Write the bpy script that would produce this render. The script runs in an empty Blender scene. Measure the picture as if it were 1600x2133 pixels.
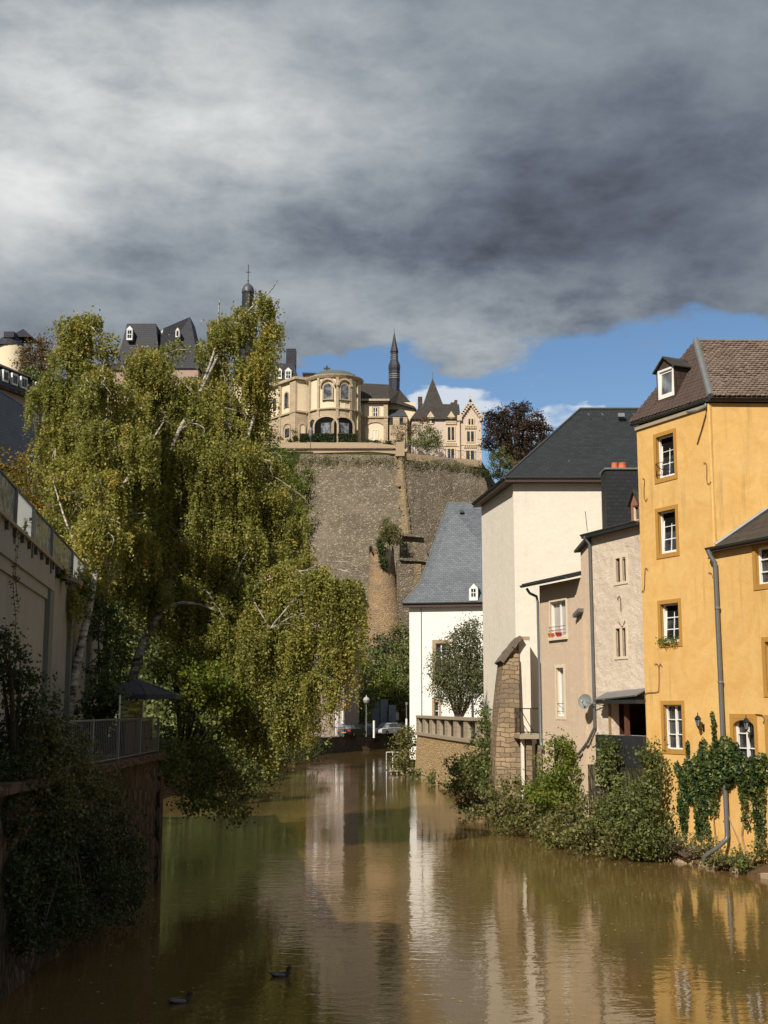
import bpy, math, random
import numpy as np
from mathutils import Vector
random.seed(7); rng = np.random.default_rng(7)
S = bpy.context.scene; COL = S.collection
FPX = 2600.0; CX, CY = 800.0, 1066.5; HOR = 1475.0
PIT = math.atan((HOR-CY)/FPX); cp, sp = math.cos(PIT), math.sin(PIT)
CAM = Vector((0, 0, 5.0))
def ray(px, py):
    v = CY-py
    return Vector((px-CX, FPX*cp-v*sp, FPX*sp+v*cp))
def at(px, py, d):
    r = ray(px, py); return CAM+r*(d/r.y)
def onz(px, py, z=0.0):
    r = ray(px, py); return CAM+r*((z-5.0)/r.z)
def zat(py, d): return at(CX, py, d).z

# ------------------------------------------------------------ objects
def tag(o, label, cat, group=None):
    o['label'] = label; o['category'] = cat
    if group: o['group'] = group
    return o
def thing(name, label, cat, loc, group=None):
    o = bpy.data.objects.new(name, None); COL.objects.link(o)
    o.location = loc; o.empty_display_size = 0.2
    tag(o, label, cat, group); o['_w'] = [float(c) for c in loc]
    return o
def wloc(o):
    return Vector(o['_w'])
class MB:
    def __init__(s): s.v = []; s.f = []; s.m = []
    def add(s, vs, fs, mi=0):
        b = len(s.v); s.v += [tuple(p) for p in vs]
        s.f += [tuple(b+i for i in f) for f in fs]; s.m += [mi]*len(fs)
        return s
    def poly(s, pts, mi=0): return s.add(pts, [tuple(range(len(pts)))], mi)
    def hexa(s, a, b, mi=0):
        # a: 4 bottom pts, b: 4 top pts (same winding)
        return s.add(list(a)+list(b), [(3,2,1,0),(4,5,6,7),(0,1,5,4),(1,2,6,5),(2,3,7,6),(3,0,4,7)], mi)
    def box(s, x0, x1, y0, y1, z0, z1, mi=0):
        return s.hexa([(x0,y0,z0),(x1,y0,z0),(x1,y1,z0),(x0,y1,z0)], [(x0,y0,z1),(x1,y0,z1),(x1,y1,z1),(x0,y1,z1)], mi)
    def obox(s, c, ax, ay, az, mi=0):
        # oriented box: centre and three half-vectors
        c, ax, ay, az = Vector(c), Vector(ax), Vector(ay), Vector(az)
        if ax.cross(ay).dot(az) < 0: ax = -ax
        a = [c-ax-ay-az, c+ax-ay-az, c+ax+ay-az, c-ax+ay-az]
        return s.hexa(a, [p+2*az for p in a], mi)
    def tube(s, pts, r, n=8, mi=0, cap=True):
        pts = [Vector(p) for p in pts]; N = len(pts)
        rr = r if hasattr(r, '__len__') else [r]*N
        rings = []; prev = None
        for i, p in enumerate(pts):
            t = (pts[min(i+1, N-1)]-pts[max(i-1, 0)]).normalized()
            if prev is None:
                a = Vector((0,0,1)) if abs(t.z) < .9 else Vector((1,0,0))
                prev = t.cross(a).normalized()
            x = (prev-t*prev.dot(t))
            x = x.normalized() if x.length > 1e-6 else t.orthogonal().normalized()
            prev = x; y = t.cross(x)
            rings.append([p+(x*math.cos(k*2*math.pi/n)+y*math.sin(k*2*math.pi/n))*rr[i] for k in range(n)])
        vs = [q for R in rings for q in R]; fs = []
        for i in range(N-1):
            for k in range(n):
                k2 = (k+1) % n
                fs.append((i*n+k, i*n+k2, (i+1)*n+k2, (i+1)*n+k))
        if cap: fs += [tuple(range(n))[::-1], tuple((N-1)*n+k for k in range(n))]
        return s.add(vs, fs, mi)
    def lathe(s, c, prof, n=16, mi=0, a0=0, a1=2*math.pi, sx=1, sy=1):
        # prof: (r, z)
        full = abs(a1-a0-2*math.pi) < 1e-6; m = n if full else n+1
        vs = []; fs = []
        for r, z in prof:
            for k in range(m):
                a = a0+(a1-a0)*k/n
                vs.append((c[0]+sx*r*math.cos(a), c[1]+sy*r*math.sin(a), z))
        for i in range(len(prof)-1):
            for k in range(n):
                k2 = (k+1) % m
                fs.append((i*m+k, i*m+k2, (i+1)*m+k2, (i+1)*m+k))
        fs.append(tuple((len(prof)-1)*m+k for k in range(m)))
        return s.add(vs, fs, mi)
    def build(s, name, mats, parent=None, loc=None, smooth=False, structure=False, auto=False):
        if not isinstance(mats, (list, tuple)): mats = [mats]
        if parent is not None: base = wloc(parent)
        elif loc is not None: base = Vector(loc)
        else: base = Vector((0,0,0))
        v = np.array(s.v, dtype=np.float64)
        me = bpy.data.meshes.new(name)
        me.from_pydata([tuple(p) for p in (v-np.array(base))], [], s.f)
        for m in mats: me.materials.append(m)
        me.polygons.foreach_set('material_index', s.m)
        uv = me.uv_layers.new(name='UVMap'); dat = np.zeros((len(me.loops), 2))
        for p in me.polygons:
            n = p.normal
            t = Vector((-n.y, n.x, 0))
            t = t.normalized() if t.length > 1e-3 else Vector((1,0,0))
            b = n.cross(t)
            for li in p.loop_indices:
                w = Vector(v[me.loops[li].vertex_index]); dat[li] = (w.dot(t), w.dot(b))
        uv.data.foreach_set('uv', dat.ravel())
        if smooth: me.polygons.foreach_set('use_smooth', [True]*len(me.polygons))
        if smooth and auto:
            me.set_sharp_from_angle(angle=math.radians(40))
        me.validate(); me.update()
        o = bpy.data.objects.new(name, me); COL.objects.link(o)
        if parent is not None:
            o.parent = parent; o['_w'] = [float(c) for c in base]
        else:
            o.location = base; o['_w'] = [float(c) for c in base]
        if structure: o['kind'] = 'structure'
        return o
def copy_tree(o, parent=None):
    c = o.copy(); COL.objects.link(c); c.parent = parent
    for ch in o.children: copy_tree(ch, c)
    return c
# ------------------------------------------------------------ materials
def newmat(name):
    m = bpy.data.materials.new(name); m.use_nodes = True
    nt = m.node_tree; b = nt.nodes['Principled BSDF']
    return m, nt, b
def N(nt, t, **kw):
    n = nt.nodes.new(t)
    for k, v in kw.items():
        if k in ('inp',):
            for kk, vv in v.items(): n.inputs[kk].default_value = vv
        else: setattr(n, k, v)
    return n
def L(nt, a, b): nt.links.new(a, b)
def rgba(c): return (c[0], c[1], c[2], 1)
def uvmap(nt, sx=1, sy=1, rot=0):
    tc = N(nt, 'ShaderNodeTexCoord'); mp = N(nt, 'ShaderNodeMapping')
    mp.inputs['Scale'].default_value = (sx, sy, 1); mp.inputs['Rotation'].default_value = (0,0,rot)
    L(nt, tc.outputs['UV'], mp.inputs['Vector']); return mp.outputs['Vector']
def noise(nt, vec, scale, detail=4, rough=.6, dist=0):
    n = N(nt, 'ShaderNodeTexNoise'); n.inputs['Scale'].default_value = scale
    n.inputs['Detail'].default_value = detail; n.inputs['Roughness'].default_value = rough
    n.inputs['Distortion'].default_value = dist
    if vec is not None: L(nt, vec, n.inputs['Vector'])
    return n.outputs['Fac']
def ramp(nt, fac, stops):
    r = N(nt, 'ShaderNodeValToRGB'); e = r.color_ramp.elements
    while len(e) > 1: e.remove(e[-1])
    e[0].position = stops[0][0]; e[0].color = rgba(stops[0][1])
    for p, c in stops[1:]:
        x = e.new(p); x.color = rgba(c)
    L(nt, fac, r.inputs['Fac']); return r.outputs['Color']
def mixc(nt, fac, a, b, mode='MIX'):
    m = N(nt, 'ShaderNodeMix', data_type='RGBA', blend_type=mode)
    for sock, val in ((m.inputs[0], fac), (m.inputs[6], a), (m.inputs[7], b)):
        if hasattr(val, 'is_output'): L(nt, val, sock)
        elif isinstance(val, (int, float)): sock.default_value = val
        else: sock.default_value = rgba(val)
    return m.outputs[2]
def math_(nt, op, a, b=None, clamp=False):
    m = N(nt, 'ShaderNodeMath', operation=op, use_clamp=clamp)
    for i, v in enumerate((a, b)):
        if v is None: continue
        if hasattr(v, 'is_output'): L(nt, v, m.inputs[i])
        else: m.inputs[i].default_value = v
    return m.outputs[0]
def bump(nt, b, h, strength=.4, dist=.02):
    n = N(nt, 'ShaderNodeBump'); n.inputs['Strength'].default_value = strength; n.inputs['Distance'].default_value = dist
    L(nt, h, n.inputs['Height']); L(nt, n.outputs[0], b.inputs['Normal'])
def sc(c, k): return tuple(min(1, x*k) for x in c)

def plaster(name, c, dirt=(.25,.2,.15), amount=.35, rough=.9, bumpd=.02, big=.5, streak=.35, mott=.35, deep=None):
    m, nt, b = newmat(name); uv = uvmap(nt)
    n1 = noise(nt, uv, big, 6, .65, .6); n2 = noise(nt, uv, 6, 5, .7)
    col = mixc(nt, n2, sc(c, .86), sc(c, 1.1))
    f1 = ramp(nt, n1, [(.35,(0,0,0)),(.75,(1,1,1))])
    f0 = ramp(nt, noise(nt, uv, 1.1, 6, .7, .8), [(.38,(0,0,0)),(.62,(1,1,1))])
    col = mixc(nt, math_(nt, 'MULTIPLY', f0, mott), col, deep or sc(c, .85))
    col = mixc(nt, math_(nt, 'MULTIPLY', f1, amount*.6), col, sc(dirt, 1.6))
    sv = uvmap(nt, 2.2, .16); n3 = noise(nt, sv, 1.6, 6, .7)
    f3 = ramp(nt, n3, [(.52,(0,0,0)),(.78,(1,1,1))])
    n4 = noise(nt, uv, .28, 3, .5); f4 = ramp(nt, n4, [(.42,(0,0,0)),(.62,(1,1,1))])
    col = mixc(nt, math_(nt, 'MULTIPLY', math_(nt, 'MULTIPLY', f3, f4), streak), col, dirt)
    L(nt, col, b.inputs['Base Color']); b.inputs['Roughness'].default_value = rough
    b.inputs['Specular IOR Level'].default_value = .25
    h = math_(nt, 'ADD', math_(nt, 'MULTIPLY', noise(nt, uv, 2.2, 5, .6), 1.0), math_(nt, 'MULTIPLY', noise(nt, uv, 28, 3, .6), .35))
    bump(nt, b, h, .6, bumpd)
    return m
def rubble(name, cols, mortar, scale=3.0, sy=1.6, bumpd=.06, moss=None, mossamt=.5, mort=.06, light=None, obj=False):
    m, nt, b = newmat(name); uv = uvmap(nt, 1, sy)
    if obj:
        tc_ = N(nt, 'ShaderNodeTexCoord'); mp_ = N(nt, 'ShaderNodeMapping'); mp_.inputs['Scale'].default_value = (1, 1, sy); L(nt, tc_.outputs['Object'], mp_.inputs['Vector']); uv = mp_.outputs[0]
    nz = N(nt, 'ShaderNodeTexNoise'); nz.inputs['Scale'].default_value = scale*.8; L(nt, uv, nz.inputs['Vector'])
    mv = N(nt, 'ShaderNodeVectorMath', operation='MULTIPLY_ADD'); L(nt, nz.outputs['Color'], mv.inputs[0])
    mv.inputs[1].default_value = (.25/scale*3,)*3; L(nt, uv, mv.inputs[2])
    vo = N(nt, 'ShaderNodeTexVoronoi', feature='F1'); vo.inputs['Scale'].default_value = scale; L(nt, mv.outputs[0], vo.inputs['Vector'])
    ve = N(nt, 'ShaderNodeTexVoronoi', feature='DISTANCE_TO_EDGE'); ve.inputs['Scale'].default_value = scale; L(nt, mv.outputs[0], ve.inputs['Vector'])
    sep = N(nt, 'ShaderNodeSeparateColor'); L(nt, vo.outputs['Color'], sep.inputs[0])
    k = len(cols); col = ramp(nt, sep.outputs[0], [(i/max(1,k-1), c) for i, c in enumerate(cols)])
    col = mixc(nt, noise(nt, uv, 9, 4, .7), mixc(nt, .28, col, (0,0,0)), col)
    e = ramp(nt, ve.outputs['Distance'], [(0,(1,1,1)),(mort,(1,1,1)),(mort*1.9,(0,0,0))])
    col = mixc(nt, e, col, mortar)
    if light:
        f = ramp(nt, noise(nt, uv, .16, 5, .7, .4), [(.5,(0,0,0)),(.66,(1,1,1))])
        col = mixc(nt, math_(nt, 'MULTIPLY', f, .5), col, light)
    if moss:
        f = ramp(nt, noise(nt, uv, .35, 6, .7, .5), [(.48,(0,0,0)),(.66,(1,1,1))])
        col = mixc(nt, math_(nt, 'MULTIPLY', f, mossamt), col, moss)
    L(nt, col, b.inputs['Base Color']); b.inputs['Roughness'].default_value = .95
    b.inputs['Specular IOR Level'].default_value = .15
    h = math_(nt, 'ADD', ramp(nt, ve.outputs['Distance'], [(0,(0,0,0)),(.22,(1,1,1))]), math_(nt, 'MULTIPLY', noise(nt, uv, 12, 4), .5))
    bump(nt, b, h, .9, bumpd)
    return m
def brickm(name, c1, c2, mortar, w, h, ms=.01, rough=.6, bumpd=.02, off=.5, spec=.4, patch=None, vary=.5, dots=None, warp=0.0):
    m, nt, b = newmat(name); uv = uvmap(nt)
    if warp:
        nz = N(nt, 'ShaderNodeTexNoise'); nz.inputs['Scale'].default_value = 1.7; L(nt, uv, nz.inputs['Vector'])
        mv = N(nt, 'ShaderNodeVectorMath', operation='MULTIPLY_ADD'); L(nt, nz.outputs['Color'], mv.inputs[0])
        mv.inputs[1].default_value = (warp,)*3; L(nt, uv, mv.inputs[2]); vec = mv.outputs[0]
    else: vec = uv
    br = N(nt, 'ShaderNodeTexBrick'); L(nt, vec, br.inputs['Vector'])
    br.offset = off
    br.inputs['Color1'].default_value = rgba(c1); br.inputs['Color2'].default_value = rgba(c2); br.inputs['Mortar'].default_value = rgba(mortar)
    br.inputs['Scale'].default_value = 1; br.inputs['Brick Width'].default_value = w; br.inputs['Row Height'].default_value = h
    br.inputs['Mortar Size'].default_value = ms; br.inputs['Mortar Smooth'].default_value = .3; br.inputs['Bias'].default_value = 0
    col = br.outputs['Color']
    f = ramp(nt, noise(nt, uv, .5, 6, .7, .3), [(.38,(0,0,0)),(.66,(1,1,1))])
    col = mixc(nt, math_(nt, 'MULTIPLY', f, vary), col, patch or sc(c2, 1.35))
    n2 = noise(nt, uv, 7, 4, .7)
    col = mixc(nt, n2, mixc(nt, .2, col, (0,0,0)), col)
    if dots:
        f = ramp(nt, noise(nt, uv, 3.1, 5, .8), [(.66,(0,0,0)),(.7,(1,1,1))])
        col = mixc(nt, f, col, dots)
    L(nt, col, b.inputs['Base Color']); b.inputs['Roughness'].default_value = rough
    b.inputs['Specular IOR Level'].default_value = spec
    hh = math_(nt, 'ADD', math_(nt, 'MULTIPLY', br.outputs['Fac'], -1.0), math_(nt, 'MULTIPLY', n2, .5))
    bump(nt, b, hh, .7, bumpd)
    return m
def simple(name, c, rough=.6, metal=0, var=.15, scale=4, bumpd=0.0, spec=.5, emit=None):
    m, nt, b = newmat(name)
    tc = N(nt, 'ShaderNodeTexCoord')
    n = noise(nt, tc.outputs['Object'], scale, 5, .7)
    col = mixc(nt, n, sc(c, 1-var), sc(c, 1+var))
    L(nt, col, b.inputs['Base Color']); b.inputs['Roughness'].default_value = rough; b.inputs['Metallic'].default_value = metal
    b.inputs['Specular IOR Level'].default_value = spec
    if bumpd: bump(nt, b, n, .6, bumpd)
    return m
def leafm(name, stops, trans=.35, rough=.55, patch=None, pscale=.35, pamt=.6):
    m, nt, b = newmat(name)
    a = N(nt, 'ShaderNodeAttribute', attribute_name='v')
    col = ramp(nt, a.outputs['Fac'], stops)
    tc = N(nt, 'ShaderNodeTexCoord')
    if patch:
        f = ramp(nt, noise(nt, tc.outputs['Object'], pscale, 3, .6), [(.5,(0,0,0)),(.68,(1,1,1))])
        col = mixc(nt, math_(nt, 'MULTIPLY', f, pamt), col, patch)
    L(nt, col, b.inputs['Base Color']); b.inputs['Roughness'].default_value = rough
    b.inputs['Specular IOR Level'].default_value = .35
    tr = N(nt, 'ShaderNodeBsdfTranslucent'); tcol = mixc(nt, .5, col, (.35,.42,.05), 'MIX')
    L(nt, mixc(nt, .35, col, tcol), tr.inputs['Color'])
    mx = N(nt, 'ShaderNodeMixShader'); mx.inputs[0].default_value = trans
    L(nt, b.outputs[0], mx.inputs[1]); L(nt, tr.outputs[0], mx.inputs[2])
    L(nt, mx.outputs[0], nt.nodes['Material Output'].inputs['Surface'])
    return m
def glass(name, c=(.03,.035,.04), rough=.06):
    m, nt, b = newmat(name); tc = N(nt, 'ShaderNodeTexCoord')
    n = noise(nt, tc.outputs['Object'], 1.3, 3, .5)
    L(nt, mixc(nt, ramp(nt, n, [(.42,(0,0,0)),(.6,(1,1,1))]), sc(c, .5), sc(c, 1.8)), b.inputs['Base Color'])
    b.inputs['Roughness'].default_value = rough; b.inputs['Specular IOR Level'].default_value = .55
    bump(nt, b, noise(nt, tc.outputs['Object'], .9, 2, .5), .25, .02)
    return m

M = {}
M['yellow'] = plaster('yellow_render', (.75,.475,.17), (.34,.22,.10), .6, bumpd=.03, big=.6, streak=.95, mott=.75, deep=(.64,.36,.10))
M['yellow_trim'] = plaster('ochre_stone_trim', (.46,.245,.055), (.22,.11,.03), .3, bumpd=.006)
M['cream'] = plaster('cream_render', (.78,.71,.60), (.52,.45,.36), .5, bumpd=.04, big=.35, streak=.8)
M['white'] = plaster('white_render', (.85,.82,.76), (.6,.52,.4), .12, bumpd=.02)
M['beige'] = plaster('rough_beige_render', (.62,.48,.35), (.33,.23,.15), .35, bumpd=.05, big=.7)
M['pinkish'] = plaster('weathered_pale_render', (.78,.65,.52), (.33,.25,.19), .9, bumpd=.2, big=.9, streak=.6)
M['pale_stone'] = plaster('pale_dressed_stone', (.72,.60,.44), (.4,.3,.2), .3, bumpd=.01)
M['church'] = plaster('church_cream_render', (.76,.64,.46), (.5,.4,.27), .25, big=.2, bumpd=.03)
M['church_stone'] = brickm('church_stone', (.60,.48,.33), (.50,.40,.27), (.38,.30,.21), .9, .4, .02, .9, .03, spec=.2, vary=.35, patch=(.34,.25,.16))
M['villa'] = plaster('villa_pink_render', (.60,.49,.40), (.42,.29,.2), .25, big=.2)
M['villa_trim'] = plaster('villa_ochre_trim', (.62,.50,.32), (.4,.3,.2), .2)
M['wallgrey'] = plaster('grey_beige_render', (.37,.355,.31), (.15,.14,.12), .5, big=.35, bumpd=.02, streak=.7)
M['wallgreen'] = plaster('grey_green_pilaster', (.20,.21,.18), (.14,.13,.1), .3)
M['pinkwall'] = plaster('pink_house_render', (.42,.30,.25), (.3,.2,.16), .25)
M['slate_blue'] = brickm('blue_slate', (.10,.115,.135), (.16,.175,.195), (.05,.055,.065), .34, .2, .012, .5, .02, patch=(.13,.14,.15), vary=.35, spec=.5)
M['slate_dark'] = brickm('dark_slate', (.022,.025,.028), (.034,.037,.04), (.012,.013,.014), .3, .18, .008, .6, .012, patch=(.03,.033,.035), vary=.4, dots=(.16,.16,.14), spec=.3)
M['slate_clean'] = brickm('dark_slate_cladding', (.018,.021,.024), (.027,.03,.033), (.01,.011,.012), .25, .16, .008, .6, .01, patch=(.03,.03,.03), vary=.3, spec=.3)
M['slate_far'] = brickm('far_slate', (.022,.023,.032), (.032,.033,.042), (.014,.014,.02), .6, .4, .02, .6, .02, vary=.4, spec=.3)
M['slate_brown'] = brickm('brown_grey_slate', (.045,.038,.035), (.065,.055,.048), (.025,.02,.02), .6, .4, .02, .7, .02, vary=.4, patch=(.07,.062,.05), spec=.25)
M['slate_roof_left'] = brickm('near_slate', (.03,.035,.048), (.045,.05,.065), (.014,.016,.02), .5, .28, .02, .5, .02, vary=.3, spec=.4)
M['tile'] = simple('brown_roof_tile', (.20,.15,.12), .85, 0, .45, 3.0, .01, .2)
M['tile_base'] = simple('tile_underlay', (.06,.045,.038), .9, 0, .3, 6, .0, .2)
M['tile_red'] = simple('reddish_roof_tile', (.085,.058,.048), .8, 0, .4, 3.0, .01, .2)
M['zinc'] = simple('weathered_zinc', (.20,.205,.20), .5, .35, .3, 3, 0)
M['zinc_dark'] = simple('dark_zinc_gutter', (.075,.08,.08), .5, .2, .35, 3, 0)
M['pipe'] = simple('grey_downpipe', (.13,.135,.135), .4, .2, .2, 5, 0)
M['whitepaint'] = simple('white_paint', (.8,.78,.74), .4, 0, .06, 3, 0)
M['darkwood'] = simple('dark_brown_fascia', (.055,.03,.022), .6, 0, .3, 5, 0)
M['wood'] = simple('weathered_wood', (.30,.19,.09), .8, 0, .3, 6, .005)
M['redwood'] = simple('red_brown_post', (.13,.05,.03), .7, 0, .2, 6, 0)
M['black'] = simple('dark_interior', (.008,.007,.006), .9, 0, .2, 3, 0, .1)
M['iron'] = simple('wrought_iron', (.02,.02,.022), .5, .4, .2, 5, 0)
M['rustiron'] = simple('rusty_wall_iron', (.16,.085,.04), .8, .1, .3, 8, 0)
M['panel'] = simple('dark_metal_panel', (.035,.037,.038), .5, .3, .35, 1.5, 0)
M['terracotta'] = simple('terracotta', (.60,.16,.06), .7, 0, .15, 6, 0)
M['redpot'] = simple('red_pot', (.45,.03,.02), .5, 0, .1, 6, 0)
M['glass'] = glass('window_glass')
M['glass_sky'] = glass('pale_reflecting_glass', (.12,.13,.14), .04)
M['curtain'] = simple('curtained_glass', (.42,.40,.36), .35, 0, .3, 2.5, 0)
M['fort'] = rubble('fortress_rubble', [(.19,.155,.115),(.28,.23,.17),(.22,.18,.13),(.46,.39,.29),(.16,.13,.095)], (.13,.105,.075), 2.5, 1.9, .10, moss=(.17,.14,.10), mossamt=.35, light=(.31,.255,.20), obj=True)
M['fort_ochre'] = rubble('fortress_ochre_quoins', [(.42,.30,.16),(.34,.25,.15),(.50,.36,.19),(.26,.21,.15)], (.26,.20,.13), 2.4, 1.7, .12, moss=(.2,.17,.12), mossamt=.8, obj=True)
M['fort_orange'] = rubble('orange_sandstone', [(.48,.31,.17),(.40,.27,.15),(.54,.37,.22)], (.36,.26,.16), 2.8, 1.9, .1, moss=(.22,.175,.13), mossamt=.9, mort=.03, obj=True)
M['parapet'] = plaster('sandstone_parapet', (.40,.30,.20), (.25,.18,.12), .6, big=.3)
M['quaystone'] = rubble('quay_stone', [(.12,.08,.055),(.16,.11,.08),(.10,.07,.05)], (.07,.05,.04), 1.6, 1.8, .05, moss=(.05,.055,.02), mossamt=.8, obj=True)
M['ochre_rubble'] = rubble('ochre_rubble_wall', [(.62,.43,.22),(.50,.34,.17),(.68,.50,.28),(.42,.28,.14)], (.36,.25,.13), 3.4, 1.9, .05, mort=.05)
M['balustrade'] = plaster('grey_sandstone', (.38,.31,.22), (.17,.14,.1), .6, big=.9)
M['buttress'] = brickm('buttress_stone', (.50,.355,.21), (.27,.195,.12), (.15,.11,.07), .46, .21, .018, .95, .09, spec=.15, vary=.8, patch=(.19,.15,.11), warp=.3)
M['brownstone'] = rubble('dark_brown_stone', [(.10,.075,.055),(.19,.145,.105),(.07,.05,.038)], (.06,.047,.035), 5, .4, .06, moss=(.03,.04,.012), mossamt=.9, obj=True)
M['trunk_birch'] = None
def birchbark():
    m, nt, b = newmat('birch_bark'); tc = N(nt, 'ShaderNodeTexCoord')
    mp = N(nt, 'ShaderNodeMapping'); mp.inputs['Scale'].default_value = (2, 2, 7); L(nt, tc.outputs['Object'], mp.inputs['Vector'])
    n = noise(nt, mp.outputs[0], 1.0, 5, .7, .3)
    L(nt, ramp(nt, n, [(.38,(.03,.025,.02)),(.47,(.22,.19,.16)),(.6,(.52,.48,.42))]), b.inputs['Base Color'])
    b.inputs['Roughness'].default_value = .85; bump(nt, b, n, .6, .02); return m
M['trunk_birch'] = birchbark()
M['bark'] = simple('brown_bark', (.09,.065,.045), .95, 0, .4, 5, .02, .1)
M['mud'] = simple('muddy_earth', (.13,.085,.05), .95, 0, .4, 1.2, .05, .1)
M['asphalt'] = simple('asphalt', (.10,.095,.09), .9, 0, .2, 1.0, .0, .2)
M['paving'] = simple('paving', (.25,.22,.18), .9, 0, .2, 2.0, .0, .2)
def groundm():
    m, nt, b = newmat('grassy_ground'); tc = N(nt, 'ShaderNodeTexCoord')
    n = noise(nt, tc.outputs['Object'], .25, 6, .7); n2 = noise(nt, tc.outputs['Object'], 3, 5, .7)
    c = ramp(nt, n, [(.35,(.035,.045,.012)),(.55,(.06,.07,.02)),(.7,(.10,.085,.04))])
    sz = N(nt, 'ShaderNodeSeparateXYZ'); L(nt, tc.outputs['Object'], sz.inputs[0]); mud = N(nt, 'ShaderNodeMapRange'); L(nt, math_(nt, 'ADD', sz.outputs['Z'], math_(nt, 'MULTIPLY', n2, .5)), mud.inputs[0]); mud.inputs[1].default_value = 1.4; mud.inputs[2].default_value = .9
    c = mixc(nt, mud.outputs[0], c, (.14,.085,.045))
    L(nt, mixc(nt, n2, mixc(nt, .5, c, (0,0,0)), c), b.inputs['Base Color']); b.inputs['Roughness'].default_value = .95
    b.inputs['Specular IOR Level'].default_value = .1
    bump(nt, b, n2, .8, .2); return m
M['ground'] = groundm()
G_ = lambda *a: list(a)
M['leaf_birch'] = leafm('birch_leaves', [(0,(.12,.13,.033)),(.4,(.25,.25,.06)),(.75,(.39,.365,.085)),(.93,(.55,.43,.09)),(1,(.62,.33,.05))], .45, patch=(.22,.235,.06), pamt=.5)
M['leaf_green'] = leafm('green_leaves', [(0,(.045,.062,.018)),(.5,(.10,.125,.033)),(1,(.21,.22,.065))], .3)
M['leaf_bright'] = leafm('bright_leaves', [(0,(.07,.11,.015)),(.5,(.13,.17,.02)),(1,(.24,.25,.03))], .4)
M['leaf_autumn'] = leafm('autumn_leaves', [(0,(.10,.09,.015)),(.4,(.21,.15,.02)),(.8,(.34,.21,.02)),(1,(.36,.14,.02))], .4, patch=(.10,.12,.02), pamt=.8)
M['leaf_dark'] = leafm('dark_leaves', [(0,(.022,.034,.012)),(.5,(.042,.06,.02)),(1,(.09,.11,.035))], .2)
M['leaf_ivy'] = leafm('ivy_leaves', [(0,(.022,.042,.013)),(.5,(.05,.085,.022)),(.85,(.12,.16,.045)),(1,(.26,.24,.07))], .2, .4)
M['leaf_beech'] = leafm('copper_leaves', [(0,(.022,.013,.012)),(.6,(.05,.028,.02)),(1,(.11,.06,.035))], .2)
M['leaf_willow'] = leafm('willow_leaves', [(0,(.06,.07,.03)),(.5,(.115,.125,.05)),(1,(.2,.2,.09))], .3)
M['leaf_shrub'] = leafm('shrub_leaves', [(0,(.055,.065,.018)),(.5,(.135,.135,.04)),(.9,(.25,.23,.075)),(1,(.34,.27,.10))], .3, patch=(.10,.085,.03), pamt=.6, pscale=.8)
M['leaf_slope'] = leafm('hillside_leaves', [(0,(.06,.08,.025)),(.5,(.14,.17,.05)),(1,(.27,.28,.09))], .25)
M['leaf_hedge'] = leafm('hedge_leaves', [(0,(.02,.035,.01)),(1,(.06,.08,.02))], .2)
M['leaf_red'] = leafm('rusty_leaves', [(0,(.10,.05,.025)),(.5,(.16,.09,.04)),(1,(.2,.15,.05))], .3)

M['capstone'] = simple('lichened_cap_stone', (.16,.13,.10), .95, 0, .6, 6, .04, .1)
# ------------------------------------------------------------ camera, sun, sky
cam = bpy.data.cameras.new('camera'); co = bpy.data.objects.new('camera', cam); COL.objects.link(co); S.camera = co
cam.sensor_fit = 'HORIZONTAL'; cam.sensor_width = 36; cam.lens = 36*FPX/1600
cam.clip_end = 6000; cam.clip_start = .1
co.location = CAM; co.rotation_euler = (math.pi/2+PIT, 0, 0)
EL = math.radians(39); LX, LY = .50, .866
sun = bpy.data.lights.new('sun', 'SUN'); so = bpy.data.objects.new('sun', sun); COL.objects.link(so)
sun.energy = 4.8; sun.angle = math.radians(.55); sun.color = (1, .93, .82)
ldir = Vector((LX*math.cos(EL), LY*math.cos(EL), -math.sin(EL)))
so.rotation_euler = ldir.to_track_quat('-Z', 'Y').to_euler(); so.location = (-30, -40, 60)
w = bpy.data.worlds.new('World'); S.world = w; w.use_nodes = True
nt = w.node_tree; nt.nodes.clear()
out = N(nt, 'ShaderNodeOutputWorld'); sky = N(nt, 'ShaderNodeTexSky', sky_type='NISHITA', sun_disc=False)
sky.sun_elevation = EL; sky.sun_rotation = math.atan2(-LX, -LY); sky.altitude = 300; sky.air_density = 1.0; sky.dust_density = .6; sky.ozone_density = 2.0
bgS = N(nt, 'ShaderNodeBackground'); bgS.inputs[1].default_value = .09
hs = N(nt, 'ShaderNodeHueSaturation'); hs.inputs['Saturation'].default_value = 1.12; L(nt, sky.outputs[0], hs.inputs['Color'])
L(nt, hs.outputs[0], bgS.inputs[0])
tc = N(nt, 'ShaderNodeTexCoord'); sp_ = N(nt, 'ShaderNodeSeparateXYZ'); L(nt, tc.outputs['Generated'], sp_.inputs[0])
yy = math_(nt, 'MAXIMUM', sp_.outputs['Y'], .06)
U = math_(nt, 'DIVIDE', sp_.outputs['X'], yy); V = math_(nt, 'DIVIDE', sp_.outputs['Z'], yy)
cmb = N(nt, 'ShaderNodeCombineXYZ'); L(nt, U, cmb.inputs[0]); L(nt, V, cmb.inputs[1]); UV = cmb.outputs[0]
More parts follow.
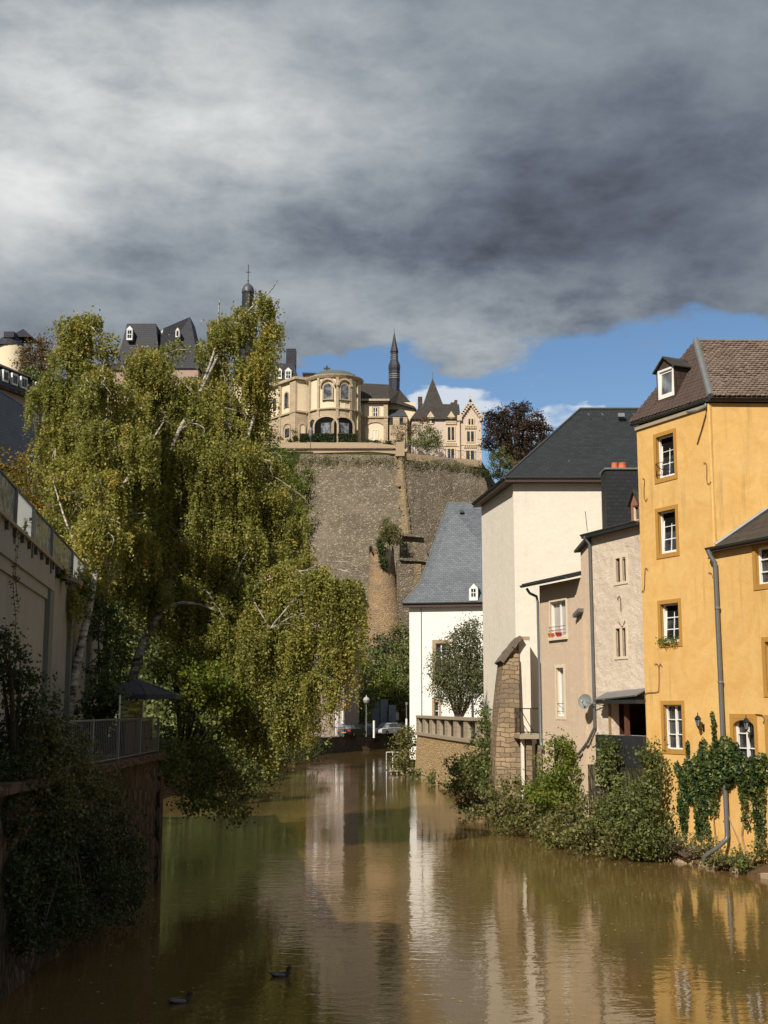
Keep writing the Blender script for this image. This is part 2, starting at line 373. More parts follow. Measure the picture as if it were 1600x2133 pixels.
# noise lives on the direction itself
mp = N(nt, 'ShaderNodeMapping'); mp.inputs['Scale'].default_value = (1, 1, 2.1); L(nt, tc.outputs['Generated'], mp.inputs[0])
nA = noise(nt, mp.outputs[0], 6.5, 6, .56, .2)
nB = noise(nt, mp.outputs[0], 15, 6, .58, .25)
nW = N(nt, 'ShaderNodeTexNoise'); nW.inputs['Scale'].default_value = 6; nW.inputs['Detail'].default_value = 5; nW.inputs['Roughness'].default_value = .62; L(nt, mp.outputs[0], nW.inputs['Vector'])
wv = N(nt, 'ShaderNodeVectorMath', operation='MULTIPLY_ADD'); L(nt, nW.outputs['Color'], wv.inputs[0])
wv.inputs[1].default_value = (.16, .10, 0); L(nt, UV, wv.inputs[2])
def uvof(px, py):
    r = ray(px, py); return r.x/r.y, r.z/r.y
def blob(px, py, rx, ry, rot=0, soft=1.0, off=(.08,.05)):
    u, v = uvof(px, py)
    s = N(nt, 'ShaderNodeVectorMath', operation='SUBTRACT'); L(nt, wv.outputs[0], s.inputs[0]); s.inputs[1].default_value = (u+off[0], v+off[1], 0)
    r = N(nt, 'ShaderNodeVectorRotate', rotation_type='Z_AXIS'); L(nt, s.outputs[0], r.inputs[0]); r.inputs['Angle'].default_value = rot
    m = N(nt, 'ShaderNodeVectorMath', operation='MULTIPLY'); L(nt, r.outputs[0], m.inputs[0]); m.inputs[1].default_value = (FPX/rx, FPX/ry, 0)
    l = N(nt, 'ShaderNodeVectorMath', operation='LENGTH'); L(nt, m.outputs[0], l.inputs[0])
    q = N(nt, 'ShaderNodeMapRange', interpolation_type='SMOOTHERSTEP'); L(nt, l.outputs['Value'], q.inputs[0])
    q.inputs[1].default_value = 1+soft; q.inputs[2].default_value = max(0, 1-soft); q.inputs[3].default_value = 0; q.inputs[4].default_value = 1
    return q.outputs[0]
def addw(acc, b, wgt):
    t = math_(nt, 'MULTIPLY', b, wgt)
    return t if acc is None else math_(nt, 'ADD', acc, t)
# cloud brightness
br = math_(nt, 'ADD', math_(nt, 'MULTIPLY', nA, .26), .088)
br = addw(br, math_(nt, 'SUBTRACT', nB, .5), .13)
for px, py, rx, ry, rot, wg in [(10,330,200,260,0,.30),(350,210,230,130,.35,.26),(130,60,330,110,0,.16),(600,190,380,170,.3,.15),
        (700,20,260,70,0,.10),(250,130,210,70,.35,-.20),(1100,430,520,140,-.1,-.06),(700,490,560,80,.05,-.035),(1500,560,420,110,0,-.05),
        (660,610,170,50,0,.10),(230,610,200,50,0,.05),(1080,120,130,70,0,.05),(1050,730,140,50,0,.09),(300,420,330,90,.1,.04),
        (1350,640,300,50,0,-.02),(870,680,120,40,0,.08),(1400,60,380,120,0,.03),(1250,300,420,170,0,-.035),(350,70,150,60,.4,-.05),(250,400,420,150,.1,.10)]:
    br = addw(br, blob(px, py, rx, ry, rot), wg)
nD = noise(nt, mp.outputs[0], 9.5, 6, .6, .1)
bil = math_(nt, 'ABSOLUTE', math_(nt, 'SUBTRACT', nD, .5))
bilw = math_(nt, 'ADD', math_(nt, 'MULTIPLY', math_(nt, 'MAXIMUM', blob(250, 230, 620, 420, .2), blob(1000, 700, 520, 130, 0)), .55), .12)
br = math_(nt, 'ADD', br, math_(nt, 'MULTIPLY', math_(nt, 'SUBTRACT', .085, bil), bilw))
br = math_(nt, 'MAXIMUM', br, .035)
ccol = N(nt, 'ShaderNodeValToRGB'); e = ccol.color_ramp.elements
e[0].position = 0; e[0].color = (.0,.0,.0,1); e[1].position = 1; e[1].color = (1,1.0,.98,1)
for p, c in ((.08,(.062,.073,.096)),(.16,(.128,.149,.187)),(.3,(.265,.298,.33)),(.55,(.54,.56,.56))):
    x = e.new(p); x.color = rgba(c)
L(nt, br, ccol.inputs[0])
# coverage: cloud deck above a ragged edge, blue strip under it
vb = uvof(900, 722)[1]
cov = N(nt, 'ShaderNodeMapRange', interpolation_type='SMOOTHSTEP')
vv = math_(nt, 'ADD', V, math_(nt, 'MULTIPLY', math_(nt, 'SUBTRACT', nA, .5), .14))
vv = math_(nt, 'ADD', vv, math_(nt, 'MULTIPLY', math_(nt, 'SUBTRACT', nB, .5), .045))
for px, py, rx, ry, wg in [(960,735,130,50,.04),(860,735,80,40,-.03),(690,760,110,60,-.035),(1500,690,260,50,-.02),(220,760,420,160,.09),(480,740,120,90,.05)]:
    vv = addw(vv, blob(px, py, rx, ry, 0, .9), wg)
L(nt, vv, cov.inputs[0]); cov.inputs[1].default_value = vb-.006; cov.inputs[2].default_value = vb+.018
C1 = cov.outputs[0]
# low white puffs behind the roofs
pf = None
for px, py, rx, ry in [(940,838,110,34),(1130,875,120,40),(820,830,50,26),(1230,850,70,18)]:
    b = blob(px, py, rx, ry, 0, .7); pf = b if pf is None else math_(nt, 'MAXIMUM', pf, b)
pm = N(nt, 'ShaderNodeMapRange', interpolation_type='SMOOTHSTEP'); L(nt, math_(nt, 'ADD', pf, math_(nt, 'MULTIPLY', math_(nt, 'SUBTRACT', nB, .5), 2.6)), pm.inputs[0])
pm.inputs[1].default_value = .42; pm.inputs[2].default_value = 1.05
bgC = N(nt, 'ShaderNodeBackground'); L(nt, ccol.outputs[0], bgC.inputs[0]); bgC.inputs[1].default_value = 1.0
bgP = N(nt, 'ShaderNodeBackground'); bgP.inputs[0].default_value = (.62,.66,.70,1)
m1 = N(nt, 'ShaderNodeMixShader'); L(nt, math_(nt, 'MULTIPLY', pm.outputs[0], .85), m1.inputs[0]); L(nt, bgS.outputs[0], m1.inputs[1]); L(nt, bgP.outputs[0], m1.inputs[2])
m2 = N(nt, 'ShaderNodeMixShader'); L(nt, C1, m2.inputs[0]); L(nt, m1.outputs[0], m2.inputs[1]); L(nt, bgC.outputs[0], m2.inputs[2])
L(nt, m2.outputs[0], out.inputs[0]); w.cycles.sampling_method = 'MANUAL'; w.cycles.sample_map_resolution = 256
S.view_settings.view_transform = 'Standard'; S.view_settings.look = 'None'; S.view_settings.exposure = .22; S.view_settings.gamma = 1
S.render.engine = 'CYCLES'; S.cycles.max_bounces = 6; S.cycles.transparent_max_bounces = 6
S.cycles.diffuse_bounces = 3

# ------------------------------------------------------------ river and ground
RB = [(14,-60),(14,20)]+[tuple(onz(px,py,0)[:2]) for px,py in [(1640,1850),(1560,1826),(1380,1790),(1200,1765),(1060,1720),(1000,1690),(930,1650),(868,1612)]]+[(2.4,96),(12,112),(40,125),(150,160)]
LB = [(-7.2,-60),(-7.2,20),(-7.0,37.6),(-12.5,39.5),(-13,60),(-12.2,100)]+[tuple(onz(px,py,0)[:2]) for px,py in [(560,1583),(640,1573),(700,1568),(770,1561),(840,1554)]]+[(25,190),(150,215)]
POLY = np.array(LB+RB[::-1])
def inpoly(x, y, P=POLY):
    c = np.zeros(x.shape, bool); n = len(P); j = n-1
    for i in range(n):
        xi, yi = P[i]; xj, yj = P[j]
        k = ((yi > y) != (yj > y)) & (x < (xj-xi)*(y-yi)/((yj-yi)+1e-12)+xi)
        c ^= k; j = i
    return c
def pdist(x, y, P):
    d = np.full(x.shape, 1e9)
    for i in range(len(P)-1):
        a = np.array(P[i]); b = np.array(P[i+1]); ab = b-a
        t = np.clip(((x-a[0])*ab[0]+(y-a[1])*ab[1])/(ab@ab), 0, 1)
        d = np.minimum(d, np.hypot(x-a[0]-t*ab[0], y-a[1]-t*ab[1]))
    return d
def sstep(a, b, x):
    t = np.clip((x-a)/(b-a), 0, 1); return t*t*(3-2*t)
def hill(x, y):
    # valley floor, rising to the plateau beyond the river
    foot = 162-np.clip((-x-12)*1.1, 0, 95)+np.clip((x-14)*.25, 0, 30)
    s = y-foot
    h = 1.6+17.5*sstep(0, 36, s)+32*sstep(34, 80, s)+9*sstep(-20, -40, x)*sstep(60, 110, s)
    inner = (x > -22) & (x < 30)
    h2 = 1.6+17.0*sstep(2, 34, s)+np.where(x > 17, 24, np.where(x > 4, 26.5, 29.8))*(y > 208)
    h = np.where(inner, h2, h)
    return h
def height(x, y):
    h = hill(x, y)
    dl = pdist(x, y, LB); dr = pdist(x, y, RB)
    isl = dl < dr
    near = np.minimum(dl, dr)
    bank = np.where(isl & (y < 110), 1.2+1.6*sstep(0, 3, dl), h)
    bank = np.where(~isl & (y < 150), .12+.5*sstep(.1, 1.6, dr)+1.6*sstep(1.6, 4, dr), bank)
    h = np.where(inpoly(x, y), -1.6, np.maximum(bank, np.where(y > 100, h, bank)))
    return h
gx = np.concatenate([[-3000,-1500,-700,-350,-200], np.arange(-120,-26,4.), np.arange(-26,26,.5), np.arange(26,130,4.), [200,350,700,1500,3000]])
gy = np.concatenate([[-1500,-500,-200,-100], np.arange(-60,20,4.), np.arange(20,70,.5), np.arange(70,220,1.5), np.arange(220,420,8.), [500,800,1500,3000]])
X, Y = np.meshgrid(gx, gy); Z = height(X, Y)
Z += np.where(Z > 2.2, .35*np.sin(X*.7+Y*.3)*np.sin(Y*.45), 0)
nx, ny = len(gx), len(gy)
me = bpy.data.meshes.new('ground')
idx = np.arange(nx*ny).reshape(ny, nx)
fs = np.stack([idx[:-1,:-1], idx[:-1,1:], idx[1:,1:], idx[1:,:-1]], -1).reshape(-1,4)
me.from_pydata(np.stack([X,Y,Z],-1).reshape(-1,3).tolist(), [], fs.tolist())
me.materials.append(M['ground']); me.polygons.foreach_set('use_smooth', [True]*len(me.polygons)); me.update()
gr = bpy.data.objects.new('ground', me); COL.objects.link(gr); gr['kind'] = 'structure'
def waterm():
    m, nt, b = newmat('river_water'); tc = N(nt, 'ShaderNodeTexCoord')
    n = noise(nt, tc.outputs['Object'], .12, 4, .6, .5)
    L(nt, ramp(nt, n, [(.3,(.105,.066,.022)),(.7,(.15,.097,.033))]), b.inputs['Base Color'])
    b.inputs['Roughness'].default_value = .02; b.inputs['IOR'].default_value = 1.45
    b.inputs['Specular IOR Level'].default_value = .5
    mp = N(nt, 'ShaderNodeMapping'); mp.inputs['Scale'].default_value = (1.0, 1.9, 1); L(nt, tc.outputs['Object'], mp.inputs['Vector'])
    a = noise(nt, mp.outputs[0], 1.5, 3, .5, .6); c = noise(nt, mp.outputs[0], 5.0, 2, .5, .3)
    patch = ramp(nt, noise(nt, tc.outputs['Object'], .11, 3, .5), [(.36,(.25,)*3),(.62,(1,)*3)])
    h = math_(nt, 'ADD', a, math_(nt, 'MULTIPLY', c, .28)); h = math_(nt, 'MULTIPLY', h, patch)
    bump(nt, b, h, 1.0, .0095)
    return m
wm = MB(); wp = [(p[0], p[1], 0.0) for p in POLY]
wm.add([(-60,-60,0),(160,-60,0),(160,220,0),(-60,220,0)], [(0,1,2,3)])
wm.build('river_water', waterm(), structure=True)
# ------------------------------------------------------------ facades and windows
class Fc:
    """vertical plane seen from outside; a = left end, b = right end (x, y)"""
    def __init__(s, a, b):
        s.a = Vector((a[0], a[1], 0)); s.b = Vector((b[0], b[1], 0))
        s.len = (s.b-s.a).length; s.u = (s.b-s.a)/s.len; s.n = Vector((s.u.y, -s.u.x, 0))
    def pt(s, u, z, n=0.0):
        p = s.a+s.u*u+s.n*n; return Vector((p.x, p.y, z))
    def px(s, x, y):
        r = ray(x, y); t = (s.a-CAM).dot(s.n)/r.dot(s.n); p = CAM+r*t
        return (p-s.a).dot(s.u), p.z
    def rect(s, x0, y0, x1, y1):
        """u0,u1,z0,z1 of the rectangle whose picture corners are about (x0,y0),(x1,y1)"""
        ym = (y0+y1)/2; xm = (x0+x1)/2
        u0 = s.px(x0, ym)[0]; u1 = s.px(x1, ym)[0]
        z1 = s.px(xm, y0)[1]; z0 = s.px(xm, y1)[1]
        return u0, u1, z0, z1
def wallpanel(mb, F, u0, u1, z0, z1, holes=(), reveal=.22, mi=0, rmi=None):
    us = sorted({u0, u1, *[min(max(h[k], u0), u1) for h in holes for k in (0,1)]})
    zs = sorted({z0, z1, *[min(max(h[k], z0), z1) for h in holes for k in (2,3)]})
    for i in range(len(us)-1):
        for j in range(len(zs)-1):
            cu = (us[i]+us[i+1])/2; cz = (zs[j]+zs[j+1])/2
            if any(h[0] < cu < h[1] and h[2] < cz < h[3] for h in holes): continue
            mb.poly([F.pt(us[i],zs[j]), F.pt(us[i+1],zs[j]), F.pt(us[i+1],zs[j+1]), F.pt(us[i],zs[j+1])], mi)
    r = mi if rmi is None else rmi
    for a, b, c, d in holes:
        for p, q in (((a,c),(a,d)), ((a,d),(b,d)), ((b,d),(b,c)), ((b,c),(a,c))):
            mb.poly([F.pt(*p), F.pt(*q), F.pt(*q, -reveal), F.pt(*p, -reveal)], r)
def fbox(mb, F, u0, u1, z0, z1, n0, n1, mi=0):
    return mb.hexa([F.pt(u0,z0,n1), F.pt(u1,z0,n1), F.pt(u1,z0,n0), F.pt(u0,z0,n0)],
                   [F.pt(u0,z1,n1), F.pt(u1,z1,n1), F.pt(u1,z1,n0), F.pt(u0,z1,n0)], mi)
def window(F, R, parent, reveal=.2, cols=2, rows=3, fw=.06, bw=.028, frame='whitepaint', pane='glass', tilt=0, name='window',
           surround=None, smat='yellow_trim', sill=None, sillmat='pale_stone', label=None, proud=.03, leafw=0):
    u0, u1, z0, z1 = R; dz = -reveal+.01
    mb = MB()
    mb.poly([F.pt(u0,z0,-reveal-.05), F.pt(u1,z0,-reveal-.05), F.pt(u1,z1,-reveal-.05), F.pt(u0,z1,-reveal-.05)])
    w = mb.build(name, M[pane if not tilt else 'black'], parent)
    if label: w['label'] = label
    fb = MB()
    # fixed frame
    fbox(fb, F, u0, u0+fw, z0, z1, -reveal-.04, dz+.03); fbox(fb, F, u1-fw, u1, z0, z1, -reveal-.04, dz+.03)
    fbox(fb, F, u0+fw, u1-fw, z0, z0+fw, -reveal-.04, dz+.028); fbox(fb, F, u0+fw, u1-fw, z1-fw, z1, -reveal-.04, dz+.028)
    if not tilt:
        for i in range(1, cols):
            u = u0+(u1-u0)*i/cols; ww = fw*.75 if (cols == 2 or leafw) else bw
            fbox(fb, F, u-ww, u+ww, z0+fw, z1-fw, -reveal-.04, dz+.02)
        for j in range(1, rows):
            z = z0+(z1-z0)*j/rows; fbox(fb, F, u0+fw, u1-fw, z-bw, z+bw, -reveal-.038, dz+.012)
    fb.build('frame', M[frame], w)
    if tilt:
        # sash hinged at the bottom and tipped into the room
        a0, a1, b0, b1 = u0+fw*1.1, u1-fw*1.1, z0+fw*1.1, z1-fw*1.2
        def tp(u, z, n): return F.pt(u, z, -reveal+n-(z-b0)*tilt)
        def tb(mb, p0, p1, q0, q1, n0, n1):
            mb.hexa([tp(p0,q0,n1), tp(p1,q0,n1), tp(p1,q0,n0), tp(p0,q0,n0)], [tp(p0,q1,n1), tp(p1,q1,n1), tp(p1,q1,n0), tp(p0,q1,n0)])
        sb = MB(); k = fw*.9
        tb(sb, a0, a0+k, b0, b1, -.03, .03); tb(sb, a1-k, a1, b0, b1, -.03, .03); tb(sb, a0+k, a1-k, b0, b0+k, -.03, .028); tb(sb, a0+k, a1-k, b1-k, b1, -.03, .028)
        for i in range(1, cols): u = a0+(a1-a0)*i/cols; tb(sb, u-bw, u+bw, b0+k, b1-k, -.028, .02)
        for j in range(1, rows): z = b0+(b1-b0)*j/rows; tb(sb, a0+k, a1-k, z-bw, z+bw, -.026, .015)
        sb.build('sash', M[frame], w)
        pb = MB(); pb.poly([tp(a0,b0,0), tp(a1,b0,0), tp(a1,b1,0), tp(a0,b1,0)]); pb.build('pane', M[pane], w)
    if surround:
        s = surround; sb = MB()
        for q in ((u0-s, u0, z0-s*1.1, z1+s), (u1, u1+s, z0-s*1.1, z1+s), (u0, u1, z1, z1+s), (u0, u1, z0-s*1.1, z0)):
            fbox(sb, F, *q, -.05, proud)
        # coloured reveal lining
        e = .004
        for p, q in (((u0+e,z0+e),(u0+e,z1-e)), ((u0+e,z1-e),(u1-e,z1-e)), ((u1-e,z1-e),(u1-e,z0+e)), ((u1-e,z0+e),(u0+e,z0+e))):
            sb.poly([F.pt(*p, -.02), F.pt(*q, -.02), F.pt(*q, -reveal+.0), F.pt(*p, -reveal+.0)])
        sb.build('surround', M[smat], w)
    if sill:
        sb = MB(); fbox(sb, F, u0-.1, u1+.1, z0-sill, z0, -.03, .1); sb.build('sill', M[sillmat], w)
    return w
def archpoly(F, u0, u1, z0, z1, n, rise=None, k=10):
    w = (u1-u0)/2; rise = w if rise is None else rise; c = (u0+u1)/2
    return [F.pt(u0,z0,n), F.pt(u1,z0,n)]+[F.pt(c+w*math.cos(a), z1-rise+rise*math.sin(a), n) for a in [math.pi*i/k for i in range(k+1)]]
def archring(mb, F, u0, u1, z0, z1, t, n0, n1, rise=None, k=10):
    a = archpoly(F, u0, u1, z0, z1, n1, rise, k)[2:]; w = (u1-u0)/2; rise = w if rise is None else rise
    b = archpoly(F, u0-t, u1+t, z0, z1+t, n1, rise+t, k)[2:]
    a = [F.pt(u1,z0,n1)]+a+[F.pt(u0,z0,n1)]; b = [F.pt(u1+t,z0,n1)]+b+[F.pt(u0-t,z0,n1)]
    dn = F.n*(n0-n1)
    for i in range(len(a)-1):
        mb.poly([a[i], b[i], b[i+1], a[i+1]]); mb.poly([b[i], b[i]+dn, b[i+1]+dn, b[i+1]]); mb.poly([a[i]+dn, a[i], a[i+1], a[i+1]+dn])
def gutter(mb, p, q, r=.07, mi=0):
    p, q = Vector(p), Vector(q); u = (q-p).normalized(); n = Vector((u.y, -u.x, 0))
    pts = []
    for P in (p, q):
        pts.append([P+n*math.cos(a)*r+Vector((0,0,-math.sin(a)*r)) for a in [math.pi*i/6 for i in range(7)]])
    for i in range(6): mb.poly([pts[0][i], pts[1][i], pts[1][i+1], pts[0][i+1]], mi)
    mb.poly(pts[0][::-1], mi); mb.poly(pts[1], mi)
    mb.tube([pts[0][0], pts[1][0]], .014, 5, mi)
def bodybox(mb, F, z0, z1, depth, front=True, u0=0, u1=None, mi=0, top=True, sides=(1,1)):
    """side, back and top walls behind a facade"""
    u1 = F.len if u1 is None else u1
    if sides[0]: mb.poly([F.pt(u0,z0,-depth), F.pt(u0,z0), F.pt(u0,z1), F.pt(u0,z1,-depth)], mi)
    if sides[1]: mb.poly([F.pt(u1,z0), F.pt(u1,z0,-depth), F.pt(u1,z1,-depth), F.pt(u1,z1)], mi)
    mb.poly([F.pt(u1,z0,-depth), F.pt(u0,z0,-depth), F.pt(u0,z1,-depth), F.pt(u1,z1,-depth)], mi)
    if top: mb.poly([F.pt(u0,z1), F.pt(u1,z1), F.pt(u1,z1,-depth), F.pt(u0,z1,-depth)], mi)
    if front: mb.poly([F.pt(u0,z0), F.pt(u1,z0), F.pt(u1,z1), F.pt(u0,z1)], mi)
def slab(mb, pts, t=.12, mi=0, d=None):
    """thick polygon: pts on top, thickness t downwards along its normal"""
    pts = [Vector(p) for p in pts]
    n = (pts[1]-pts[0]).cross(pts[2]-pts[0]).normalized()
    if n.z < 0: n = -n
    lo = [p-n*t for p in pts]; k = len(pts)
    ccw = (pts[1]-pts[0]).cross(pts[2]-pts[0]).dot(n) > 0
    if not ccw: pts, lo = pts[::-1], lo[::-1]
    mb.add(pts+lo, [tuple(range(k)), tuple(range(2*k-1, k-1, -1))]+[(i, k+i, k+(i+1)%k, (i+1)%k) for i in range(k)], mi)
def tiles(mb, P0, P1, Q0, Q1, tw=.19, th=.17, lift=.02, jit=.01, mi=0, seed=1):
    """overlapping rounded tiles over the quad eave P0-P1, ridge Q0-Q1 (hips allowed)"""
    r = random.Random(seed)
    P0, P1, Q0, Q1 = map(Vector, (P0, P1, Q0, Q1))
    up = ((Q0+Q1)/2-(P0+P1)/2); n = (P1-P0).cross(up).normalized()
    if n.z < 0: n = -n
    H = up.length; rows = int(H/th)
    for i in range(rows):
        t = i/rows; t2 = min(1, (i+1.35)/rows)
        A, B = P0.lerp(Q0, t), P1.lerp(Q1, t); w = (B-A).length
        if w < .1: continue
        u = (B-A)/w; dn = (up/H)
        k = max(1, int(round(w/tw))); off = (i % 2)*.5
        for j in range(-1, k+1):
            a = (j+off)*w/k; b = a+w/k*.96
            a, b = max(a, 0), min(b, w)
            if b-a < .03: continue
            y0 = H*t+r.uniform(-jit, jit); y1 = H*t2
            base = lambda s, y, h: A+u*s+dn*(y-H*t)+n*h
            lf = lift*r.uniform(1.2, 2.4); c = (b-a)
            vs = [base(a, y0+.05, lf), base(a+c*.2, y0+.012, lf), base(a+c*.5, y0, lf*1.05), base(a+c*.8, y0+.012, lf), base(b, y0+.05, lf), base(b, y1, .004), base(a, y1, .004)]
            lo = [base(a, y0+.05, 0), base(a+c*.2, y0+.012, 0), base(a+c*.5, y0, 0), base(a+c*.8, y0+.012, 0), base(b, y0+.05, 0)]
            s0 = len(mb.v); mb.v += [tuple(p) for p in vs+lo]
            mb.f += [tuple(s0+q for q in range(7))]+[(s0+7+q, s0+8+q, s0+q+1, s0+q) for q in range(4)]
            mb.m += [mi]*5
# ------------------------------------------------------------ yellow corner house
def xy(p): return (p.x, p.y)
C0 = at(1499, 1400, 41.0); YL = at(1341, 1350, 44.55)
YF = Fc(xy(YL), xy(C0))
zy = YF.px(1480, 838)[1]
yh = thing('yellow_house', 'tall ochre yellow corner house with dormer, mossy tiled roof and tilted windows', 'house', (C0.x, C0.y, .5))
mb = MB()
wins = [(1368,906,1405,994,.5,1),(1372,1063,1409,1152,.55,1),(1377,1257,1415,1338,.5,1),(1384,1468,1422,1561,0,0)]
WR = []
for i, (a, b, c, d, t, _) in enumerate(wins):
    # opening measured on the wall plane
    u0, u1, z0, z1 = YF.rect(a, b, c, d); WR.append((u0, u1, z0, z1))
wallpanel(mb, YF, 0, YF.len, -.6, zy, WR, .16)
YR = Fc(xy(C0), (C0.x+7, C0.y+.25))
wallpanel(mb, YR, 0, 7, -.6, zy, [], .2)
mb.poly([YF.pt(0,-.6,-7), YF.pt(0,-.6), YF.pt(0,zy), YF.pt(0,zy,-7)])
B1 = YR.pt(7, 0); B2 = YF.pt(0, 0, -7)
mb.poly([(B1.x,B1.y,-.6),(B2.x,B2.y,-.6),(B2.x,B2.y,zy),(B1.x,B1.y,zy)])
mb.build('wall', M['yellow'], yh)
# rounded corner bead
cb = MB(); cb.tube([C0.xy.to_3d()+Vector((.02,.03,9.6)), C0.xy.to_3d()+Vector((.03,.05,12.2)), C0.xy.to_3d()+Vector((.02,.04,zy-.02))], [.09,.075,.09], 8)
cb.build('corner_bead', M['yellow'], yh)
for i, R in enumerate(WR):
    window(YF, R, yh, reveal=.16, cols=2, rows=3, fw=.05, bw=.016, tilt=(.07 if i < 3 else 0), surround=.14, proud=.025,
           leafw=1, label=['tilted window behind a scrolled iron grille','tilted window of the third storey','tilted window with green plants on its sill','closed white window of the lowest storey'][i])
# grille of the top window
u0,u1,z0,z1 = WR[0]; gb = MB()
for k in range(4):
    uc = u0+.1+(u1-u0-.2)*k/3
    pts = [YF.pt(uc+.10*math.sin(a*1.0)*(1 if k%2 else -1)*(1-a/14), z0+.12+a*.055, .03+.03*math.sin(a)) for a in np.linspace(0, 7.5, 16)]
    gb.tube(pts, .010, 5)
gb.tube([YF.pt(u0-.02,z0+.1,.05), YF.pt(u1+.02,z0+.1,.05)], .012, 5); gb.tube([YF.pt(u0-.02,z0+.55,.05), YF.pt(u1+.02,z0+.55,.05)], .012, 5)
for k in (0,1): gb.tube([YF.pt((u0,u1)[k],z0+.1,.05), YF.pt((u0,u1)[k],z0+.55,.05)], .012, 5)
gb.build('window_grille', M['iron'], yh)
# roof
ov = .22
E0 = YF.pt(-.12, zy+.12, ov); E1 = YF.pt(YF.len+.1, zy+.12, ov); E1 = Vector((C0.x+.02, C0.y-.26, zy+.12)) 
APX = at(1450, 712, 43.8); RDG = Vector((APX.x+7, APX.y+.2, APX.z))
E2 = Vector((C0.x+7.1, C0.y+.0, zy+.12)); BK0 = YF.pt(-.12, zy+.12, -4.5)
E0b = E0
mb = MB()
slab(mb, [E1, E2, RDG, APX], .1, 0); slab(mb, [E0b, E1, APX], .1, 0)
slab(mb, [BK0, E0b, APX], .1, 0)
slab(mb, [E2, BK0, APX, RDG], .1, 0)
rf = mb.build('roof', M['tile_base'], yh)
tb = MB(); nn = Vector((0,-.03,.05))
tiles(tb, E1+nn, E2+nn, APX+nn, RDG+nn, .17, .15, .028, .012, 0, 3)
t1 = tb.build('roof_tiles', M['tile'], rf); 
tb = MB(); nn = YF.n*.02+Vector((0,0,.03)); tiles(tb, E0b+nn, E1+nn, APX+nn, APX+nn*1.01, .2, .17, .008, .01, 0, 4)
tb.build('roof_tiles', M['tile_red'], rf)
mb = MB(); mb.tube([E1+Vector((0,0,.05)), APX+Vector((0,0,.05))], .12, 8); hp = mb.build('hip_flashing', M['zinc'], rf)
mb = MB(); mb.tube([APX+Vector((0,0,.05)), RDG+Vector((0,0,.05))], .06, 6); mb.build('ridge', M['zinc'], rf)
mb = MB(); gutter(mb, YF.pt(-.15, zy+.1, .1), YF.pt(YF.len+.05, zy+.1, .1), .085); mb.build('gutter', M['zinc_dark'], yh)
mb = MB(); gutter(mb, (C0.x-.05,C0.y-.12,zy+.1), (C0.x+7,C0.y+.1,zy+.1), .08); mb.build('gutter', M['zinc_dark'], yh)
mb = MB(); fbox(mb, YF, -.03, YF.len, zy-.16, zy-.02, 0.0, .07); mb.build('cornice', M['balustrade'], yh)
st0 = YF.pt(YF.len-.02, zy-.05, .1); 
mb = MB(); mb.tube([st0, st0+Vector((-.04,-.05,-.10)), st0+YF.n*.42+Vector((0,0,-.28)), st0+YF.n*.80+Vector((0,0,-.36))], .05, 8); mb.build('rain_spout', M['zinc'], yh)
# dormer
DF = Fc(xy(YF.pt(0,0,-.10)), xy(YF.pt(YF.len,0,-.10)))
ua, ub, za, zb = DF.rect(1368, 766, 1406, 832)
um = (ua+ub)/2; zp = DF.px(1386, 742)[1]
dn_ = -2.0
mb = MB()
R = (ua+.07, ub-.05, za+.06, zb-.02)
wallpanel(mb, DF, ua, ub, za-.3, zb, [R], .05)
mb.poly([DF.pt(ua,za-.3,dn_), DF.pt(ua,za-.3), DF.pt(ua,zb), DF.pt(ua,zb,dn_)]); mb.poly([DF.pt(ub,za-.3), DF.pt(ub,za-.3,dn_), DF.pt(ub,zb,dn_), DF.pt(ub,zb)])
mb.poly([DF.pt(ua,zb), DF.pt(ub,zb), DF.pt(um,zp-.05)])
dm = mb.build('dormer', brickm('dormer_slates', (.055,.035,.028), (.075,.05,.04), (.03,.02,.017), .35, .3, .01, .75, .015, spec=.2), yh)
mb = MB()
slab(mb, [DF.pt(ua-.12,zb-.06,.1), DF.pt(um,zp,.1), DF.pt(um,zp,dn_), DF.pt(ua-.12,zb-.06,dn_)], .05)
slab(mb, [DF.pt(um,zp+.002,.1), DF.pt(ub+.12,zb-.06,.1), DF.pt(ub+.12,zb-.06,dn_), DF.pt(um,zp+.002,dn_)], .05)
mb.build('dormer_roof', M['slate_brown'], dm)
window(DF, R, dm, reveal=.04, cols=1, rows=1, fw=.075, tilt=.05, label='white dormer window tilted open', pane='glass_sky')
dm_w = dm

# wall irons: anchors on the yellow and pale houses (thin iron, each fixed to its wall)
def anchor(F, pts, parent, r=.012):
    P = []
    for i in range(len(pts)):
        u, z = F.px(*pts[i]); P.append(F.pt(u, z, .035))
    # smooth
    Q = []
    for i in range(len(P)-1):
        p0 = P[max(i-1,0)]; p1 = P[i]; p2 = P[i+1]; p3 = P[min(i+2,len(P)-1)]
        for t in (0,.25,.5,.75):
            Q.append(.5*((2*p1)+(p2-p0)*t+(2*p0-5*p1+4*p2-p3)*t*t+(3*p1-p0-3*p2+p3)*t**3))
    Q.append(P[-1]); mb = MB(); mb.tube(Q, r, 6); return mb.build('wall_anchor', M['rustiron'], parent)
anchor(YF, [(1340,997),(1344,999),(1343,1020),(1344,1038),(1347,1043),(1350,1038)], yh)
anchor(YF, [(1467,965),(1471,964),(1474,972),(1474,1000),(1477,1008),(1483,1004)], yh)
anchor(YF, [(1351,1187),(1347,1183),(1345,1190),(1344,1222),(1342,1231),(1338,1231)], yh)
anchor(YF, [(1346,1460),(1345,1447),(1351,1443),(1371,1441),(1374,1434),(1374,1393),(1370,1383),(1365,1384)], yh)
anchor(YF, [(1374,1393),(1377,1383),(1381,1388)], yh)
anchor(YF, [(1477,1193),(1483,1194),(1486,1202)], yh)
# flower box under third window
u0,u1,z0,z1 = WR[2]

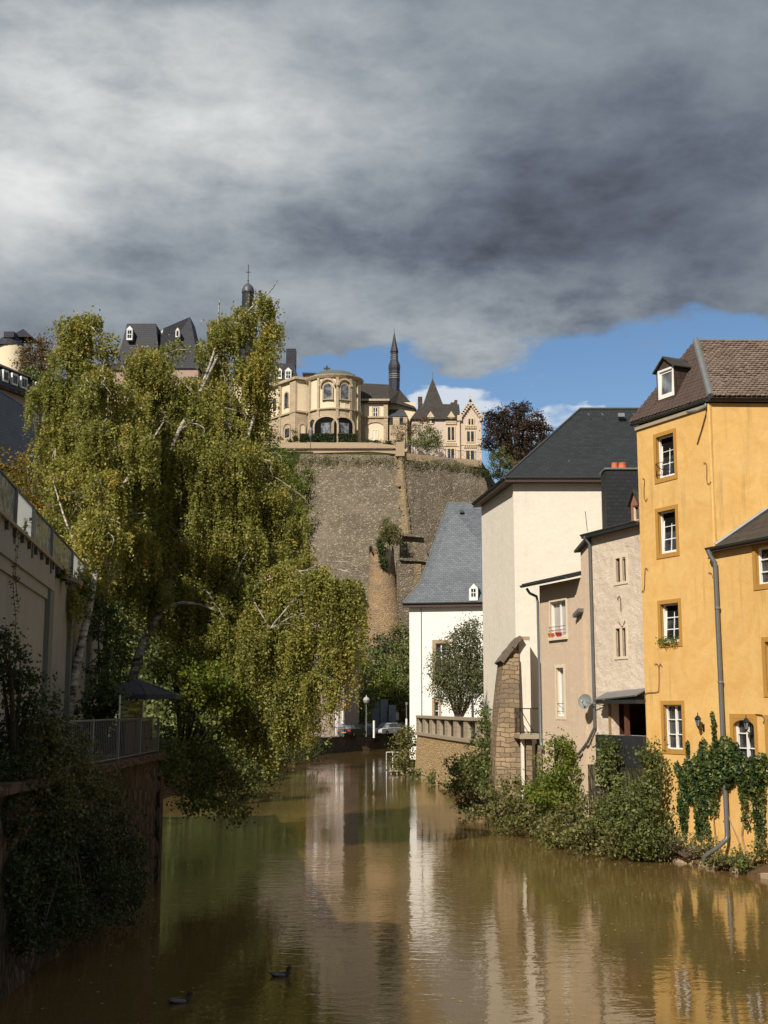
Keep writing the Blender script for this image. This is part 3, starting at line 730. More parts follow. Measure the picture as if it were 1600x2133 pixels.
# ------------------------------------------------------------ annex
AD = Vector((.37, -.93, 0)).normalized()
AF = Fc((C0.x, C0.y), (C0.x+AD.x*7, C0.y+AD.y*7))
za_ = AF.px(1500, 1140)[1]
ah = thing('yellow_annex', 'lower yellow wing with slate lean roof, arched window and round downpipe', 'house', (C0.x+2, C0.y-3, .5))
AR = [AF.rect(1575,1135,1640,1214), AF.rect(1596,1335,1650,1440), AF.rect(1529,1497,1573,1590), AF.rect(1602,1500,1650,1588)]
mb = MB()
AR[2] = (AR[2][0], AR[2][1], AR[2][2], AR[2][3])
wallpanel(mb, AF, 0.01, 7, -.6, za_, AR, .16)
bodybox(mb, AF, -.6, za_, 4.5, front=False, u0=.01, u1=7, top=False)
mb.build('wall', M['yellow'], ah)
for i, R in enumerate(AR):
    window(AF, R, ah, reveal=.15, cols=2, rows=3, fw=.06, bw=.018, surround=.15, proud=.025, leafw=1)
# arch head of the low window
u0,u1,z0,z1 = AR[2]
mb = MB()
ap = [AF.pt(u0,z1-.26,-.1), AF.pt(u0, z1+.001, -.1), AF.pt(u1, z1+.001, -.1), AF.pt(u1, z1-.26,-.1)]+[AF.pt((u0+u1)/2+(u1-u0)/2*math.cos(a), z1-.26+.22*math.sin(a), -.1) for a in [math.pi*k/8 for k in range(1,8)]]
mb.poly(ap)
ap2 = [p+AF.n*.12 for p in ap]; mb.poly(ap2)
for i in range(4, len(ap)-1): mb.poly([ap[i], ap[i+1], ap2[i+1], ap2[i]])
mb.poly([ap[3], ap[4], ap2[4], ap2[3]]); mb.poly([ap[-1], ap[0], ap2[0], ap2[-1]])
mb.build('arch_head', M['yellow_trim'], ah)
# roof leaning on the big house
up = 1.5*.69
top0 = Vector((C0.x+.02, C0.y-.02, za_+.05)); 
tq = at(1600, 1062, 41.15)
k = 4.5/(tq.x-top0.x)
top1 = top0+(tq-top0)*k; top1.y = C0.y+.1
e0 = AF.pt(-.05, za_+.02, .28); e1 = AF.pt(7, za_+.02, .28)
mb = MB(); slab(mb, [e0, e1, e1+(top1-top0), top1, top0], .1)
rf = mb.build('roof', M['slate_brown'], ah)
mb = MB(); mb.tube([top0+Vector((0,-.05,.06)), top1+Vector((0,-.05,.06))], .07, 6); mb.build('roof_flashing', M['zinc'], rf)
mb = MB(); gutter(mb, AF.pt(-.12, za_, .22), AF.pt(7, za_, .22), .085); mb.build('gutter', M['zinc_dark'], ah)
mb = MB(); fbox(mb, AF, .02, 7, za_-.14, za_-.02, .0, .22); mb.build('soffit', M['darkwood'], ah)
# downpipe
dp = [AF.pt(.05, za_-.08, .3), AF.pt(.1, za_-.25, .26), AF.pt(.2, za_-.5, .15), AF.pt(.21, 6, .14), AF.pt(.24, 1.15, .14)]
bz = AF.px(1514, 1745)[1]
P5 = AF.pt(.25, bz+.1, .15); P6 = at(1492, 1768, 40.5); P7 = at(1466, 1786, 39.9)
mb = MB(); mb.tube(dp[:4]+[P5, P5+Vector((-.04,-.02,-.13)), P6, P7], .075, 10)
pipe = mb.build('downpipe', M['pipe'], ah, smooth=True, auto=True)
for z in (8.2, 5.8, 3.2, 1.4): mb = MB(); mb.tube([AF.pt(.215+.0*z, z, .14), AF.pt(.215, z+.07, .14)], .095, 10); mb.build('pipe_collar', M['zinc'], pipe)
# window sill line of annex wall lamp iron
anchor(AF, [(1576,1488),(1590,1490),(1594,1500),(1592,1506)], ah, .016)

# ------------------------------------------------------------ pale weathered house
PR = Vector((YL.x, YL.y, 0)); PLp = at(1236, 1300, 48.1)
PF = Fc(xy(PLp), (PR.x+.3, PR.y-.5)); 
PF = Fc(xy(PLp), xy(YF.pt(0.02,0,-.12)))
PFL = PF.len
ph = thing('pale_narrow_house', 'narrow pale weathered house with two paired slit windows beside the yellow house', 'house', (PLp.x, PLp.y, 1))
zp0 = PF.px(1228, 1122)[1]; zp1 = PF.px(1331, 1086)[1]; zpe = (zp0+zp1)/2
PW = [PF.rect(1284,1163,1293,1213), PF.rect(1297,1163,1305,1213), PF.rect(1284,1309,1293,1368), PF.rect(1297,1309,1305,1368)]
HUT = PF.rect(1275, 1458, 1341, 1532); HUT = (HUT[0], PFL-.01, HUT[2], HUT[3])
mb = MB(); wallpanel(mb, PF, 0, PFL, .2, zpe, PW+[HUT], .3)
bodybox(mb, PF, .2, zpe, 5, front=False)
mb.build('wall', M['pinkish'], ph)
for a, b in ((0,1),(2,3)):
    A, B = PW[a], PW[b]
    mb = MB()
    for R in (A, B): mb.poly([PF.pt(R[0],R[2],-.07), PF.pt(R[1],R[2],-.07), PF.pt(R[1],R[3],-.07), PF.pt(R[0],R[3],-.07)])
    w = mb.build('window', M['darkwood'], ph)
    s = .10; mb = MB(); z0, z1 = A[2], A[3]
    for q in ((A[0]-s*1.6, A[0], z0-s, z1+s), (A[1], B[0], z0-s, z1+s), (B[1], B[1]+s, z0-s, z1+s), (A[0],A[1],z1,z1+s), (B[0],B[1],z1,z1+s), (A[0],A[1],z0-s,z0), (B[0],B[1],z0-s,z0)):
        fbox(mb, PF, *q, -.05, .03)
    mb.build('surround', M['pale_stone'], w)
# roof edge and low roof
mb = MB(); rz = 2.6
slab(mb, [PF.pt(-.25,zpe+.02,.3), PF.pt(PFL,zpe+.02,.3), PF.pt(PFL,zpe+.55,-5), PF.pt(-.25,zpe+.55,-5)], .12)
rf = mb.build('roof', M['slate_dark'], ph)
mb = MB(); gutter(mb, PF.pt(-.3,zpe+.06,.26), PF.pt(PFL,zpe+.06,.26), .07); mb.build('gutter', M['zinc_dark'], ph)
mb = MB(); PPx = PF.px(1236, 1300)[0]
mb.tube([PF.pt(-.02,zpe-.02,.3), PF.pt(.08,zpe-.35,.12), PF.pt(.08,6,.1), PF.pt(.08, PF.px(1240,1515)[1], .1), PF.pt(-.45, PF.px(1215,1545)[1], .12), PF.pt(-1.2, PF.px(1190,1570)[1], .12)], .055, 8)
mb.build('downpipe', M['pipe'], ph, smooth=True, auto=True)
mb = MB(); mb.tube([PF.pt(-.1,zpe+.2,.1), PF.pt(-.22,zpe+1.0,.1)], .012, 4); mb.build('aerial', M['iron'], ph)
anchor(PF, [(1288,1250),(1290,1243),(1294,1246),(1295,1274)], ph, .014)
anchor(PF, [(1290,1295),(1298,1306),(1303,1293)], ph, .014)
# chimney
cl = at(1262, 1000, 50.2); cr = at(1332, 1000, 50.2)
ct = zat(978, 50.2); cbz = zpe
mb = MB(); mb.box(cl.x, cr.x+.3, 50.2, 51.3, cbz-.5, ct); ch = mb.build('chimney', M['slate_clean'], ph)
mb = MB(); mb.box(cl.x-.06, cr.x+.35, 50.14, 51.36, ct, ct+.07); mb.build('chimney_cap', M['zinc'], ch)
for px_, r_ in ((1281,.13),(1297,.17)):
    c = at(px_, 970, 50.6); mb = MB(); mb.lathe((c.x, 50.65), [(r_*1.1,ct+.07),(r_,ct+.3),(r_*1.12,ct+.34),(r_*.9,ct+.36)], 12); mb.build('chimney_pot', M['terracotta'], ch, smooth=True, auto=True)
# little dormer with red gable
d0 = PF.px(1298, 1075)[0]; d1 = d0+.62; zt = PF.px(1304, 1047)[1]; zb_ = zpe+.12
n0 = -.35; mb = MB(); 
DR = (d0+.12, d1-.1, zb_+.12, zt-.1)
D2 = Fc(xy(PF.pt(0,0,n0)), xy(PF.pt(PFL,0,n0)))
wallpanel(mb, D2, d0, d1, zb_-.1, zt, [DR], .1)
mb.poly([D2.pt(d0,zt), D2.pt(d1,zt), D2.pt((d0+d1)/2,zt+.45)])
dd = mb.build('dormer', M['terracotta'] if False else simple('red_brown_gable', (.30,.13,.08), .8, 0, .3, 5), ph)
mb = MB(); bodybox(mb, D2, zb_-.1, zt, 1.6, front=False, u0=d0, u1=d1, top=False)
dm2 = (d0+d1)/2
slab(mb, [D2.pt(d0-.1,zt-.08,.12), D2.pt(dm2,zt+.5,.12), D2.pt(dm2,zt+.5,-1.6), D2.pt(d0-.1,zt-.08,-1.6)], .04)
slab(mb, [D2.pt(dm2,zt+.502,.12), D2.pt(d1+.1,zt-.08,.12), D2.pt(d1+.1,zt-.08,-1.6), D2.pt(dm2,zt+.502,-1.6)], .04)
mb.build('dormer_roof', M['slate_brown'], dd)
window(D2, DR, dd, reveal=.08, cols=1, rows=1, fw=.04, frame='pale_stone')
# projecting hut with dark opening
mb = MB(); u0,u1,z0,z1 = HUT
mb.poly([PF.pt(u0,z0,-2.2), PF.pt(u1,z0,-2.2), PF.pt(u1,z1,-2.2), PF.pt(u0,z1,-2.2)])
mb.poly([PF.pt(u0,z0,-.3), PF.pt(u1,z0,-.3), PF.pt(u1,z0,-2.2), PF.pt(u0,z0,-2.2)]); mb.poly([PF.pt(u0,z0,-.3), PF.pt(u0,z1,-.3), PF.pt(u0,z1,-2.2), PF.pt(u0,z0,-2.2)])
mb.poly([PF.pt(u1,z0,-.3), PF.pt(u1,z1,-.3), PF.pt(u1,z1,-2.2), PF.pt(u1,z0,-2.2)]); mb.poly([PF.pt(u0,z1,-.3), PF.pt(u1,z1,-.3), PF.pt(u1,z1,-2.2), PF.pt(u0,z1,-2.2)])
mb.build('open_porch', simple('dark_brown_boards', (.05,.025,.015), .9, 0, .4, 3, 0, .1), ph)
for px_, m_ in ((1272,'wood'),(1305,'redwood')):
    uu = PF.px(px_, 1495)[0]; mb = MB(); fbox(mb, PF, uu-.06, uu+.06, z0, z1, -.1, .06) ; mb.build('post', M[m_], ph)
mb = MB(); slab(mb, [PF.pt(u0-.35,z1+.02,.55), PF.pt(u1,z1+.16,.55), PF.pt(u1,z1+.42,-.0), PF.pt(u0-.35,z1+.3,0)], .05); mb.build('porch_roof', M['zinc'], ph)
mb = MB(); fbox(mb, PF, u0-.3, u1, z1-.14, z1+.0, .02, .5); mb.build('porch_beam', M['panel'], ph)
zb2 = PF.px(1310, 1598)[1]
mb = MB(); fbox(mb, PF, PF.px(1255,1570)[0], u1, zb2, z0, .0, .28); mb.build('metal_panel', M['panel'], ph)
mb = MB(); fbox(mb, PF, PF.px(1240,1600)[0], u1, .1, zb2, .0, .32); mb.build('stone_base', M['brownstone'], ph)
mb = MB(); fbox(mb, PF, PF.px(1257,1600)[0], PF.px(1300,1600)[0], zb2-.75, zb2-.02, .33, .37)
for k in range(9): u_ = PF.px(1257,1600)[0]+.05+k*.12; fbox(mb, PF, u_, u_+.035, zb2-.75, zb2-.02, .37, .40)
mb.build('ribbed_panel', M['balustrade'], ph)
# satellite dish
sd = thing('satellite_dish', 'grey round satellite dish on a bracket above the porch', 'dish', PF.pt(PF.px(1262,1470)[0], PF.px(1262,1470)[1], .1))
c = PF.pt(PF.px(1240,1461)[0], PF.px(1240,1461)[1], .45)
ax = Vector((-.45,-.85,.28)).normalized(); tx = ax.cross(Vector((0,0,1))).normalized(); ty = tx.cross(ax)
mb = MB(); vs = []; fs = []
R_ = .27; K = 20
for i, rr in enumerate((0.02,.4,.75,1)):
    for k in range(K):
        a = 2*math.pi*k/K; vs.append(c+(tx*math.cos(a)+ty*math.sin(a)*1.08)*R_*rr+ax*(rr*rr*.07-.07))
for i in range(3):
    for k in range(K): fs.append((i*K+k, i*K+(k+1)%K, (i+1)*K+(k+1)%K, (i+1)*K+k))
mb.add(vs, fs); off = [Vector(v)-ax*.012 for v in vs]; mb.add(off, [f[::-1] for f in fs]); mb.build('dish', simple('dish_grey', (.16,.17,.16), .6, .1, .15, 4), sd, smooth=True)
mb = MB(); mb.tube([c-ax*.08, PF.pt(PF.px(1262,1470)[0], PF.px(1262,1470)[1], .02)], .02, 6); mb.tube([c-ty*.25, c+ax*.28-ty*.1], .01, 5); mb.obox(c+ax*.3-ty*.08, tx*.03, ty*.04, ax*.05)
mb.build('dish_arm', M['zinc'], sd)

# ------------------------------------------------------------ beige house with flower pots
BL = at(1127, 1400, 52.4); BR = PLp
BF = Fc(xy(BL), xy(BR))
zbe = BF.px(1160, 1213)[1]; usp = BF.px(1213, 1300)[0]
bh = thing('beige_house', 'small rough beige house with balcony window pots and lean roof', 'house', (BL.x, BL.y, 1))
BW = [BF.rect(1147,1252,1180,1327), BF.rect(1160,1391,1175,1492)]
mb = MB(); wallpanel(mb, BF, 0, usp, .2, zbe, BW, .28)
wallpanel(mb, BF, usp, BF.len, .2, BF.px(1220,1135)[1], [], .2)
bodybox(mb, BF, .2, zbe, 5, front=False, u1=usp); mb.poly([BF.pt(usp,zbe,-3), BF.pt(usp,zbe), BF.pt(usp,BF.px(1220,1135)[1]), BF.pt(usp,BF.px(1220,1135)[1],-3)])
mb.poly([BF.pt(usp,BF.px(1220,1135)[1],-3),BF.pt(usp,BF.px(1220,1135)[1]),BF.pt(BF.len,BF.px(1220,1135)[1]),BF.pt(BF.len,BF.px(1220,1135)[1],-3)])
mb.build('wall', M['beige'], bh)
w0 = window(BF, BW[0], bh, reveal=.13, cols=2, rows=1, fw=.05, leafw=1, surround=.07, smat='pale_stone', sill=.12, pane='curtain', label='tall casement window with pots on its sill')
window(BF, BW[1], bh, reveal=.16, cols=1, rows=1, fw=.07, surround=.12, smat='pale_stone', proud=.02, pane='curtain')
u0,u1,z0,z1 = BW[0]; mb = MB()
for zz in (z0+.28, z0+.42): mb.tube([BF.pt(u0-.05,zz,.06), BF.pt(u1+.02,zz,.06)], .012, 5)
mb.build('window_rail', M['iron'], w0)
u0,u1,z0,z1 = BW[1]; mb = MB()
for zz in (z0+.2, z0+.5): mb.tube([BF.pt(u0-.0,zz,-.02), BF.pt(u1+.02,zz,-.02)], .012, 5)
mb.build('window_rail', M['iron'], bh)
mb = MB(); slab(mb, [BF.pt(-.45,zbe+.1,.6), BF.pt(usp+.02,zbe+.1,.6), BF.pt(usp+.02,zbe+.95,-3), BF.pt(-.45,zbe+.95,-3)], .16)
rf = mb.build('roof', M['slate_dark'], bh)
mb = MB(); gutter(mb, BF.pt(-.48,zbe+.02,.6), BF.pt(usp-.05,zbe+.02,.6), .085); mb.build('gutter', M['zinc_dark'], bh)
mb = MB(); slab(mb, [BF.pt(usp-.1,BF.px(1216,1146)[1],.25), BF.pt(BF.len+.02,BF.px(1226,1120)[1],.25), BF.pt(BF.len+.02,BF.px(1226,1120)[1]+.4,-3), BF.pt(usp-.1,BF.px(1216,1146)[1]+.4,-3)], .09); mb.build('upper_roof', M['zinc_dark'], bh)
mb = MB(); mb.tube([BF.pt(-.3,zbe-.1,.44), BF.pt(-.2,zbe-.3,.36), BF.pt(0.0,zbe-.45,.14), BF.pt(.03,zbe-.7,.1), BF.pt(.05,BF.px(1130,1545)[1],.1), BF.pt(.2,BF.px(1138,1560)[1],.12), BF.pt(.3,BF.px(1140,1563)[1],.12)], .06, 8)
mb.build('downpipe', M['pipe'], bh, smooth=True, auto=True)
mb = MB(); u_, z_ = BF.px(1210,1277); mb.obox(BF.pt(u_,z_,.12), BF.u*.24+Vector((0,0,.1)), BF.n*.12, Vector((0,0,.07))); mb.build('stone_bracket', M['zinc'], bh)
mb = MB(); fbox(mb, BF, usp-.02, usp+.22, .3, BF.px(1215,1290)[1], .0, .09); mb.build('pilaster', M['beige'], bh)
mb = MB(); a, b, c, d = BF.rect(1172,1558,1180,1575); fbox(mb, BF, a, b, c, d, -.01, .012)
a, b, c, d = BF.rect(1155,1558,1166,1585); fbox(mb, BF, a, b, c, d, -.01, .012); mb.build('cellar_window', M['glass'], bh)
for i, (px_, m_, lb) in enumerate(((1149,'terracotta','terracotta pot on the window ledge of the beige house'),(1165,'redpot','red pot on the window ledge of the beige house'))):
    uu, zz = BF.px(px_, 1334); zz = BW[0][2]+.0
    t = thing('flower_pot', lb, 'flower pot', BF.pt(uu, zz, .02))
    cc = BF.pt(uu, zz, .02); mb = MB(); mb.lathe((cc.x,cc.y), [(.08,zz),(.12,zz+.15),(.13,zz+.16),(.13,zz+.19),(.10,zz+.185)], 10); mb.build('pot', M[m_], t, smooth=True, auto=True)
# ------------------------------------------------------------ tall cream building
CC = at(1073, 1250, 58.5)
ze = at(1070, 1006, 58.5).z; 
CL = at(1006, 1300, 65.5)
CR = (CC.x+13, 58.5)
CFr = Fc(xy(CC), CR); CSi = Fc(xy(CL), xy(CC))
chh = thing('cream_building', 'large blank cream building with dark hipped slate roof', 'building', (CC.x, CC.y, 1))
mb = MB(); wallpanel(mb, CFr, 0, 13, .2, ze, [], .2); wallpanel(mb, CSi, 0, CSi.len, .2, ze, [], .2)
mb.poly([(CC.x+13,58.5,.2),(CC.x+13,CL.y,.2),(CC.x+13,CL.y,ze),(CC.x+13,58.5,ze)]); mb.poly([(CC.x+13,CL.y,.2),(CL.x,CL.y,.2),(CL.x,CL.y,ze),(CC.x+13,CL.y,ze)])
mb.build('wall', M['cream'], chh)
ovh = .42
def off2(z): 
    return [Vector((CC.x-ovh, CC.y-ovh, z)), Vector((CC.x+13.4, CC.y-ovh, z)), Vector((CC.x+13.4, CL.y+.3, z)), Vector((CL.x-ovh, CL.y+.3, z))]
q = off2(ze+.22)
rz = at(1208, 853, 62.4).z; ra = Vector((at(1208,853,62.4).x, 62.4, rz)); rb = Vector((CC.x+11, 62.4, rz))
mb = MB(); slab(mb, [q[0], q[1], rb, ra], .08); slab(mb, [q[3], q[0], ra], .08); slab(mb, [q[2], q[3], ra, rb], .08); slab(mb, [q[1], q[2], rb], .08)
rf = mb.build('roof', M['slate_dark'], chh)
mb = MB(); mb.tube([ra+Vector((0,0,.04)), rb+Vector((0,0,.04))], .07, 6); mb.tube([q[0]+Vector((0,0,.03)), ra+Vector((0,0,.03))], .05, 6); mb.build('ridge', M['zinc_dark'], rf)
mb = MB(); a = [Vector((p.x, p.y, ze-.02)) for p in off2(0)]; i_ = [Vector((CC.x+.0, CC.y, ze-.02)), Vector((CC.x+13, CC.y, ze-.02)), Vector((CC.x+13, CL.y, ze-.02)), Vector((CL.x, CL.y, ze-.02))]
for j in (0,3):
    A0, A1 = a[j], a[(j+1)%4]; up2 = Vector((0,0,.2)); mb.poly([A0, A1, A1+up2, A0+up2]); mb.poly([i_[j], i_[(j+1)%4], A1, A0])
mb.build('eaves_board', M['darkwood'], chh)
mb = MB(); gutter(mb, (a[0].x, a[0].y, ze+.2), (a[1].x, a[1].y, ze+.2), .09); gutter(mb, (a[3].x, a[3].y, ze+.2), (a[0].x, a[0].y, ze+.2), .09); mb.build('gutter', M['zinc_dark'], chh)
for px_ in (1226, 1255, 1293, 1320):
    h = at(px_, 866, 61.6); mb = MB()
    if px_ == 1293: mb.obox(h+Vector((0,-.1,.0)), (.16,0,0), (0,.12,0), (0,.03,.1))
    else: mb.tube([h+Vector((-.05,-.05,.1)), h+Vector((.02,-.12,-.02)), h+Vector((.06,-.1,.06))], .02, 4)
    mb.build('roof_hook', M['zinc'], rf)
# buttress, half stone, half white
b0 = at(1026, 1560, 56); 
bt = thing('stone_buttress', 'battered brick-like stone buttress with sloping cap against the cream wall', 'buttress', (4.9, 57, 1))
def bpt(px, py, d): p = at(px, py, d); return p
mb = MB()
prof = [(1030,1600),(1033,1540),(1038,1480),(1044,1420),(1050,1372)]
L_ = [at(px,py,56.5) for px,py in prof]; Rr = [at(1081 if py < 1500 else 1084, py, 56.5) for px,py in prof]
L_[0:0] = [Vector((L_[0].x, 56.5, .2))]; Rr[0:0] = [Vector((Rr[0].x, 56.5, .2))]
for i in range(len(L_)-1):
    l0, l1, r0, r1 = L_[i], L_[i+1], Rr[i], Rr[i+1]; z0_, z1_ = l0.z, l1.z
    dy0 = 56.5-.5+.5*i/len(L_); dy1 = 56.5-.5+.5*(i+1)/len(L_)
    mb.hexa([(l0.x,dy0,z0_),(r0.x,dy0,z0_),(r0.x,59.5,z0_),(l0.x,59.5,z0_)], [(l1.x,dy1,z1_),(r1.x,dy1,z1_),(r1.x,59.5,z1_),(l1.x,59.5,z1_)])
z1_ = L_[-1].z; zt_ = zat(1326, 56.5)
mb.add([(L_[-1].x,56.5,z1_),(Rr[-1].x,56.5,z1_),(Rr[-1].x,56.5,zt_-.05),(L_[-1].x,59.5,z1_),(Rr[-1].x,59.5,z1_),(Rr[-1].x,59.5,zt_-.05)], [(0,1,2),(3,5,4),(0,2,5,3),(1,4,5,2)])
mb.build('masonry', M['buttress'], bt)
rq = random.Random(3); ca, cb_ = Vector((L_[-1].x-.18,0,z1_-.08)), Vector((Rr[-1].x+.02,0,zt_+.02))
for k in range(5):
    p = ca.lerp(cb_, k/5); q = ca.lerp(cb_, (k+1.12)/5); j = rq.uniform(-.05,.07); mb = MB(); slab(mb, [(p.x,56.3+j,p.z+j),(q.x,56.3+j,q.z+rq.uniform(-.03,.05)),(q.x,59.5,q.z),(p.x,59.5,p.z+j)], .17); mb.build('cap_stone', M['capstone'], bt)
wb = thing('white_buttress', 'pale rendered square buttress beside the stone one', 'buttress', (6.2, 57, 1))
mb = MB(); xl = at(1081,1400,56.6).x+.02; xr = at(1105,1400,56.6).x; mb.box(xl, xr, 56.6, 58.7, .2, zat(1334,56.6)); mb.build('shaft', M['cream'], wb)
mb = MB(); mb.obox(((xl+xr)/2, 57.4, zat(1330,56.6)), ((xr-xl)/2,0,0), (0,.8,.0), (0,0,.09)); mb.build('cap', M['parapet'], wb)
# balcony
bc = thing('small_balcony', 'small stone balcony with black iron railing between buttress and beige house', 'balcony', at(1105, 1540, 54.1))
x0, x1, zz = at(1084,1530,53.9).x, at(1128,1530,53.9).x, zat(1530,53.9)
mb = MB(); mb.box(x0-.05, x1+.1, 53.7, 56.4, zz-.18, zz); mb.build('slab', M['balustrade'], bc)
mb = MB(); zt = zat(1476,53.9)
for zq in (zt, zz+.1): mb.tube([(x0,53.85,zq),(x1,53.85,zq)], .022, 5); mb.tube([(x0,53.85,zq),(x0,56.2,zq)], .018, 5)
for k in range(3): mb.tube([(x0+(x1-x0)*k/2,53.85,zz),(x0+(x1-x0)*k/2,53.85,zt)], .022, 5)
mb.tube([(x0,53.85,zt),(x0+.55,53.85,zz+.1)], .018, 5)
for k in range(8): mb.tube([(x0,54.1+k*.28,zz+.1),(x0,54.1+k*.28,zt)], .01, 4)
mb.build('railing', M['iron'], bc)
mb = MB(); mb.box(x0+.25, x0+.5, 54.0, 54.5, .2, zz-.18); mb.box(x1-.15, x1+.0, 54.0, 54.4, .2, zz-.18); mb.build('pier', M['buttress'], bc)
mb = MB(); mb.box(x0+.04, x0+.17, 54.05, 54.3, .8, zz-.18); mb.build('pier', M['cream'], bc)
mb = MB(); gx_ = at(1118,1600,54.0).x; mb.box(gx_, gx_+.45, 54.4, 54.45, 1.0, zz-.4); mb.build('grey_door', M['zinc_dark'], bc)

# ------------------------------------------------------------ white house with tall slate roof
WF = Fc(xy(at(853,1350,100)), xy(at(1060,1350,98.5)))
zw = WF.px(900, 1262)[1]
wh = thing('white_house', 'bright white house under a tall steep blue slate roof', 'house', (WF.a.x, WF.a.y, 3))
WW = [WF.rect(908,1340,930,1420), WF.rect(905,1462,914,1500)]
mb = MB(); wallpanel(mb, WF, 0, WF.len, 1.0, zw, WW, .25); bodybox(mb, WF, 1.0, zw, 11, front=False)
mb.build('wall', M['white'], wh)
window(WF, WW[0], wh, cols=2, rows=3, surround=.28, smat='parapet'); window(WF, WW[1], wh, cols=1, rows=2, surround=.2, smat='parapet')
o = .45
E = [WF.pt(-o,zw+.25,o), WF.pt(WF.len+.3,zw+.25,o), WF.pt(WF.len+.3,zw+.25,-11-o), WF.pt(-o,zw+.25,-11-o)]
kz = WF.px(880,1225)[1]
K0 = WF.pt(WF.px(866,1222)[0]+.25, zw+1.9, -.7); K1 = WF.pt(WF.len+.3, zw+1.9, -.7); K3 = WF.pt(K0.x-WF.a.x, zw+1.9, -10.3)
T0 = at(933,1047,104.5); T1 = Vector((WF.b.x+.3, T0.y, T0.z)); T3 = Vector((T0.x, WF.pt(0,0,-6.5).y, T0.z)); T2 = Vector((T1.x, T3.y, T0.z))
mb = MB()
slab(mb, [E[0],E[1],K1,K0], .1); slab(mb, [K0,K1,T1,T0], .1)
slab(mb, [E[3],E[0],K0,K3], .1); slab(mb, [K3,K0,T0,T3], .1); slab(mb, [T0,T1,T2,T3], .1)
slab(mb, [E[2],E[3],T3,T2], .1)
rf = mb.build('roof', M['slate_blue'], wh)
mb = MB(); mb.tube([E[0],K0,T0,T1], .055, 6); mb.build('hip_flashing', M['zinc'], rf)
mb = MB(); fbox(mb, WF, -o, WF.len, zw-.12, zw+.16, 0, o-.02); mb.build('eaves_board', M['darkwood'], wh)
mb = MB(); gutter(mb, WF.pt(-o-.05,zw+.22,o+.05), WF.pt(WF.len,zw+.22,o+.05), .1); mb.build('gutter', M['zinc_dark'], wh)
mb = MB(); uu = WF.px(878,1350)[0]; mb.tube([WF.pt(uu,zw+.1,.05),WF.pt(uu,1.5,.05)], .03, 5); mb.build('lightning_rod', M['zinc'], wh)
# white dormer
W2 = Fc(xy(WF.pt(0,0,.3)), xy(WF.pt(WF.len,0,.3)))
a, b, c, d = W2.rect(978,1224,996,1246)
mb = MB(); fbox(mb, W2, a, b, c-.2, d, -1.6, .2); m_ = (a+b)/2; g = W2.px(987,1214)[1]
mb.add([W2.pt(a,d,.2),W2.pt(b,d,.2),W2.pt(m_,g,.2),W2.pt(a,d,-2),W2.pt(b,d,-2),W2.pt(m_,g,-2)], [(0,1,2),(0,2,5,3),(1,4,5,2),(3,5,4)])
dd = mb.build('dormer', M['whitepaint'], wh)
mb = MB(); k_ = (b-a)
for i in range(2):
    for j in range(2): fbox(mb, W2, a+k_*(.24+.29*i), a+k_*(.46+.29*i), c+(d-c)*(.12+.42*j), c+(d-c)*(.46+.42*j), .19, .215)
mb.build('window', M['glass'], dd)
mb = MB(); slab(mb, [W2.pt(a-.08,d-.06,.26),W2.pt(m_,g+.05,.26),W2.pt(m_,g+.05,-2),W2.pt(a-.08,d-.06,-2)], .04); slab(mb, [W2.pt(m_,g+.052,.26),W2.pt(b+.08,d-.06,.26),W2.pt(b+.08,d-.06,-2),W2.pt(m_,g+.052,-2)], .04); mb.build('dormer_roof', M['zinc'], dd)
mb = MB(); p = at(961,1066,104); mb.obox(p+Vector((0,-.2,0)), (.15,0,0),(0,.2,0),(0,0,.12)); mb.build('roof_vent', M['zinc_dark'], rf)

# ------------------------------------------------------------ river terrace with pillar balustrade
tw = thing('river_terrace_wall', 'ochre rubble retaining wall rising from the river with grey coping', 'wall', (at(869,1600,94).x, 94, 0))
ctrl = [(869,1524,94.0),(905,1529,85.5),(940,1535,78.5),(975,1540,73),(1007,1546,69),(1030,1550,66.5)]
TP = [at(a,b,c) for a,b,c in ctrl]; ztp = 3.15
TPp = [Vector((p.x,p.y,0)) for p in TP]
mb = MB()
for i in range(len(TPp)-1):
    p, q = TPp[i], TPp[i+1]; n = Vector(((q-p).y, -(q-p).x, 0)).normalized()
    fl = .25
    mb.poly([p+n*fl+Vector((0,0,-.5)), q+n*fl+Vector((0,0,-.5)), q+Vector((0,0,ztp-.1)), p+Vector((0,0,ztp-.1))])
p = TPp[0]; mb.poly([p+Vector((25,9,-.5)), p+Vector((-.25,0,-.5)), p+Vector((0,0,ztp-.1)), p+Vector((25,9,ztp-.1))])
mb.build('masonry', M['ochre_rubble'], tw)
mb = MB()
for i in range(len(TPp)-1):
    p, q = TPp[i], TPp[i+1]; n = Vector(((q-p).y, -(q-p).x, 0)).normalized(); z_ = Vector((0,0,1))
    mb.hexa([p+n*.12+z_*(ztp-.1), q+n*.12+z_*(ztp-.1), q-n*.5+z_*(ztp-.1), p-n*.5+z_*(ztp-.1)], [p+n*.12+z_*(ztp+.1), q+n*.12+z_*(ztp+.1), q-n*.5+z_*(ztp+.1), p-n*.5+z_*(ztp+.1)])
mb.build('coping', M['balustrade'], tw)
mb = MB(); pts = [p+Vector((0,0,ztp)) for p in TPp]; mb.poly(pts+[Vector((30,62,ztp)),Vector((30,110,ztp)),Vector((TPp[0].x,94.5,ztp))]); 
tf = mb.build('terrace_paving', M['paving'], structure=True)
bl = thing('balustrade', 'stone balustrade of square pillars and flat rail along the river terrace', 'balustrade', (TPp[0].x, TPp[0].y, ztp))
seg = [(TPp[i+1]-TPp[i]).length for i in range(len(TPp)-1)]; tot = sum(seg)
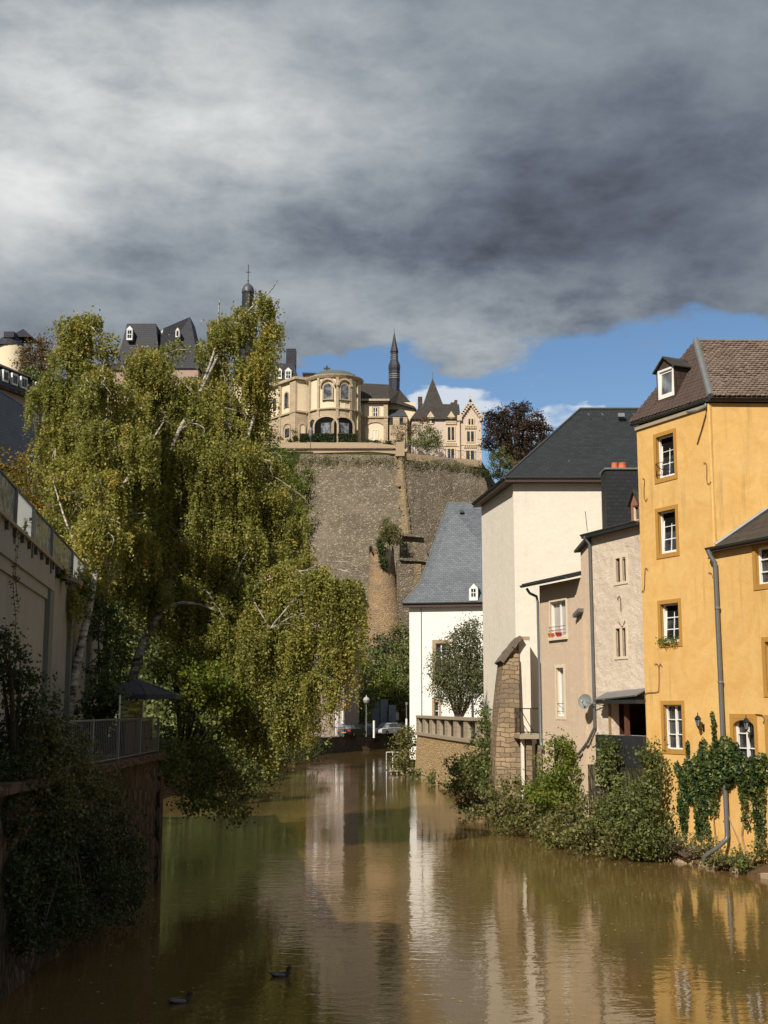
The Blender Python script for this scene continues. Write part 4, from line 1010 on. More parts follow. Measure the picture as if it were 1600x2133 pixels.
def along(s):
    for i, l in enumerate(seg):
        if s <= l or i == len(seg)-1: return TPp[i].lerp(TPp[i+1], s/l), (TPp[i+1]-TPp[i]).normalized()
        s -= l
for k in range(9):
    s = .3+k*(tot-.8)/8
    p, u = along(s); n = Vector((u.y,-u.x,0)); mb = MB(); p = p-n*.18
    mb.obox(p+Vector((0,0,ztp+.1+.52)), u*.62, n*.2, Vector((0,0,.52)))
    for zz in (.36,.62,.88): mb.obox(p+Vector((0,0,ztp+.1+zz)), u*.63, n*.21, Vector((0,0,.012)))
    mb.build('pillar', M['balustrade'], bl)
mb = MB()
for i in range(len(TPp)-1):
    p, q = TPp[i], TPp[i+1]; n = Vector(((q-p).y, -(q-p).x, 0)).normalized(); z_ = Vector((0,0,1)); a_, b_ = ztp+1.14, ztp+1.32
    mb.hexa([p+n*.1+z_*a_, q+n*.1+z_*a_, q-n*.46+z_*a_, p-n*.46+z_*a_], [p+n*.1+z_*b_, q+n*.1+z_*b_, q-n*.46+z_*b_, p-n*.46+z_*b_])
mb.build('rail', M['balustrade'], bl)
mb = MB()
for i in range(len(TPp)-1):
    p, q = TPp[i], TPp[i+1]; n = Vector(((q-p).y, -(q-p).x, 0)).normalized(); z_ = Vector((0,0,1))
    mb.hexa([p-n*.2+z_*(ztp+.1), q-n*.2+z_*(ztp+.1), q-n*.3+z_*(ztp+.1), p-n*.3+z_*(ztp+.1)], [p-n*.2+z_*(ztp+1.14), q-n*.2+z_*(ztp+1.14), q-n*.3+z_*(ztp+1.14), p-n*.3+z_*(ztp+1.14)])
mb.build('infill', M['panel'], bl)
# ------------------------------------------------------------ fortress rock wall
fw = thing('fortress_wall', 'massive battered fortress wall of grey brown rubble with an ochre corner band', 'fortress wall', (4, 192, 18))
cT = at(838, 948, 196); cB = at(876, 1290, 186); zB = 14.0
lT = at(560, 945, 214); rT = at(1004, 962, 202.5)
topz = lambda p: p.z
cB = Vector((cB.x, cB.y, zB)); lB = Vector((lT.x-6, lT.y-10, zB)); rB = Vector((rT.x+5, rT.y-8, zB))
far = Vector((rT.x+6, rT.y+30, rT.z)); farB = Vector((rT.x+12, rT.y+30, zB))
def grid(mb, A, B, Cc, D, nu, nv, amp, mi=0, seed=0):
    r = random.Random(seed); n = (B-A).cross(D-A).normalized()
    vs = []
    for j in range(nv+1):
        for i in range(nu+1):
            p = A.lerp(B, i/nu).lerp(D.lerp(Cc, i/nu), j/nv)
            k = 0 if i in (0,nu) or j in (0,nv) else amp*(math.sin(p.x*.5+p.z*.8)+math.sin(p.z*.35+p.x*1.3+1)+r.uniform(-1,1))/2
            vs.append(p+n*k)
    fs = [(j*(nu+1)+i, j*(nu+1)+i+1, (j+1)*(nu+1)+i+1, (j+1)*(nu+1)+i) for j in range(nv) for i in range(nu)]
    mb.add(vs, fs, mi)
mb = MB()
grid(mb, lB, cB, cT, lT, 22, 22, .25, seed=1); grid(mb, cB, rB, rT, cT, 14, 22, .14, seed=2); grid(mb, rB, farB, far, rT, 10, 20, .3, seed=3)
mb.poly([lT, cT, rT, far, Vector((lT.x, far.y, lT.z))])
mb.build('masonry', M['fort'], fw, smooth=False)
# ochre quoin band down the corner: worn patches, lighter stone
mb = MB(); r = random.Random(5); nL = (cB-lB).cross(lT-lB).normalized(); 
if nL.y > 0: nL = -nL
for s in range(80):
    t = 1-(s+.5)/80*.74
    p = cB.lerp(cT, t); w1 = 1.0+.35*math.sin(s*.5)+.3*r.random(); w2 = .25+.2*r.random()
    if r.random() < .08: w1 *= .6
    uL = (lB-cB).normalized(); uR = (rB-cB).normalized(); h = (cT-cB).length/80*.5
    dn2 = (cT-cB).normalized()*h
    o = nL*.38
    mb.poly([p+uL*w1-dn2+o, p-dn2+o*1.3, p+dn2+o*1.3, p+uL*w1+dn2+o]); mb.poly([p-dn2+o*1.3, p+uR*w2-dn2+o, p+uR*w2+dn2+o, p+dn2+o*1.3])
mb.build('ochre_quoins', M['fort_ochre'], fw)
# lower outwork: ruined turret and stepped block
def ptsat(lst, d): return [at(a, b, d) for a, b in lst]
mb = MB()
b = ptsat([(828,1420),(925,1420),(893,1168),(826,1165)], 181); bk = [p+Vector((0,9,0)) for p in b]
mb.hexa([b[0],b[1],bk[1],bk[0]], [b[3],b[2],bk[2],bk[3]])
b2 = ptsat([(832,1166),(893,1168),(882,1116),(834,1112)], 183.5); bk = [p+Vector((0,8,0)) for p in b2]
mb.hexa([b2[0],b2[1],bk[1],bk[0]], [b2[3],b2[2],bk[2],bk[3]])
mb.build('outwork_block', M['fort'], fw)
mb = MB()
for y_ in (1112, 1163):
    a_ = at(832, y_, 180.8 if y_ > 1150 else 183); c_ = at(893 if y_ > 1150 else 882, y_+4, 180.8 if y_ > 1150 else 183); mb.hexa([a_+Vector((0,-.3,-.3)), c_+Vector((0,-.3,-.3)), c_+Vector((0,1,-.3)), a_+Vector((0,1,-.3))], [a_+Vector((0,-.3,.05)), c_+Vector((0,-.3,.05)), c_+Vector((0,1,.05)), a_+Vector((0,1,.05))])
mb.build('ledge', M['fort'], fw)
mb = MB(); q = [(865,1300),(884,1300),(877,1172),(862,1172)]; b = ptsat(q, 180.9); mb.poly(b); b = ptsat([(838,1100),(852,1100),(846,1050),(836,1050)], 185); 
mb.build('ochre_patch', M['fort_ochre'], fw)
mb = MB(); c = at(803, 1262, 181); R0 = 2.0
prof = []
for y_, rr in ((1400,2.9),(1262,2.25),(1200,1.85),(1165,1.7),(1130,1.6)): prof.append((rr, zat(y_, 181)))
K = 22; vs = []; fs = []; r = random.Random(8)
for i, (rr, z) in enumerate(prof):
    cx = at(803-(1400-[1400,1262,1200,1165,1130][i])*.03, 1262, 181).x
    for k in range(K):
        a = 2*math.pi*k/K; q_ = rr*(1+r.uniform(-.06,.06)); vs.append((cx+q_*1.1*math.cos(a), 182.5+q_*math.sin(a), z-(r.uniform(0,2.2) if i == 4 else 0)))
for i in range(len(prof)-1):
    for k in range(K): fs.append((i*K+k, i*K+(k+1)%K, (i+1)*K+(k+1)%K, (i+1)*K+k))
mb.add(vs, fs); mb.build('ruined_turret', M['fort_orange'], fw, smooth=True)
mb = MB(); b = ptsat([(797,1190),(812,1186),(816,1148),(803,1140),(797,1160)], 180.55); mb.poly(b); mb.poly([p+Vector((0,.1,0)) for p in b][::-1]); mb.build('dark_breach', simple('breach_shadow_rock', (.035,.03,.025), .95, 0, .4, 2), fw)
# parapet along the top
pw = thing('promenade_parapet', 'long sandstone parapet wall along the top of the fortress', 'parapet', (cT.x-10, 205, cT.z))
mb = MB()
PP = [at(548,946,214), at(640,943,211), at(700,941,206), at(770,939,201), at(826,944,196.2)]
for i in range(len(PP)-1):
    p, q = PP[i], PP[i+1]; p = Vector((p.x,p.y-.4,p.z-.2)); q = Vector((q.x,q.y-.4,q.z-.2))
    pt_ = zat(921, p.y); qt_ = zat(922 if i < 3 else 928, q.y)
    mb.hexa([p, q, q+Vector((0,.8,0)), p+Vector((0,.8,0))], [Vector((p.x,p.y,pt_)), Vector((q.x,q.y,qt_)), Vector((q.x,q.y+.8,qt_)), Vector((p.x,p.y+.8,pt_))])
mb.build('wall', M['parapet'], pw)
mb = MB()
for i in range(len(PP)-1):
    p, q = PP[i], PP[i+1]; zq = zat(934, p.y)
    mb.hexa([(p.x,p.y-.7,zat(938,p.y)),(q.x,q.y-.7,zat(938,q.y)),(q.x,q.y,zat(938,q.y)),(p.x,p.y,zat(938,p.y))], [(p.x,p.y-.7,zat(935,p.y)),(q.x,q.y-.7,zat(935,q.y)),(q.x,q.y,zat(935,q.y)),(p.x,p.y,zat(935,p.y))])
mb.build('string_course', M['quaystone'], pw)
rw = thing('promenade_railing', 'thin metal lattice railing on the right half of the fortress top', 'railing', (cT.x+5, 200, cT.z))
mb = MB(); PR2 = [at(836,944,196.0), at(880,949,197.8), at(940,956,200.5), at(1003,961,202.3)]
for i in range(3):
    p, q = PR2[i], PR2[i+1]; mb.hexa([p+Vector((0,-.5,-1.1)), q+Vector((0,-.5,-1.1)), q+Vector((0,.5,-1.1)), p+Vector((0,.5,-1.1))], [p+Vector((0,-.5,0)), q+Vector((0,-.5,0)), q+Vector((0,.5,0)), p+Vector((0,.5,0))])
mb.build('stone_kerb', M['parapet'], rw)
mb = MB(); hh = 1.45
for i in range(3):
    p, q = PR2[i]+Vector((0,-.3,0)), PR2[i+1]+Vector((0,-.3,0)); L3 = (q-p).length; k = int(L3/1.1)
    for zq in (.12, hh): mb.tube([p+Vector((0,0,zq)), q+Vector((0,0,zq))], .035, 4)
    for j in range(k):
        a_, b_ = p.lerp(q, j/k), p.lerp(q, (j+1)/k); mb.tube([a_, a_+Vector((0,0,hh+.1))], .04, 4); mb.tube([a_+Vector((0,0,.15)), b_+Vector((0,0,hh))], .02, 3); mb.tube([a_+Vector((0,0,hh)), b_+Vector((0,0,.15))], .02, 3)
mb.build('lattice', M['zinc'], rw)
mb = MB(); p = PR2[0]; mb.box(p.x-.9, p.x+.5, p.y-.7, p.y+.7, p.z-.6, p.z+1.7); mb.build('end_pier', M['parapet'], rw)

# ------------------------------------------------------------ hilltop: church with apse
def frect(F, x0, y0, x1, y1): return F.rect(x0, y0, x1, y1)
def hang(d, x0, x1, y=900):  # frontal facade at distance d
    return Fc(xy(at(x0, y, d)), xy(at(x1, y, d)))
D = 222.0
ch = thing('hilltop_church', 'cream church on the cliff with rounded two storey apse, arches and copper dome', 'church', (at(696,915,D).x, D, at(696,920,D).z))
zg = zat(926, D)-2; z2 = zat(862, D); zt = zat(797, D)
sx_ = (at(752,860,D).x-at(640,860,D).x)/2; cxA = at(696,860,D).x
A0, A1 = math.radians(180), math.radians(360)
mb = MB(); cyA = D+sx_*.25
mb.lathe((cxA,cyA), [(sx_,zg),(sx_,z2-.15)], 14, a0=A0, a1=A1); w_ = mb.build('lower_wall', M['church_stone'], ch)
mb = MB(); mb.lathe((cxA,cyA), [(sx_*.985,z2-.15),(sx_*.985,zt)], 14, a0=A0, a1=A1); mb.build('upper_wall', M['church'], ch)
mb = MB(); mb.lathe((cxA,cyA), [(sx_,z2-.15),(sx_+.3,z2),(sx_+.3,z2+.25),(sx_,z2+.3)], 14, a0=A0, a1=A1); mb.build('string_course', M['church_stone'], ch)
zc = zat(806, D)
mb = MB(); mb.lathe((cxA,cyA), [(sx_,zt-.1),(sx_+.25,zt+.05),(sx_+.5,zt+.45),(sx_+.5,zt+.6)], 14, a0=A0, a1=A1); mb.build('cornice', M['church_stone'], ch)
mb = MB(); zd = zat(779, D); mb.lathe((cxA,cyA), [(sx_+.5,zt+.6),(sx_*.9,zt+1.1),(sx_*.7,zt+.6+(zd-zt)*.72),(sx_*.4,zd-.2),(.3,zd)], 28)
mb.build('dome', simple('oxidised_copper', (.12,.13,.10), .6, .1, .25, 2), ch, smooth=True, auto=True)
def apseF(ang, w=2.4):
    a = math.radians(ang); n = Vector((math.sin(a), -math.cos(a), 0)); u = Vector((math.cos(a), math.sin(a), 0))
    c = Vector((cxA, cyA, 0))+n*(sx_*1.0); return Fc(xy(c-u*w/2), xy(c+u*w/2))
for a in (-62, -33, 8, 26+12, 62):
    F = apseF(a, 1.0); mb = MB(); fbox(mb, F, .25, .75, zg, zt, -.2, .22); mb.build('pilaster', M['church_stone'], ch)
for i, (a, w1) in enumerate(((-12,1.5),(24,1.5))):
    F = apseF(a); c = F.len/2
    mb = MB(); mb.poly(archpoly(F, c-w1/2, c+w1/2, zat(841,D), zat(810,D), .03)); wd = mb.build('arched_window', M['glass_sky'], ch)
    mb = MB(); archring(mb, F, c-w1/2, c+w1/2, zat(841,D), zat(810,D), .25, -.1, .12); fbox(mb, F, c-w1/2-.3, c+w1/2+.3, zat(843,D), zat(841,D), -.1, .25); mb.build('surround', M['church_stone'], wd)
    mb = MB(); archring(mb, F, c-w1/2-.4, c+w1/2+.4, zat(814,D), zat(802,D), .35, -.1, .35); mb.build('arched_moulding', M['church_stone'], ch)
for a, w1, y0 in ((-15,4.2,878),(21,3.6,879),(-48,1.5,880)):
    F = apseF(a, 5.0); c = F.len/2; w1 = w1 if w1 < 3 else w1
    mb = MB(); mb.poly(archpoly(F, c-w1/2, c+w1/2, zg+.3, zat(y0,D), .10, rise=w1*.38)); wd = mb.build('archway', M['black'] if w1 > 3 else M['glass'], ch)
    mb = MB(); archring(mb, F, c-w1/2, c+w1/2, zg+.3, zat(y0,D), .32, -.3, .28, rise=w1*.38); mb.build('surround', M['church_stone'], wd)
    if w1 > 3: mb = MB(); mb.poly([F.pt(c-w1*.22,zg+.4,.13),F.pt(c+w1*.3,zg+.4,.13),F.pt(c+w1*.3,zat(890,D),.13),F.pt(c-w1*.22,zat(890,D),.13)]); mb.build('glazing', M['glass_sky'], wd)
# left wing (recedes left) and attic block
F = Fc(xy(at(553,860,D+9)), xy(at(618,860,D+1)))
zt2 = F.px(600, 797)[1]; zs2 = F.px(600, 864)[1]
mb = MB(); fbox(mb, F, 0, F.len, zs2, zt2, -8, 0); mb.build('upper_wall', M['church'], ch)
mb = MB(); fbox(mb, F, 0, F.len, zg, zs2, -8, .12); mb.build('lower_wall', M['church_stone'], ch)
mb = MB(); fbox(mb, F, 0, F.len+.2, zs2, zs2+.3, -.1, .4); fbox(mb, F, 0, F.len+.3, zt2, zt2+.5, -8, .6); mb.build('cornice', M['church_stone'], ch)
for x0, x1 in ((583,587),(606,618)):
    a, b, c, d = F.rect(x0, 797, x1, 920); mb = MB(); fbox(mb, F, a, min(b,F.len), zg, zt2, 0, .3); mb.build('pilaster', M['church_stone'], ch)
a, b, c, d = F.rect(594, 818, 601, 850)
mb = MB(); mb.poly(archpoly(F, a, b, c, d, .05)); wd = mb.build('arched_window', M['glass'], ch); mb = MB(); archring(mb, F, a, b, c, d, .25, -.1, .15); mb.build('surround', M['church_stone'], wd)
a, b, c, d = F.rect(569, 830, 575, 856); mb = MB(); mb.poly([F.pt(a,c,.05),F.pt(b,c,.05),F.pt(b,d,.05),F.pt(a,d,.05)]); mb.build('arched_window', M['glass'], ch)
a, b, c, d = F.rect(595, 893, 604, 911); mb = MB(); mb.poly([F.pt(a,c,.17),F.pt(b,c,.17),F.pt(b,d,.17),F.pt(a,d,.17)]); wd = mb.build('window', M['glass'], ch); mb = MB(); archring(mb, F, a-.5, b+.5, c-1, d+.9, .3, 0, .3); mb.build('surround', M['church_stone'], wd)
a, b, c, d = F.rect(556, 893, 568, 918); mb = MB(); mb.poly([F.pt(a,c,.17),F.pt(b,c,.17),F.pt(b,d,.17),F.pt(a,d,.17)]); mb.build('garage_door', M['panel'], ch)
F = Fc(xy(at(617,860,D+1)), xy(at(645,860,D+2.2)))
mb = MB(); fbox(mb, F, 0, F.len, zs2, zt2, -5, 0); mb.build('upper_wall', M['church'], ch)
mb = MB(); fbox(mb, F, 0, F.len, zg, zs2, -5, .1); mb.build('lower_wall', M['church_stone'], ch)
mb = MB(); fbox(mb, F, 0, F.len, zs2, zs2+.3, -.1, .35); fbox(mb, F, -.3, F.len, zt2, zt2+.5, -5, .5); mb.build('cornice', M['church_stone'], ch)
a, b, c, d = F.rect(624, 884, 634, 918); mb = MB(); mb.poly(archpoly(F, a, b, c, d, .13)); wd = mb.build('blind_arch', M['church'], ch); mb = MB(); archring(mb, F, a, b, c, d, .25, 0, .25); mb.build('surround', M['church_stone'], wd)
# attic
p0 = at(636,790,D+7); p1 = at(735,790,D+7); mb = MB(); mb.box(p0.x, p1.x, D+7, D+16, zg+8, zat(782,D+7)); mb.build('attic_wall', M['church'], ch)
mb = MB(); slab(mb, [(p0.x-.5,D+6.5,zat(777,D+7)),(p1.x+.4,D+6.5,zat(781,D+7)),(p1.x+.4,D+17,zat(781,D+7)),(p0.x-.5,D+17,zat(777,D+7))], .35); mb.build('attic_roof', M['slate_far'], ch)
c = at(681, 776, D+4); zb_ = zat(779,D+4); mb = MB(); mb.lathe((c.x,D+4), [(.9,zb_-.8),(.7,zb_),(.25,zb_+.5)], 10); mb.box(c.x-.16,c.x+.16,D+3.9,D+4.1,zb_+.3,zat(762,D+4)); mb.box(c.x-.6,c.x+.6,D+3.88,D+4.12,zat(768,D+4)-.12,zat(768,D+4)+.16); mb.build('stone_cross', M['quaystone'], ch)

# ------------------------------------------------------------ convent wing and spire
D2_ = 224.0
cv = thing('convent_wing', 'cream convent wing with brown slate roof right of the apse', 'building', (at(800,915,D2_).x, D2_, zg+2))
F = hang(D2_, 752, 808); zE = F.px(780, 836)[1]; zS = F.px(780, 871)[1]
mb = MB(); fbox(mb, F, 0, F.len, zS, zE, -9, 0); mb.build('upper_wall', M['church'], cv)
mb = MB(); fbox(mb, F, 0, F.len, zg, zS, -9, .15); mb.build('lower_wall', M['church_stone'], cv)
mb = MB(); fbox(mb, F, 0, F.len+.1, zS, zS+.28, -.1, .4); fbox(mb, F, -.1, F.len+.3, zE, zE+.4, -9, .5); mb.build('cornice', M['church_stone'], cv)
for x0, x1 in ((752,759),(799,808)):
    a, b, c, d = F.rect(x0, 836, x1, 920); mb = MB(); fbox(mb, F, max(0,a), min(F.len,b), zg, zE, 0, .25); mb.build('pilaster', M['church_stone'], cv)
a, b, c, d = F.rect(777, 849, 787, 869); window(F, (a,b,c,d), cv, reveal=-.08, cols=2, rows=2, fw=.08, bw=.04, surround=.2, smat='church_stone', proud=.14)
a, b, c, d = F.rect(775, 896, 788, 918); mb = MB(); mb.poly(archpoly(F, a-1.2, b+1.2, c, d+1.4, .18, rise=1.2)); bl_ = mb.build('blind_arch', M['church'], cv); mb = MB(); archring(mb, F, a-1.2, b+1.2, c, d+1.4, .3, 0, .35, rise=1.2); mb.build('surround', M['church_stone'], bl_)
window(F, (a,b,c,d), cv, reveal=-.22, cols=2, rows=1, fw=.1, bw=.06, pane='glass_sky')
F3 = hang(D2_+3, 806, 866); zE3 = F3.px(830, 838)[1]
mb = MB(); fbox(mb, F3, 0, F3.len, zg, zE3, -6, 0); mb.build('wall', M['church'], cv)
a, b, c, d = F3.rect(810, 853, 849, 875); mb = MB(); slab(mb, [F3.pt(a,c,3.0),F3.pt(b,c,3.0),F3.pt(b-.7,d,.1),F3.pt(a,d,.1)], .15); mb.build('glass_lean_to', M['zinc_dark'], cv)
mb = MB(); fbox(mb, F3, a+.1, b-.1, zg, c-.12, .05, 2.9); mb.build('low_wall', M['pinkwall'] if False else M['church_stone'], cv)
for x_ in (811, 832):
    a, b, c, d = F3.rect(x_, 877, x_+7, 892); mb = MB(); mb.poly([F3.pt(a,c,2.95),F3.pt(b,c,2.95),F3.pt(b,d,2.95),F3.pt(a,d,2.95)]); mb.build('window', M['glass'], cv)
mb = MB()
r0 = at(750,838,D2_-.6); r1 = at(808,838,D2_-.6); r2 = at(826,840,D2_+2); r3 = at(868,852,D2_+2.5)
t0 = at(750,798,D2_+6); t1 = at(811,801,D2_+6); t2 = at(833,812,D2_+6)
slab(mb, [r0, r1, t1, t0], .2); slab(mb, [r1, r2, t2, t1], .2); slab(mb, [r2, r3, t2], .2)
bk = [Vector((p.x, D2_+13, r0.z)) for p in (r0, r3)]
slab(mb, [bk[1], bk[0], t0, t2], .2); slab(mb, [r3, bk[1], t2], .2); slab(mb, [t1, t2, t0], .1)
mb.build('roof', M['slate_brown'], cv)
spx = at(821.5, 800, D2_+6); mb = MB(); sy_ = D2_+6; pz = lambda y_: zat(y_, sy_); kx = sy_/FPX
prof = [(11.5*kx,pz(830)),(12.5*kx,pz(800)),(12.6*kx,pz(793)),(13*kx,pz(793)),(12.2*kx,pz(792)),(12.2*kx,pz(778)),(13.2*kx,pz(777)),(12.4*kx,pz(774)),(13.6*kx,pz(768)),(13.4*kx,pz(762)),(10.5*kx,pz(755)),(8.6*kx,pz(751)),(8.4*kx,pz(735)),(9.6*kx,pz(733)),(6.5*kx,pz(722)),(3.6*kx,pz(708)),(1.6*kx,pz(697)),(.5*kx,pz(691)),(.3*kx,pz(682))]
mb.lathe((spx.x, sy_), prof, 8, a0=math.radians(22.5), a1=math.radians(382.5))
tr = mb.build('spire', simple('spire_slate', (.03,.03,.042), .55, .0, .3, 2), cv)
mb = MB()
for y_ in (780, 784, 788): mb.lathe((spx.x, sy_), [(12.6*kx,pz(y_+1.5)),(13.2*kx,pz(y_+1.5)),(12.6*kx,pz(y_))], 8, a0=math.radians(22.5), a1=math.radians(382.5))
for y_ in (741, 745, 749): mb.lathe((spx.x, sy_), [(8.7*kx,pz(y_+1.3)),(9.2*kx,pz(y_+1.3)),(8.7*kx,pz(y_))], 8, a0=math.radians(22.5), a1=math.radians(382.5))
mb.build('louvres', M['zinc'], tr)

# ------------------------------------------------------------ pink villa with pyramid roof
D3 = 219.0
vl = thing('gabled_villa', 'pink villa with stepped gable, pyramid tower roof and paired windows', 'villa', (at(930,950,D3).x, D3, zat(955,D3)))
F = hang(D3, 858, 960, 900); G = Fc(xy(at(958,900,D3-1.2)), xy(at(1003,900,D3-1.2)))
zEv = F.px(900, 874)[1]; zgv = zat(965, D3)-3
mb = MB(); fbox(mb, F, 0, F.len, zgv, zEv, -11, 0); fbox(mb, G, 0, G.len, zgv, G.px(980,868)[1], -12, 0)
a = G.px(980,868)[1]; gp = G.px(980,836)[1]
mb.add([G.pt(0,a,0), G.pt(G.len,a,0), G.pt(G.len/2,gp,0), G.pt(0,a,-.5), G.pt(G.len,a,-.5), G.pt(G.len/2,gp,-.5)], [(0,1,2),(3,5,4),(0,2,5,3),(1,4,5,2)])
mb.build('wall', M['villa'], vl)
mb = MB()
slab(mb, [G.pt(-.35,a-.3,.3), G.pt(G.len/2,gp+.35,.3), G.pt(G.len/2,gp+.35,-9), G.pt(-.35,a-.3,-9)], .25); slab(mb, [G.pt(G.len/2,gp+.352,.3), G.pt(G.len+.35,a-.3,.3), G.pt(G.len+.35,a-.3,-9), G.pt(G.len/2,gp+.352,-9)], .25)
mb.build('gable_roof', M['slate_brown'], vl)
mb = MB()
for s in (0, 1):
    for k in range(7):
        t = k/7; u_ = G.len/2*t if s == 0 else G.len-G.len/2*t; mb.obox(G.pt(u_, a+(gp-a)*t-.15, .3), G.u*.3, G.n*.12, Vector((0,0,.32)))
mb.obox(G.pt(G.len/2, gp+.5, 0), G.u*.2, G.n*.2, Vector((0,0,.6))); mb.obox(G.pt(-.05,a-.3,.2), G.u*.4, G.n*.3, Vector((0,0,.5))); mb.obox(G.pt(G.len+.05,a-.3,.2), G.u*.4, G.n*.3, Vector((0,0,.5)))
for z_ in (G.px(980,927)[1], ): fbox(mb, G, 0, G.len, z_, z_+.2, 0, .12); fbox(mb, F, 0, F.len, z_, z_+.2, 0, .12)
mb.build('stone_trim', M['villa'], vl)
t_ = (at(872,840,D3+3), at(960,842,D3+3)); mb = MB()
slab(mb, [F.pt(-.3,zEv,.4), F.pt(F.len,zEv,.4), F.pt(F.len,zat(842,D3+4.5),-4.5), F.pt(F.px(880,850)[0],zat(841,D3+4.5),-4.5)], .2)
slab(mb, [F.pt(F.px(880,850)[0],zat(841,D3+4.5),-4.5), F.pt(F.len,zat(842,D3+4.5),-4.5), F.pt(F.len,zEv,-11.4), F.pt(-.3,zEv,-11.4)], .2)
slab(mb, [F.pt(-.3,zEv,.4), F.pt(F.px(880,850)[0],zat(841,D3+4.5),-4.5), F.pt(-.3,zEv,-11.4)], .2)
mb.build('roof', M['slate_brown'], vl)
pb = at(902, 846, D3+5); hw = 24*(D3+5)/FPX; mb = MB(); zb_ = zat(846,D3+5)-.8; apx = Vector((pb.x, D3+5.5, zat(788,D3+5.5)))
q = [Vector((pb.x-hw,D3+5.5-hw,zb_)),Vector((pb.x+hw,D3+5.5-hw,zb_)),Vector((pb.x+hw,D3+5.5+hw,zb_)),Vector((pb.x-hw,D3+5.5+hw,zb_))]
for i in range(4): mb.poly([q[i], q[(i+1)%4], apx])
mb.poly(q[::-1]); mb.build('pyramid_roof', M['slate_brown'], vl)
mb = MB(); mb.tube([q[0], apx], .1, 4); mb.tube([apx, apx+Vector((0,0,1.2))], .05, 4); mb.build('roof_edge', M['zinc'], vl)
for x0, x1, y0, dd_ in ((871,880,826,8),(927,936,842,7),(939,948,838,7),(947,953,833,8)):
    p = at(x0, 850, D3+dd_); p2 = at(x1, 850, D3+dd_); mb = MB(); mb.box(p.x, p2.x, D3+dd_, D3+dd_+1.2, zEv, zat(y0, D3+dd_)); mb.build('chimney', M['quaystone'], vl)
for x_ in (897, 940):
    a_, b_, c_, d_ = F.rect(x_-6, 865, x_+6, 884); m_ = (a_+b_)/2; mb = MB(); fbox(mb, F, a_, b_, c_, d_-.4, -2, .15); pk = F.px(x_, 857)[1]
    mb.add([F.pt(a_-.2,d_-.4,.25),F.pt(b_+.2,d_-.4,.25),F.pt(m_,pk,.25),F.pt(a_-.2,d_-.4,-3),F.pt(b_+.2,d_-.4,-3),F.pt(m_,pk,-3)],[(0,1,2),(0,2,5,3),(1,4,5,2),(3,5,4)])
    dm = mb.build('dormer', M['villa_trim'], vl); mb = MB()
    for s in (-1, 1): fbox(mb, F, m_+s*.42-.25, m_+s*.42+.25, c_+.25, d_-.55, .1, .17)
    mb.build('window', M['glass'], dm)
for FF, xs in ((F, ((933,946,890,917),(933,946,935,960))), (G, ((973,987,899,920),(971,988,939,957),(976,986,873,885)))):
    for x0, x1, y0, y1 in xs:
        R = FF.rect(x0, y0, x1, y1); m_ = (R[0]+R[1])/2
        mb = MB(); mb.poly([FF.pt(R[0],R[2],.04),FF.pt(R[1],R[2],.04),FF.pt(R[1],R[3],.04),FF.pt(R[0],R[3],.04)]); wd = mb.build('window', M['glass'], vl)
        mb = MB(); s = .2
        for q in ((R[0]-s,R[0],R[2]-s,R[3]+s),(R[1],R[1]+s,R[2]-s,R[3]+s),(R[0],R[1],R[3],R[3]+s),(R[0],R[1],R[2]-s,R[2]),(m_-.1,m_+.1,R[2],R[3])): fbox(mb, FF, *q, 0, .12)
        mb.build('surround', M['villa_trim'], wd)
        if y0 != 873:
            mb = MB()
            for k in range(7): uu = R[0]-.3+(R[1]-R[0]+.6)*k/6; mb.obox(FF.pt(uu, R[3]+.75, .1), FF.u*.1, FF.n*.1, Vector((0,0,.22)))
            fbox(mb, FF, R[0]-.4, R[1]+.4, R[3]+.95, R[3]+1.1, 0, .25); mb.build('hood_mould', M['villa_trim'], wd)
mb = MB(); uu = F.px(958,900)[0]; mb.tube([G.pt(-.05,a-.5,.3), G.pt(-.05,zgv,.3)], .08, 5); mb.build('downpipe', M['villa_trim'], vl)

